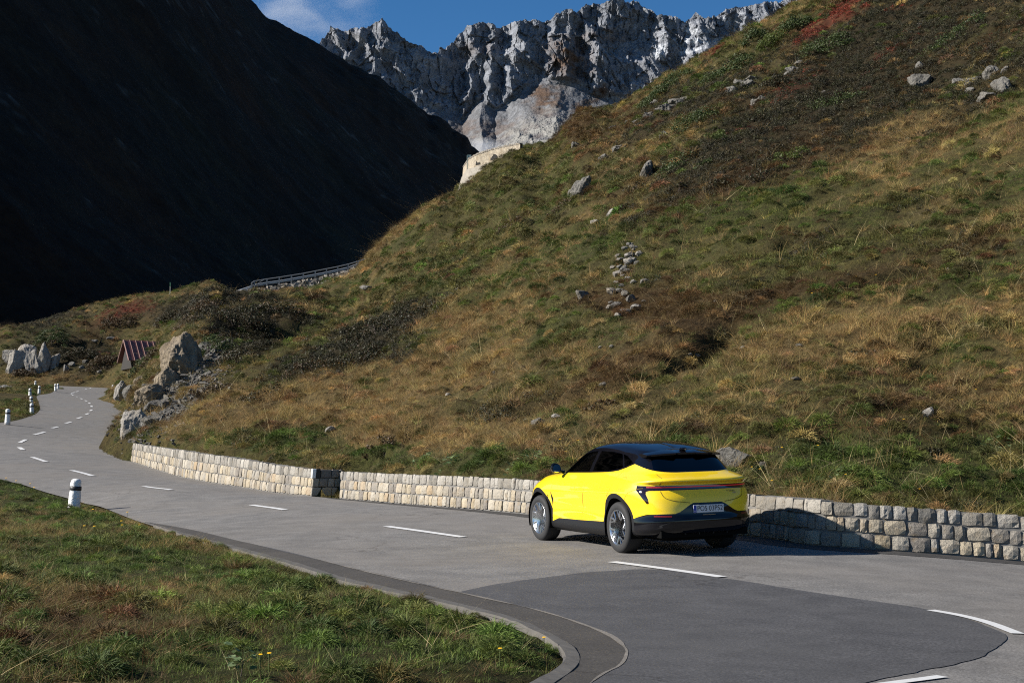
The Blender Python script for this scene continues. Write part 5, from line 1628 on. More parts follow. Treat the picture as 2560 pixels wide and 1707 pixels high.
if NN[C[:, 1] > 0.8][:, 1].mean() < 0:
    bmesh.ops.reverse_faces(bm, faces=bm.faces[:]); bm.normal_update(); NN = -NN
x, y, z = C.T
part = np.full(len(C), "body", dtype=object)
S_ = y > 0.45
isrear = (NN[:, 0] < -0.35)
part[in_poly(x, z, D_FRONT) & S_] = "front_door"
part[in_poly(x, z, D_REAR) & S_] = "rear_door"
part[in_poly(y, z, TRUNK) & (x < -0.75) & isrear] = "tailgate"
part[in_poly(x, z, VENT) & S_] = "side_vent"
part[in_poly(x, z, R_FBUMP)] = "front_bumper"
part[in_poly(x, z, R_SILL) & S_] = "sill"
part[in_poly(x, z, R_BUMP)] = "rear_bumper"
part[in_poly(y, z, PLATE_REC) & (x < -0.8)] = "rear_bumper"
part[in_poly(y, z, LAMP) & (x < -0.60) & (z > .78)] = "tail_lamp"
for q in arch_trim: part[in_poly(x, z, q) & S_ & (z < 1.0)] = "wheel_arch_trim"
part[in_poly(x, z, R_UPPER)] = "roof"
up = part == "roof"
sd = NN[:, 1] > 0.35
part[up & sd & in_poly(x, z, W_FRONT)] = "front_window"
part[up & sd & in_poly(x, z, W_TRI)] = "front_window"
part[up & sd & in_poly(x, z, W_REAR)] = "rear_side_window"
part[up & sd & in_poly(x, z, W_QUART)] = "quarter_window"
part[up & (NN[:, 0] < -0.3) & in_poly(y, z, REARWIN_H)] = "rear_window"
wsd = up & (NN[:, 0] > 0.40) & (np.abs(y) < 0.66 - 0.0 * z) & (x > 1.70) & (z > 1.225)
part[wsd] = "windscreen"
for q in wheel_holes: part[in_poly(x, z, q) & (y > 0.5)] = "_hole"

mats = dict(body=M_YEL, front_door=M_YEL, rear_door=M_YEL, tailgate=M_YEL, side_vent=M_TRIM, front_bumper=M_TRIM, sill=M_TRIM, rear_bumper=M_BLK, tail_lamp=M_LENS, wheel_arch_trim=M_TRIM, roof=M_BLK, front_window=M_GLASS, rear_side_window=M_GLASSD, quarter_window=M_GLASSD, rear_window=M_GLASSD, windscreen=M_GLASS)
paired = {"front_door", "rear_door", "side_vent", "sill", "wheel_arch_trim", "front_window", "rear_side_window", "quarter_window"}
allV = np.array([v.co for v in bm.verts])
bm.verts.index_update()
faces_idx = [[v.index for v in f.verts] for f in bm.faces]
vnorm = np.array([v.normal for v in bm.verts])
bvh_body = BVHTree.FromPolygons([tuple(v) for v in allV], faces_idx)
car_parts = {}
doors = {}
def emit_part(pn, sel, sides):
    fs = [faces_idx[i] for i in sel]
    used = sorted({v for f in fs for v in f}); mp = {v: k for k, v in enumerate(used)}
    base = allV[used]; nb = vnorm[used]
    def build(sgns):
        V, Fs, NV = [], [], []
        for sg in sgns:
            o = len(V)
            V += [(p[0], p[1] * sg, p[2]) for p in base]
            NV += [(p[0], p[1] * sg, p[2]) for p in nb]
            for f in fs:
                q = [o + mp[v] for v in f]
                Fs.append(q if sg > 0 else q[::-1])
        me = mesh_from(pn, V, Fs, smooth=True)
        nn = np.array(NV); ln = np.linalg.norm(nn, axis=1)[:, None]; nn = nn / np.maximum(ln, 1e-6)
        me.normals_split_custom_set_from_vertices([tuple(v) for v in nn])
        return me
    if sides == 'pair':
        return [build((1,)), build((-1,))]
    return [build((1, -1))]
for pn in sorted(set(part)):
    if pn == "_hole": continue
    sel = np.where(part == pn)[0]
    if pn == "wheel_arch_trim":
        for fr in (0, 1):
            s2 = sel[(C[sel, 0] > 1.5) == bool(fr)]
            for me in emit_part(pn, s2, 'pair'): obj(pn, me, M_TRIM, car)
        continue
    ms = emit_part(pn, sel, 'pair' if pn in paired else 'both')
    for i, me in enumerate(ms):
        o = obj(pn, me, mats[pn], car)
        car_parts.setdefault(pn, []).append(o)
for i in (0, 1):
    car_parts["front_window"][i].parent = car_parts["front_door"][i]
    car_parts["rear_side_window"][i].parent = car_parts["rear_door"][i]
car_parts["rear_window"][0].parent = car_parts["tailgate"][0]
bm.free()

# surface helpers -------------------------------------------------------
def side_pt(x_, z_, lift=0.0, sgn=1):
    h = bvh_body.ray_cast(Vector((x_, 2.0, z_)), Vector((0, -1, 0)))
    if h[0] is None: return None
    n = h[1] if h[1].y > 0 else -h[1]
    p = h[0] + n * lift
    return Vector((p.x, p.y * sgn, p.z)), Vector((n.x, n.y * sgn, n.z))
def rear_pt(y_, z_, lift=0.0):
    s = -1 if y_ < 0 else 1
    h = bvh_body.ray_cast(Vector((-3.0, abs(y_), z_)), Vector((1, 0, 0)))
    if h[0] is None: return None
    n = h[1] if h[1].x < 0 else -h[1]
    p = h[0] + n * lift
    return Vector((p.x, p.y * s, p.z)), Vector((n.x, n.y * s, n.z))
def seam(name, pts, fn, w, mat, parent, lift=0.002, poly=False):
    """thin line of width w lying on the body along pts (in the view plane of fn)"""
    P = spline(pts, step=0.03)
    if poly:
        P = np.vstack([np.linspace(a, b, 6)[:-1] for a, b in zip(np.array(pts[:-1], float), np.array(pts[1:], float))] + [[pts[-1]]])
    L = []
    for p in P:
        h = fn(p[0], p[1], lift)
        if h is not None: L.append(h)
    V, Fs = [], []
    for i, (p, n) in enumerate(L):
        t = (L[min(i + 1, len(L) - 1)][0] - L[max(i - 1, 0)][0])
        if t.length < 1e-6: t = Vector((0, 0, 1))
        b = t.normalized().cross(n).normalized() * w / 2
        V += [p - b, p + b]
        if i: Fs.append((2 * i - 2, 2 * i - 1, 2 * i + 1, 2 * i))
    me = mesh_from(name, V, Fs)
    return obj(name, me, mat, parent)
M_SEAM = simple("panel_gap", (0.16, 0.11, 0.004), 0.9)
for sgn, i in ((1, 0), (-1, 1)):
    f = lambda a, b, l, s=sgn: side_pt(a, b, l, s)
    seam("door_seam", [(2.385, 1.17), (2.40, 1.10), (2.47, 0.92)], f, 0.010, M_SEAM, car_parts["front_door"][i])
    seam("door_seam", [(2.52, 0.60), (2.50, 0.44)], f, 0.010, M_SEAM, car_parts["front_door"][i])
    seam("door_seam", [(1.105, 1.21), (1.13, 1.05), (1.17, 0.92), (1.30, 0.70), (1.385, 0.46)], f, 0.011, M_SEAM, car_parts["front_door"][i])
    seam("door_seam", [(0.06, 1.29), (0.13, 1.10), (0.20, 0.95), (0.30, 0.87)], f, 0.010, M_SEAM, car_parts["rear_door"][i])
    seam("wing_seam", [(-0.30, 0.83), (-0.42, 0.94), (-0.60, 1.0), (-0.72, 1.02)], f, 0.007, M_SEAM, car)
    seam("window_trim", [(2.12, 1.207), (1.07, 1.228), (0.48, 1.247), (0.20, 1.276), (0.06, 1.312)], f, 0.012, M_CHROME, car)
    seam("window_trim", [(2.075, 1.228), (2.048, 1.325)], f, 0.014, M_CHROME, car)
    seam("window_trim", [(1.125, 1.25), (1.15, 1.56)], f, 0.010, M_CHROME, car)
    seam("window_trim", [(1.045, 1.25), (1.065, 1.56)], f, 0.008, M_CHROME, car)
    # flush handles
    for (hx, hz), par in (((1.60, 0.965), "front_door"), ((0.50, 0.985), "rear_door")):
        hh = 0.018; hw = 0.078
        seam("door_handle", [(hx - hw, hz + hh), (hx + hw, hz + hh), (hx + hw, hz - hh), (hx - hw, hz - hh), (hx - hw, hz + hh)], f, 0.007, M_SEAM, car_parts[par][i], poly=True)
    if sgn == 1:
        fp = [(-0.15 + 0.088 * math.copysign(abs(math.cos(a)) ** .5, math.cos(a)), 1.085 + 0.092 * math.copysign(abs(math.sin(a)) ** .5, math.sin(a))) for a in np.linspace(0, 2 * math.pi, 25)]
        seam("charge_flap", fp, f, 0.007, M_SEAM, car)
    bp = [(2.60, 0.80 + 0.0), (2.625, 0.82), (2.645, 0.80), (2.645, 0.775), (2.62, 0.765)]
    seam("wing_badge", bp, f, 0.012, M_BADGE, car, 0.003)
# tailgate seam and lip
for s in (1, -1):
    f = lambda a, b, l, s=s: rear_pt(a * s, b, l)
    seam("tailgate_seam", [(0.66, 1.225), (0.70, 1.13), (0.705, 1.065)], f, 0.010, M_SEAM, car_parts["tailgate"][0])
    seam("tailgate_seam", [(0.705, 0.975), (0.69, 0.91), (0.65, 0.865), (0.52, 0.825), (0.30, 0.795)], f, 0.010, M_SEAM, car_parts["tailgate"][0])
    seam("light_strip", [(0.0, 1.030), (0.4, 1.030), (0.70, 1.031), (0.86, 1.034)], f, 0.013, M_TAIL, car_parts["tail_lamp"][0], 0.004)
    seam("reflector", [(0.60, 0.600), (0.82, 0.606)], f, 0.022, M_REFL, car_parts["rear_bumper"][0], 0.004)
    seam("bumper_edge", [(0.0, 0.565), (0.45, 0.565), (0.62, 0.545), (0.84, 0.548)], f, 0.03, M_CHROME if False else M_BLK, car_parts["rear_bumper"][0], 0.02)
# spoiler blades over the rear window
def spoiler():
    V, Fs = [], []
    ys = np.linspace(-0.655, 0.655, 27)
    prof = []
    for y_ in ys:
        k = abs(y_) / 0.655
        xe = -0.55 + 0.13 * k ** 2 + (0.05 if abs(y_) < 0.17 else 0)
        ze = 1.530 - 0.030 * k ** 2
        x0 = -0.20 + 0.05 * k
        z0 = 1.588 - 0.070 * k ** 3
        prof.append([(x0, y_, z0 + 0.004), ((x0 + xe) / 2, y_, (z0 + ze) / 2 + 0.022), (xe, y_, ze + 0.008), (xe + 0.005, y_, ze - 0.02), (x0 - .05, y_, z0 - 0.05)])
    A = np.array(prof)
    for i in range(len(ys)):
        V += [tuple(p) for p in A[i]]
    m = A.shape[1]
    for i in range(len(ys) - 1):
        for j in range(m):
            j2 = (j + 1) % m
            Fs.append((i * m + j, (i + 1) * m + j, (i + 1) * m + j2, i * m + j2))
    Fs.append(tuple(range(m))); Fs.append(tuple((len(ys) - 1) * m + k for k in range(m))[::-1])
    me = mesh_from("spoiler", V, Fs)
    bm = bmesh.new(); bm.from_mesh(me); bmesh.ops.recalc_face_normals(bm, faces=bm.faces[:])
    o = bm_obj("spoiler", bm, M_BLK, car, smooth=True)
    md = o.modifiers.new("e", 'EDGE_SPLIT'); md.split_angle = math.radians(40)
    bm = bmesh.new()
    add_box(bm, (-0.40, 0, 1.588), (0.12, 0.10, 0.045)); bmesh.ops.bevel(bm, geom=bm.edges[:], offset=.018, segments=3, affect='EDGES')
    c = bm_obj("rear_camera", bm, M_BLK, car, smooth=True)
    bm = bmesh.new(); add_bar(bm, (-0.455, 0, 1.586), (-0.470, 0, 1.585), 0.014, 12)
    bm_obj("camera_lens", bm, M_CHROME, c)
spoiler()
# mirrors
for s in (1, -1):
    bm = bmesh.new()
    bmesh.ops.create_uvsphere(bm, u_segments=20, v_segments=14, radius=1.0)
    for v in bm.verts:
        c = v.co
        x_ = c.x * 0.115; y_ = c.y * 0.088; z_ = c.z * 0.088
        if c.x < -0.25: x_ = -0.25 * 0.115
        v.co = (2.10 + x_, s * (1.045 + y_), 1.275 + z_ + 0.02 * c.y)
    for f in bm.faces: f.smooth = True
    o = bm_obj("door_mirror", bm, M_BLK, car)
    bm = bmesh.new(); add_bar(bm, (2.12, s * 0.885, 1.205), (2.11, s * 0.99, 1.235), 0.030, 8, 0.022)
    bm_obj("mirror_arm", bm, M_BLK, o)
    bm = bmesh.new()
    bmesh.ops.create_circle(bm, cap_ends=True, segments=20, radius=1.0)
    for v in bm.verts: v.co = (2.10 - 0.25 * 0.115 - 0.004, s * (1.045 + v.co.x * 0.074), 1.275 + v.co.y * 0.072)
    bm_obj("mirror_glass", bm, simple("mirror_silver", (0.75, 0.78, 0.8), 0.03, metal=1.0) if s == 1 else bpy.data.materials["mirror_silver"], o)
# number plate
def number_plate():
    p, n = rear_pt(0.0, 0.705, 0.008)
    bm = bmesh.new(); add_box(bm, (p.x - 0.004, 0, 0.702), (0.010, 0.525, 0.118)); bmesh.ops.bevel(bm, geom=bm.edges[:], offset=.004, segments=1, affect='EDGES')
    pl = bm_obj("number_plate", bm, M_PLATE, car)
    bm = bmesh.new(); add_box(bm, (p.x - 0.0105, 0.238, 0.702), (0.004, 0.044, 0.112)); bm_obj("country_band", bm, M_PLATEB, pl)
    def text(s, size, y_, z_, mat, name, xx):
        cu = bpy.data.curves.new(name, 'FONT'); cu.body = s; cu.size = size; cu.align_x = 'CENTER'; cu.align_y = 'CENTER'; cu.extrude = 0.0008
        t = bpy.data.objects.new(name, cu); COL.objects.link(t)
        bpy.context.view_layer.update()
        me = bpy.data.meshes.new_from_object(t.evaluated_get(bpy.context.evaluated_depsgraph_get()))
        bpy.data.objects.remove(t)
        o = obj(name, me, mat, pl)
        # text plane x->-y(car), y->z(car): faces backwards
        o.matrix_basis = Matrix(((0, 0, -1, xx), (-1, 0, 0, y_), (0, 1, 0, z_), (0, 0, 0, 1)))
        return o
    t = text("PO5 03P52", 0.112, -0.022, 0.702, M_INK, "plate_number", p.x - 0.0105)
    t.scale = (0.86, 1.0, 1.0)
    text("PL", 0.035, 0.238, 0.665, M_PLATE, "country_letters", p.x - 0.0135)
    q, n = rear_pt(-0.42, 0.945, 0.004)
    b = text("ELETRE", 0.040, -0.45, 0.945, M_BADGE, "model_badge", q.x + 0.001); b.parent = car_parts["tailgate"][0]; b.scale = (1.25, .85, 1)
    bm = bmesh.new(); add_box(bm, (q.x + 0.002, -0.515, 0.918), (0.004, 0.06, 0.014)); bm_obj("badge_bar", bm, M_CHROME, car_parts["tailgate"][0])
    p2, n = rear_pt(0, 0.615, 0.01)
    bm = bmesh.new(); add_box(bm, (p2.x - 0.002, 0, 0.612), (0.006, 0.22, 0.007)); bm_obj("plate_lamp_strip", bm, M_CHROME, pl)
    text("DEALER", 0.018, -0.02, 0.634, M_PLATE, "frame_text", p2.x - 0.006) if False else None
number_plate()
# wheels
def wheel_meshes():
    R = WR
    tyre = lathe("tyre", [(0.268, -0.135), (0.30, -0.142), (0.345, -0.143), (0.375, -0.132), (0.392, -0.105), (R, -0.06), (R, 0.06), (0.392, 0.105), (0.375, 0.132), (0.345, 0.143), (0.30, 0.142), (0.272, 0.135), (0.268, 0.12), (0.268, -0.12)], 64)
    barrel = lathe("barrel", [(0.262, -0.13), (0.265, 0.120), (0.272, 0.137), (0.280, 0.137), (0.281, 0.128), (0.282, -0.13)], 48)
    bm = bmesh.new()
    def spoke(a, split, w0, w1):
        ca, sa = math.cos(a), math.sin(a)
        r0, r1 = 0.045, 0.272
        a2 = a + split
        p0 = Vector((r0 * ca, r0 * sa, 0.085)); pm = Vector((0.15 * math.cos(a + split * .28), 0.15 * math.sin(a + split * .28), 0.112)); p1 = Vector((r1 * math.cos(a2), r1 * math.sin(a2), 0.125))
        prev = None
        for (p, w) in ((p0, w0), (pm, w0 * .9), (p1, w1)):
            d = (p1 - p0); d.z = 0; d.normalize()
            t = Vector((-d.y, d.x, 0)) * w / 2
            ring = [bm.verts.new(p - t), bm.verts.new(p - t * .7 + Vector((0, 0, .010))), bm.verts.new(p + t * .7 + Vector((0, 0, .010))), bm.verts.new(p + t), bm.verts.new(p - Vector((0, 0, .04)))]
            if prev:
                for k in range(5):
                    bm.faces.new((prev[k], prev[(k + 1) % 5], ring[(k + 1) % 5], ring[k]))
            prev = ring
    for k in range(5):
        a = 2 * math.pi * k / 5 + math.pi / 2
        spoke(a - 0.05, -0.24, 0.036, 0.030); spoke(a + 0.05, 0.20, 0.036, 0.030)
        spoke(a + 0.06, 0.52, 0.026, 0.022)
    bmesh.ops.recalc_face_normals(bm, faces=bm.faces[:])
    sp = bpy.data.meshes.new("spokes"); bm.to_mesh(sp); bm.free()
    hub = lathe("hub_cap", [(0.001, 0.05), (0.062, 0.05), (0.062, 0.095), (0.050, 0.103), (0.001, 0.103)], 20)
    lip = lathe("rim_lip", [(0.258, 0.118), (0.262, 0.132), (0.272, 0.1385), (0.280, 0.136), (0.272, 0.118)], 48)
    disc = lathe("brake_disc", [(0.08, 0.0), (0.205, 0.0), (0.205, 0.026), (0.08, 0.026)], 36)
    back = lathe("wheel_back", [(0.001, -0.03), (0.262, -0.03), (0.262, -0.02), (0.001, -0.02)], 36)
    return tyre, barrel, sp, hub, lip, disc, back
WM = wheel_meshes()
for cx_ in (0.0, FA):
    for s in (1, -1):
        w = empty("wheel", (cx_, s * 0.842, WR), car)
        # local +z of the wheel meshes points outwards
        steer = math.radians(1.5) if cx_ > 1 else 0
        w.rotation_euler = (Matrix.Rotation(steer, 3, 'Z') @ Matrix.Rotation(-s * math.pi / 2, 3, 'X')).to_euler()
        for me, mt, nm in zip(WM, (M_TYRE, M_RIMD, M_RIM, M_RIMD, M_RIM, M_DISC, M_UNDER), ("tyre", "rim_barrel", "spokes", "hub_cap", "rim_lip", "brake_disc", "wheel_back")):
            o = obj(nm, me, mt, w)
            if nm in ("spokes",): o.rotation_euler = (0, 0, 0.35 if cx_ > 1 else 0.12)
        bm = bmesh.new()
        ang0, ang1 = (math.radians(150), math.radians(215))
        P = []
        for a in np.linspace(ang0, ang1, 7):
            P.append([(r * math.cos(a), r * math.sin(a), zz) for r, zz in ((0.155, 0.0), (0.225, 0.0), (0.225, 0.062), (0.155, 0.062))])
        vs = [[bm.verts.new(c) for c in q] for q in P]
        for i in range(6):
            for k in range(4): bm.faces.new((vs[i][k], vs[i][(k + 1) % 4], vs[i + 1][(k + 1) % 4], vs[i + 1][k]))
        bm.faces.new(vs[0]); bm.faces.new(vs[-1][::-1])
        bmesh.ops.recalc_face_normals(bm, faces=bm.faces[:])
        bm_obj("brake_caliper", bm, M_RED, w)
# wheel housings, floor, diffuser, cabin
for cx_ in (0.0, FA):
    for s in (1, -1):
        V, Fs = [], []
        for k, a in enumerate(np.linspace(math.radians(-20), math.radians(200), 24)):
            xx, zz = cx_ + arch_r_in * 1.003 * math.cos(a), 0.40 + arch_r_in * 1.003 * math.sin(a)
            V += [(xx, s * 0.975, zz), (xx, s * 0.60, zz)]
            if k: Fs.append((2 * k - 2, 2 * k - 1, 2 * k + 1, 2 * k))
        ci = len(V); V.append((cx_, s * 0.60, 0.40))
        for k in range(23): Fs.append((2 * k + 1, ci, 2 * k + 3))
        obj("wheel_housing", mesh_from("wheel_housing", V, Fs), M_UNDER, car)
bm = bmesh.new()
add_box(bm, (1.4, 0, 0.27), (4.5, 1.14, 0.10)); add_box(bm, (1.51, 0, 0.27), (2.02, 1.72, 0.09)); add_box(bm, (-0.72, 0, 0.33), (0.55, 1.5, 0.10)); add_box(bm, (0.0, 0, 0.30), (0.3, 1.3, 0.14))
bm_obj("underbody", bm, M_UNDER, car)
bm = bmesh.new()
for y_ in (-0.36, -0.12, 0.12, 0.36): add_box(bm, (-0.93, y_, 0.36), (0.22, 0.012, 0.09))
bm_obj("diffuser_fins", bm, M_TRIM, car_parts["rear_bumper"][0])
bm = bmesh.new()
add_box(bm, (1.0, 0, 0.62), (2.9, 1.55, 0.06)); add_box(bm, (2.05, 0, 1.05), (0.35, 1.5, 0.22)); add_box(bm, (-0.35, 0, 0.98), (0.5, 1.25, 0.35)); 
bm_obj("cabin_trim", bm, M_SEAT, car)
for sx, sy in ((1.15, 0.40), (1.15, -0.40), (0.20, 0.40), (0.20, -0.40)):
    bm = bmesh.new()
    add_box(bm, (sx + 0.12, sy, 0.80), (0.50, 0.50, 0.18)); add_box(bm, (sx - 0.17, sy, 1.10), (0.14, 0.48, 0.60), Matrix.Rotation(-0.22, 3, 'Y')); add_box(bm, (sx - 0.27, sy, 1.43), (0.08, 0.24, 0.15))
    bmesh.ops.bevel(bm, geom=bm.edges[:], offset=.04, segments=2, affect='EDGES')
    bm_obj("seat", bm, M_SEAT, car, smooth=True)
car.matrix_world = Matrix.Translation(CAR_LOC) @ CAR_ROT.to_4x4()
# ------------------------------------------------------------------ shrubs
def leaf_mat(name, cols, trans=0.2):
    m, nt, b = new_mat(name)
    geo = N(nt, "ShaderNodeNewGeometry")
    r = ramp(nt, [(i / (len(cols) - 1), c) for i, c in enumerate(cols)])
    nt.links.new(geo.outputs["Random Per Island"], r.inputs[0])
    nt.links.new(r.outputs[0], b.inputs["Base Color"])
    b.inputs["Roughness"].default_value = 0.6
    b.inputs["Specular IOR Level"].default_value = 0.3
    t = N(nt, "ShaderNodeBsdfTranslucent"); nt.links.new(r.outputs[0], t.inputs[0])
    mx = N(nt, "ShaderNodeMixShader"); mx.inputs[0].default_value = trans
    nt.links.new(b.outputs[0], mx.inputs[1]); nt.links.new(t.outputs[0], mx.inputs[2]); nt.links.new(mx.outputs[0], nt.nodes["Material Output"].inputs[0])
    return m
L_DARK = leaf_mat("alpenrose_leaves", [(0.016, 0.018, 0.007), (0.028, 0.030, 0.010), (0.045, 0.034, 0.014), (0.022, 0.026, 0.008), (0.06, 0.020, 0.010)])
L_JUN = leaf_mat("juniper_needles", [(0.022, 0.040, 0.010), (0.040, 0.062, 0.014), (0.058, 0.078, 0.020), (0.03, 0.045, 0.012)])
L_BRI = leaf_mat("sorrel_leaves", [(0.045, 0.070, 0.012), (0.075, 0.105, 0.018), (0.10, 0.12, 0.03), (0.05, 0.06, 0.02)], 0.35)
L_BRN = leaf_mat("withered_heath", [(0.05, 0.030, 0.014), (0.085, 0.045, 0.02), (0.035, 0.028, 0.012), (0.07, 0.055, 0.02)])
M_TWIG = simple("twig_bark", (0.06, 0.045, 0.035), 0.9)
def shrub(px, py, wpx, hpx, mat, label, group=None, tilt=0.0, dens=1.0, seed=0, Y=None):
    p = on_ground(px, py + hpx * 0.35) if Y is None else at(px, py + hpx * .35, Y)
    if p is None: return
    k = p[1] / F
    a, h = wpx * k / 2, hpx * k * 0.8
    r = np.random.default_rng(seed)
    root = empty("shrub", (p[0], p[1], p[2]))
    tag(root, label, "shrub", group)
    ncl = int(np.clip(a * h * 16, 10, 70))
    n = int(np.clip(900 * a * h * dens, 500, 4200))
    cl = np.stack([r.uniform(-1, 1, ncl) * a * .86, r.uniform(-.7, .7, ncl) * a * .7, np.zeros(ncl)], 1)
    cr = r.uniform(.18, .40, ncl) * min(a, 1.6)
    q = np.clip(1 - (cl[:, 0] / a) ** 2 - (cl[:, 1] / a) ** 2, 0.05, 1) ** .5
    # each clump sits on the slope under it
    gz = ground_at(cl[:, 0] + p[0], cl[:, 1] + p[1]) - p[2]
    if Y is not None: gz = np.zeros(ncl)
    cl[:, 2] = gz + h * q * r.uniform(.25, .75, ncl) * .9
    which = r.integers(0, ncl, n)
    d = r.normal(size=(n, 3)); d[:, 2] = np.abs(d[:, 2]) * .9 - .15; d /= np.linalg.norm(d, axis=1)[:, None]
    rad = cr[which] * r.uniform(.45, 1.05, n) ** .6
    pos = cl[which] + d * rad[:, None] * np.array([1.15, 1.15, .85])
    s = r.uniform(.6, 1.4, n) * np.clip(0.020 + 0.00040 * p[1], .03, .10)
    nr = d + r.normal(size=(n, 3)) * .8; nr /= np.linalg.norm(nr, axis=1)[:, None]
    t = np.cross(nr, r.normal(size=(n, 3))); t /= np.linalg.norm(t, axis=1)[:, None]
    b = np.cross(nr, t)
    V = np.stack([pos - t * s[:, None], pos - b * s[:, None] * .55, pos + t * s[:, None], pos + b * s[:, None] * .55], 1).reshape(-1, 3)
    me = bpy.data.meshes.new("foliage")
    me.vertices.add(len(V)); me.vertices.foreach_set("co", V.astype(np.float32).ravel())
    me.loops.add(n * 4); me.loops.foreach_set("vertex_index", np.arange(n * 4, dtype=np.int32))
    me.polygons.add(n); me.polygons.foreach_set("loop_start", (np.arange(n) * 4).astype(np.int32))
    me.update(calc_edges=True)
    obj("foliage", me, mat, root)
    bm = bmesh.new()
    for i in range(min(ncl, 12)):
        add_bar(bm, (cl[i, 0] * .3, cl[i, 1] * .3, -.15 + gz[i] * .3), tuple(cl[i]), 0.02 + .01 * min(a, 2), 5, 0.008)
    bm_obj("stems", bm, M_TWIG, root)
shrubs = [(945, 815, 190, 60, L_DARK, "wide dark alpenrose bush with red flecks in the middle of the meadow"), (860, 895, 230, 62, L_DARK, "low dark bush spreading below the red-flecked one on the slope"), (770, 920, 120, 44, L_BRN, "brown bush adjoining the low dark bush on the slope"),
          (600, 800, 150, 66, L_DARK, "dark bush on the bank above the slate scree"), (600, 890, 120, 60, L_DARK, "dark green bush just right of the juniper above the scree"), (515, 860, 130, 76, L_JUN, "green juniper growing over the tan rock face"), (490, 775, 110, 50, L_BRN, "brown shrub crowning the tan rock face"), (700, 775, 120, 46, L_DARK, "dark bush below the rubble wall with the railing"), (520, 980, 110, 44, L_BRN, "brownish bush at the foot of the slate scree"), (650, 990, 110, 40, L_DARK, "dark low bush in the straw above the curved wall"),
          (1060, 770, 90, 40, L_DARK, "small dark bush right of the red-flecked bush"), (1255, 1040, 90, 34, L_DARK, "dark tussocky bush above the long wall"), (960, 1115, 110, 50, L_BRN, "reddish low bush growing behind the drain niche"), (1500, 1010, 70, 30, L_BRN, "small withered bush at the lower end of the gully"),
          (1735, 300, 120, 60, L_JUN, "dense green juniper below the rock ledges"), (1785, 335, 62, 48, L_BRI, "bright yellow-green leafy shrub beside the dense juniper"), (1935, 205, 86, 60, L_DARK, "dark rounded bush between the rock ledges"), (1660, 218, 150, 50, L_JUN, "long low juniper on the ridge above the ledges"), (1800, 180, 190, 50, L_JUN, "wide juniper carpet above the rock ledges"), (1930, 100, 80, 66, L_BRI, "green alder shrub on the skyline left of the red patch"), (1990, 60, 80, 60, L_JUN, "tall green shrub on the skyline above the red patch"), (1885, 85, 70, 56, L_JUN, "green shrub at the left of the skyline group"), (2060, 115, 150, 44, L_JUN, "flat green shrub strip below the red streak"), (1680, 418, 130, 34, L_JUN, "slanting low green shrub below the juniper and ledges"), (1800, 455, 60, 34, L_DARK, "round dark shrub alone on the olive heath"), (1760, 410, 60, 26, L_JUN, "small green shrub right of the slanting one"), (1980, 385, 110, 44, L_BRI, "speckled green shrub patch on the brown heath"), (2090, 250, 140, 40, L_JUN, "green shrub patch on the dark upper heath"), (2380, 90, 180, 40, L_JUN, "green band of shrubs near the top of the slope"), (1560, 520, 60, 24, L_DARK, "low dark shrub above the pale slabs"), (1690, 470, 54, 26, L_DARK, "dark shrub right of the upright rock"), (1590, 465, 60, 26, L_DARK, "dark shrub between the two grey rock faces"), (1900, 440, 90, 36, L_DARK, "dark heath bush under the speckled patch"), (1400, 520, 70, 26, L_BRN, "brown heath bush below the rock by the spur"), (1280, 560, 90, 26, L_BRN, "brown bush on the left flank of the spur"),
          (130, 838, 100, 66, L_JUN, "green shrub hanging over the pale cliff on the knoll"), (200, 880, 90, 50, L_DARK, "dark shrub on the knoll between cliff and hut"), (250, 905, 80, 44, L_BRN, "brown heather bush at the foot of the knoll"), (345, 915, 46, 60, L_JUN, "bright juniper in front of the hut"), (375, 890, 46, 46, L_BRN, "brown bush beside the hut roof"), (300, 800, 110, 34, L_BRN, "reddish shrub patch on top of the knoll"), (420, 790, 80, 36, L_DARK, "dark shrub on the ridge behind the tan rock"), (60, 930, 60, 24, L_BRN, "brown heather at the base of the pale cliff"),
          (2330, 1130, 70, 26, L_DARK, "dark leafy plant in the meadow above the right end of the wall"), (1890, 1175, 50, 30, L_JUN, "green tuft right beside the grey boulder behind the car"), (2160, 880, 60, 24, L_DARK, "small dark tuft bush in the middle meadow")]
for i, sdef in enumerate(shrubs):
    shrub(*sdef, group="shrubs on the slopes", seed=400 + i, Y=None)
# broad-leaved plants along the wall top and in the verge
def leafy(px, py, wpx, label, seed):
    p = on_ground(px, py)
    if p is None: return
    r = np.random.default_rng(seed)
    k = p[1] / F
    V, Fs = [], []
    for i in range(26):
        a = r.uniform(0, 6.28); q = wpx * k / 2 * math.sqrt(r.uniform())
        c = Vector((q * math.cos(a), q * math.sin(a) * .6, 0)); c.z = float(ground_at(p[0] + c.x, p[1] + c.y)) - p[2] + r.uniform(.05, .22)
        s = r.uniform(.6, 1.2) * np.clip(.02 + .0012 * p[1], .02, .09); M = Euler((r.uniform(-.7, .3), r.uniform(-.5, .5), r.uniform(0, 6.28))).to_matrix()
        o = len(V)
        V += [tuple(c + M @ (Vector(v) * s)) for v in ((-1, 0, 0), (-.5, -.7, .1), (.5, -.7, .1), (1, 0, -.1), (.5, .7, .1), (-.5, .7, .1))]
        Fs.append(tuple(range(o, o + 6)))
    root = empty("leafy_plant", tuple(p)); tag(root, label, "plant", "broad leaved plants above the wall")
    obj("leaves", mesh_from("leaves", V, Fs), L_PALE, root)
    bm = bmesh.new(); add_bar(bm, (0, 0, -.05), (0.02, 0, .10), .004, 5); bm_obj("stem", bm, M_TWIG, root)
L_PALE = leaf_mat("butterbur_leaves", [(0.10, 0.15, 0.06), (0.16, 0.21, 0.10), (0.12, 0.16, 0.05)], 0.25)
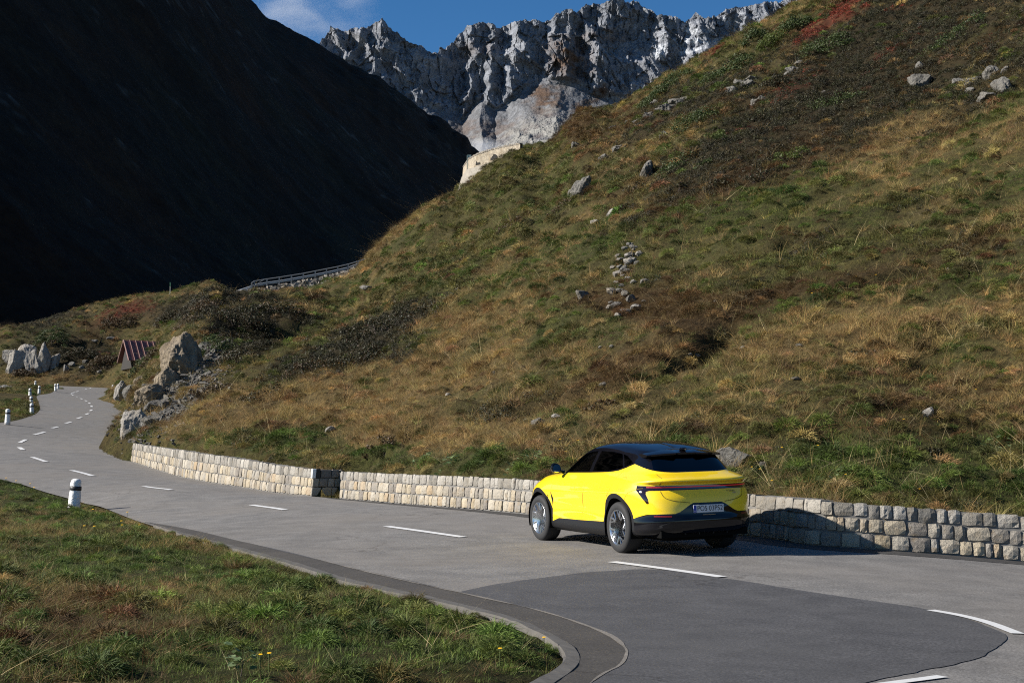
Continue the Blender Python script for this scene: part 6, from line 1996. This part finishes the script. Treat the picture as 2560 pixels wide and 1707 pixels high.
for i, (x, y, w, lab) in enumerate([(1120, 1165, 70, "pale broad leaves above the long wall, left of the car"), (1050, 1160, 50, "broad leaves in a patch near the drain niche"), (1340, 1150, 60, "pale broad leaves just left of the car's roof"), (1230, 1140, 50, "scattered broad leaves higher above the long wall"), (1280, 1175, 44, "broad leaves at the wall top left of the car's bonnet"), (2490, 1130, 90, "broad dark leaves at the far right of the meadow"), (2100, 1200, 60, "low broad leaves above the wall behind the car's shadow"), (600, 1690, 80, "broad pale leaves in the near verge grass")]):
    leafy(x, y, w, lab, 700 + i)
# yellow flowers
def flowers():
    M_Y = simple("yellow_petals", (0.85, 0.48, 0.01), 0.6)
    pts = [(1400, 1110), (1445, 1112), (1415, 1145), (1930, 1215), (2115, 1205), (2300, 1240), (1880, 1180), (1900, 1190), (2260, 1060), (2045, 1130), (2440, 985), (2380, 1010), (1955, 1135), (2190, 700), (2140, 700), (1880, 760), (2030, 745), (15, 1207), (40, 1212), (85, 1228), (75, 1222), (232, 1282), (318, 1296), (303, 1316), (348, 1325), (305, 1325), (210, 1330), (235, 1338), (1360, 1625), (650, 1690), (672, 1688), (1250, 1662)]
    for x, y in pts:
        p = on_ground(x, y)
        if p is None: continue
        bm = bmesh.new()
        h = random.uniform(.10, .18)
        r = 0.010 + 0.0005 * p[1]
        for k in range(8):
            a = k * math.pi / 4
            c = Vector((math.cos(a) * r * .6, math.sin(a) * r * .6, h))
            bmesh.ops.create_circle(bm, cap_ends=True, segments=6, radius=r * .45, matrix=Matrix.Translation(c) @ Matrix.Rotation(.5, 4, 'X'))
        root = empty("flower", tuple(p)); tag(root, *(("tiny yellow hawkbit flower in the short verge grass", "flower", "yellow flowers on the verge") if p[0] < 0.6 and p[1] < 60 and y > 1195 and x < 1400 else ("tiny yellow hawkbit flower on the slope above the wall", "flower", "yellow flowers above the wall")))
        bm_obj("petals", bm, M_Y, root)
        bm = bmesh.new(); add_bar(bm, (0, 0, -.03), (0, 0, h), .004, 4); bm_obj("stem", bm, L_JUN, root)
flowers()

# ------------------------------------------------------------------ dry tussocks that stand out on the near verge
M_TUS = leaf_mat("dry_tussock", [(0.13, 0.075, 0.030), (0.20, 0.12, 0.05), (0.10, 0.06, 0.025), (0.25, 0.17, 0.08)], 0.3)
for i, (x, y, w, h, lab) in enumerate([(588, 1402, 80, 60, "rusty dry grass tussock beside the kerb, casting a shadow"), (500, 1372, 60, 40, "fine rusty tussock just up the verge from the kerbside one"), (120, 1510, 110, 60, "broad brown tussock in the middle of the verge"), (340, 1570, 100, 70, "tall straw tussock among fallen stalks on the verge"), (1128, 1585, 60, 44, "thin straw tussock near the hairpin tip"), (740, 1690, 70, 60, "dry tussock beside the broad pale leaves"), (60, 1360, 110, 44, "low brown tussock on the upper verge"), (30, 1430, 90, 50, "brown tussock below the upper one on the verge"), (440, 1550, 80, 50, "straw tussock right of the tall one on the verge"), (105, 1280, 36, 24, "small dark tussock near the lone bollard")]):
    p = on_ground(x, y + h * .3)
    k = p[1] / F
    V, Fs = blades(170, h * k * .5, h * k * 1.0, w * k * .30, .006, .75, 800 + i, seg=4, droop=.9)
    o = obj("grass_tussock", mesh_from("grass_tussock", V, Fs), M_TUS)
    o.location = (p[0], p[1], p[2] - .02)
    tag(o, lab, "grass")

# ------------------------------------------------------------------ railing, rubble wall, parapet, hut and other far things
M_STEEL = simple("galvanised_steel", (0.30, 0.32, 0.34), 0.45, metal=0.7, var=0.2, scale=3)
M_POST = simple("grey_steel_post", (0.13, 0.14, 0.15), 0.55, metal=0.4)
RY = 148.0
rail_posts = [(629, 725, 708), (636, 725, 703), (667, 718.5, 698), (698, 715, 693.5), (728.6, 709, 688.7), (758, 703, 684), (788, 698, 678), (816, 692.7, 672.5), (844, 686, 667), (870, 680, 661), (895, 668, 654)]
RYs = [RY + 0.12 * k for k in range(len(rail_posts))]
def railing():
    a0 = at(rail_posts[0][0], rail_posts[0][1], RYs[0])
    root = empty("guard_rail", tuple(a0)); tag(root, "grey steel guard rail with handrail on top of the rubble wall", "guard rail")
    R0 = Vector(a0)
    tops = []
    for (x, yb, yt), Y in zip(rail_posts, RYs):
        b, t = Vector(at(x, yb + 3, Y)), Vector(at(x, yt, Y))
        tops.append(t)
        bm = bmesh.new(); add_box(bm, (b + t) / 2 - R0, (0.14, 0.12, (t - b).length)); bm_obj("post", bm, M_POST, root)
    tops.append(Vector(at(922, 645, RYs[-1] + .3)))
    bm = bmesh.new()
    for p, q in zip(tops[:-1], tops[1:]): add_bar(bm, p - R0, q - R0, 0.065, 8)
    bm_obj("handrail", bm, M_POST, root)
    bm = bmesh.new(); add_bar(bm, Vector(at(637, 714, RY)) - R0, Vector(at(660, 699, RY)) - R0, 0.03, 6); bm_obj("brace", bm, M_POST, root)
    # folded beam
    prof = [(0, -.15), (.05, -.10), (.05, -.05), (0, 0.0), (.05, .05), (.05, .10), (0, .15)]
    line = [at(590, 728.5, RY), at(629, 716, RY)] + [at(x, yb * .45 + yt * .55, Y) for (x, yb, yt), Y in zip(rail_posts[1:], RYs[1:])]
    V, Fs = [], []
    for i, c in enumerate(line):
        for dy, dz in prof: V.append((c[0] - R0.x, c[1] + 0.30 - dy - R0.y, c[2] + dz - R0.z))
        if i:
            for k in range(6): Fs.append(((i - 1) * 7 + k, i * 7 + k, i * 7 + k + 1, (i - 1) * 7 + k + 1))
    obj("beam", mesh_from("beam", V, Fs), M_STEEL, root)
railing()
def rubble_wall(name, label, top, bot, Y, mat, n, smin, smax, cat="stone wall", group=None):
    """dry stone wall between two pixel lines at distance Y: core and joined small stones"""
    top = spline([at(x, y, Y(x)) for x, y in top], n=40); bot = spline([at(x, y, Y(x) - .35) for x, y in bot], n=40)
    org = top[0]
    root = empty(name, tuple(org)); tag(root, label, cat, group)
    V = np.stack([bot - org, top - org, top - org + np.array([0, .6, 0])], 1)
    obj("core", grid_mesh("core", V, smooth=False), M_MORTAR, root)
    r = np.random.default_rng(int(n))
    vs, fs = [], []
    for i in range(n):
        u = r.uniform(0, 39); v = r.uniform(0, 1)
        k = int(min(u, 38)); f = u - k
        t = top[k] * (1 - f) + top[k + 1] * f; b = bot[k] * (1 - f) + bot[k + 1] * f
        if t[2] - b[2] < 0.05: continue
        c = b + (t - b) * v - org
        s = r.uniform(smin, smax)
        M = Euler((r.normal(0, .25), r.normal(0, .25), r.normal(0, .25))).to_matrix()
        o = len(vs)
        for q in ((-1, -1, -.6), (1, -1, -.6), (1, 1, -.6), (-1, 1, -.6), (-1, -1, .6), (1, -1, .6), (1, 1, .6), (-1, 1, .6)):
            vs.append(tuple(M @ (Vector(q) * s * r.uniform(.8, 1.1)) + Vector(c)))
        for q in ((0, 3, 2, 1), (4, 5, 6, 7), (0, 1, 5, 4), (1, 2, 6, 5), (2, 3, 7, 6), (3, 0, 4, 7)): fs.append(tuple(o + j for j in q))
    st = obj("stones", mesh_from("stones", vs, fs), mat, root); st["kind"] = "stuff"
    return root
M_RUB = stone_mat("rubble_stone", [(0.20, 0.185, 0.165), (0.27, 0.25, 0.225), (0.15, 0.14, 0.13), (0.30, 0.26, 0.20)], 3, 1.0, .1, rand=False)
rubble_wall("rubble_wall", "rough rubble wall carrying the guard rail on the ridge", [(598, 729), (636, 724), (700, 714), (760, 702), (820, 691), (872, 679), (890, 668)], [(598, 736), (640, 738), (700, 738), (745, 734), (800, 718), (850, 698), (885, 682)], lambda x: np.interp(x, [590, 900], [147.4, 148.6]), M_RUB, 420, .10, .26)

def parapet():
    """the upper road's bend: battered retaining wall with an arched parapet"""
    top = [(1300, 360), (1277, 364), (1239, 372), (1204, 382), (1188, 389), (1176, 396), (1171, 399)]
    mid = [(1300, 388), (1277, 393), (1239, 402), (1213, 410), (1190, 417), (1176, 421), (1169, 424)]
    Ys = [181, 182.5, 184.5, 186.5, 188, 189.5, 191]
    T = [np.array(at(x, y, Y)) for (x, y), Y in zip(top, Ys)]; Md = [np.array(at(x, y, Y)) for (x, y), Y in zip(mid, Ys)]
    T.append(T[-1] + np.array([-.9, 5.5, 0.1])); Md.append(Md[-1] + np.array([-.9, 5.5, .1]))
    T = spline(T, n=50); Md = spline(Md, n=50)
    org = Md[0]
    root = empty("road_parapet", tuple(org)); tag(root, "curved masonry parapet with two arched drains on a battered retaining wall", "stone wall")
    tn = np.gradient(Md, axis=0)[:, :2]; tn /= np.linalg.norm(tn, axis=1)[:, None]
    out = np.stack([tn[:, 1], -tn[:, 0]], 1)
    if out[10, 1] > 0: out = -out
    o3 = np.concatenate([out, np.zeros((50, 1))], 1)
    M_PAR = stone_mat("parapet_stone", [(0.27, 0.235, 0.18), (0.36, 0.32, 0.26), (0.24, 0.21, 0.17), (0.40, 0.36, 0.29)], 4.0, 1.0, .12, rand=False)
    M_RET = stone_mat("retaining_stone", [(0.20, 0.185, 0.165), (0.24, 0.225, 0.20), (0.28, 0.26, 0.23)], 2.5, 1.0, .1, rand=False)
    P = np.stack([Md - org, T - org, T - org - o3 * .45, Md - org - o3 * .45], 1)
    obj("parapet", grid_mesh("parapet", P, smooth=False), M_PAR, root)
    Rg = np.stack([Md - org + o3 * 1.7 - np.array([0, 0, 5.6]), Md - org + o3 * .12 - np.array([0, 0, .05]), Md - org - o3 * .5 + np.array([0, 0, -.03])], 1)
    obj("retaining_wall", grid_mesh("retaining_wall", Rg, smooth=False), M_RET, root)
    # coping stones
    for i in range(0, 49, 1):
        c = (T[i] + T[min(i + 1, 49)]) / 2 - org
        d = T[min(i + 1, 49)] - T[i]
        bm = bmesh.new(); L = np.linalg.norm(d)
        add_box(bm, (0, 0, 0), (L * .86, .5, .16 + .05 * (i % 3)))
        o = bm_obj("coping_stone", bm, M_RUB, root); o.location = tuple(c - o3[i] * .2 + np.array([0, 0, .04])); o.rotation_euler = (0, -math.atan2(d[2], np.hypot(d[0], d[1])), math.atan2(d[1], d[0]))
    # arches: dark panels on the face stand in for shaded openings
    M_ARCH_SHADE = simple("arch_shade", (0.01, 0.009, 0.008), 0.95)
    for (ax, ay, w, h) in ((1195.5, 412.5, 12, 14), (1235, 399.5, 17, 14)):
        Yk = np.interp(ax, [1169, 1190, 1239, 1277], [191, 188, 184.5, 182.5])
        c = at(ax, ay, Yk); kx = Yk / F
        i = int(np.argmin(np.linalg.norm(Md[:, :2] - c[:2], axis=1)))
        t3 = np.array([tn[i, 0], tn[i, 1], 0.0]); no = o3[i]
        ww, hh = w * kx, h * kx
        ring = [(-ww / 2, 0), (-ww / 2, hh * .45), (-ww * .38, hh * .75), (-ww * .18, hh * .94), (0, hh), (ww * .18, hh * .94), (ww * .38, hh * .75), (ww / 2, hh * .45), (ww / 2, 0)]
        base = c - org + no * .02
        lf = lambda a, b, e: tuple(base + t3 * a / max(abs(t3[0]), .5) * np.sign(t3[0]) + np.array([0, 0, b]) + no * e)
        V = [lf(a, b, 0.03) for a, b in ring] + [lf(a, b, -.3) for a, b in ring]
        n_ = len(ring)
        obj("drain_arch_shade", mesh_from("drain_arch_shade", V, [tuple(range(n_))] + [(k, k + 1, n_ + k + 1, n_ + k) for k in range(n_ - 1)]), M_ARCH_SHADE, root)
    s = empty("sign_post", tuple(at(1168, 424, 190.6)))
    tag(s, "pale green post with a small panel at the parapet's end", "sign")
    M_SG = simple("sign_green_grey", (0.20, 0.27, 0.26), 0.5)
    bm = bmesh.new(); add_box(bm, (0, 0, .75), (.12, .10, 2.5)); bm_obj("post", bm, M_SG, s)
    bm = bmesh.new(); add_box(bm, (.30, 0, 1.86), (.50, .06, .32)); bm_obj("panel", bm, M_SG, s)
parapet()

def hut():
    Y0 = 236.0
    apex = Vector(at(309.6, 850.4, Y0))
    rd = Vector((0.86, 0.51, 0)).normalized()      # ridge direction, away from the open gable
    gd = Vector((-rd.y, rd.x, 0))                   # to the far eave
    Lr, hw, rise = 6.8, 3.4, 3.6
    root = empty("hut", tuple(apex - Vector((0, 0, rise)))); tag(root, "small hut with a steep pinkish red metal roof behind the bank", "hut")
    O = Vector(root.location)
    M_ROOF = simple("red_metal_roof", (0.19, 0.068, 0.058), 0.5, var=0.15, scale=2)
    M_BARGE = simple("barge_board", (0.26, 0.15, 0.13), 0.6)
    M_GABLE_SHADE = simple("gable_shade", (0.010, 0.008, 0.007), 0.8, var=.3, scale=4)  # near-black fill stands in for shade inside the open gable
    for s, nm in ((-1, "roof"), (1, "roof")):
        e = gd * (hw * s)
        a, b = apex - O, apex + rd * Lr - O
        c, d = b + e - Vector((0, 0, rise)), a + e - Vector((0, 0, rise))
        nrm = (b - a).cross(d - a).normalized()
        if nrm.z < 0: nrm = -nrm
        th = nrm * .08
        V = [a, b, c, d, a + th, b + th, c + th, d + th]
        ro = obj(nm, mesh_from("roof", V, [(0, 1, 2, 3), (4, 7, 6, 5), (0, 4, 5, 1), (1, 5, 6, 2), (2, 6, 7, 3), (3, 7, 4, 0)]), M_ROOF, root)
        for k in range(1, 7):
            p = a + rd * (Lr * k / 7) + th; q = p + e - Vector((0, 0, rise))
            bm = bmesh.new(); add_bar(bm, p + nrm * .02, q + nrm * .02, .05, 6); bm_obj("standing_seam", bm, M_BARGE, ro)
        bm = bmesh.new(); add_bar(bm, a - rd * .05 + th * .5, d - rd * .05 + th * .5, .10, 6); bm_obj("barge_board", bm, M_BARGE, ro)
    inset = rd * .5
    V = [apex - O + inset - Vector((0, 0, .15)), apex - O + inset + gd * (hw - .15) - Vector((0, 0, rise + 1.2)), apex - O + inset - gd * (hw - .15) - Vector((0, 0, rise + 1.2))]
    V += [v + rd * (Lr - 1) for v in V]
    obj("wall", mesh_from("hut_wall", V, [(0, 1, 2), (3, 5, 4), (0, 3, 4, 1), (1, 4, 5, 2), (2, 5, 3, 0)]), M_GABLE_SHADE, root)
hut()
# parapet and rubble beside the far bend
rubble_wall("parapet_wall", "low pale wall along the far road above tumbled stones", [(-60, 964), (0, 966), (40, 968.5), (92, 972)], [(-60, 976), (0, 977), (40, 978), (92, 978)], lambda x: np.interp(x, [-60, 92], [226, 214]), M_PALE, 160, .2, .36)
rubble_wall("rubble_bank", "bank of tumbled stones under the low pale wall", [(-60, 977), (0, 978), (40, 979), (75, 981)], [(-60, 1002), (0, 1001), (30, 996), (60, 990)], lambda x: np.interp(x, [-60, 92], [220, 208]), M_RUB, 260, .25, .55, cat="rubble")
# snow pole on the ridge
pb = at(425, 742, 285)
sp = empty("snow_pole", tuple(pb)); tag(sp, "thin green and white snow marker pole on the knoll ridge", "pole")
bm = bmesh.new(); add_bar(bm, (0, 0, -.6), (0, 0, 2.1), .05, 8); bm_obj("pole", bm, simple("pole_white", (.5, .52, .5), .6), sp)
bm = bmesh.new(); add_bar(bm, (0, 0, 2.1), (0, 0, 2.95), .055, 8); bm_obj("pole_tip", bm, simple("pole_green", (.05, .22, .12), .6), sp)

# ------------------------------------------------------------------ cloud wisp and valley mist
def vapour(name, c, s, dens, scale, seed, thr):
    bm = bmesh.new(); bmesh.ops.create_icosphere(bm, subdivisions=3, radius=1.0)
    m = bpy.data.materials.new(name); m.use_nodes = True
    nt = m.node_tree; nt.nodes.clear()
    out = nt.nodes.new("ShaderNodeOutputMaterial"); pv = nt.nodes.new("ShaderNodeVolumePrincipled")
    pv.inputs["Color"].default_value = (.95, .96, 1, 1); pv.inputs["Anisotropy"].default_value = 0.2
    tc = nt.nodes.new("ShaderNodeTexCoord")
    mp = nt.nodes.new("ShaderNodeMapping"); mp.inputs["Location"].default_value = (seed, seed * .7, 0); nt.links.new(tc.outputs["Object"], mp.inputs["Vector"])
    n = noise(nt, scale, 5, .62, mp.outputs[0], dist=.5)
    r = ramp(nt, [(thr, (0, 0, 0)), (thr + .3, (1, 1, 1))]); nt.links.new(n.outputs[0], r.inputs[0])
    ln = nt.nodes.new("ShaderNodeVectorMath"); ln.operation = 'LENGTH'; nt.links.new(tc.outputs["Object"], ln.inputs[0])
    fall = nt.nodes.new("ShaderNodeMapRange"); fall.inputs[1].default_value = 1.0; fall.inputs[2].default_value = 0.15; nt.links.new(ln.outputs["Value"], fall.inputs[0])
    d = math_n(nt, 'MULTIPLY', r.outputs[0], fall.outputs[0]); d = math_n(nt, 'MULTIPLY', d, dens)
    nt.links.new(d, pv.inputs["Density"]); nt.links.new(pv.outputs[0], out.inputs["Volume"])
    o = bm_obj(name, bm, m); o.location = c; o.scale = s
    tag(o, kind="stuff")
    return o
cl = at(760, 25, 7000)
o = vapour("cloud", tuple(cl), (420, 300, 170), 0.0045, 1.6, 3.1, .42); tag(o, "thin white cloud wisp in the blue sky between hill and peak", "cloud")
ms = at(1205, 372, 1500)
o = vapour("mist", tuple(ms), (28, 30, 11), 0.05, 1.2, 1.7, .30); tag(o, "little bank of white mist behind the arched parapet", "mist")
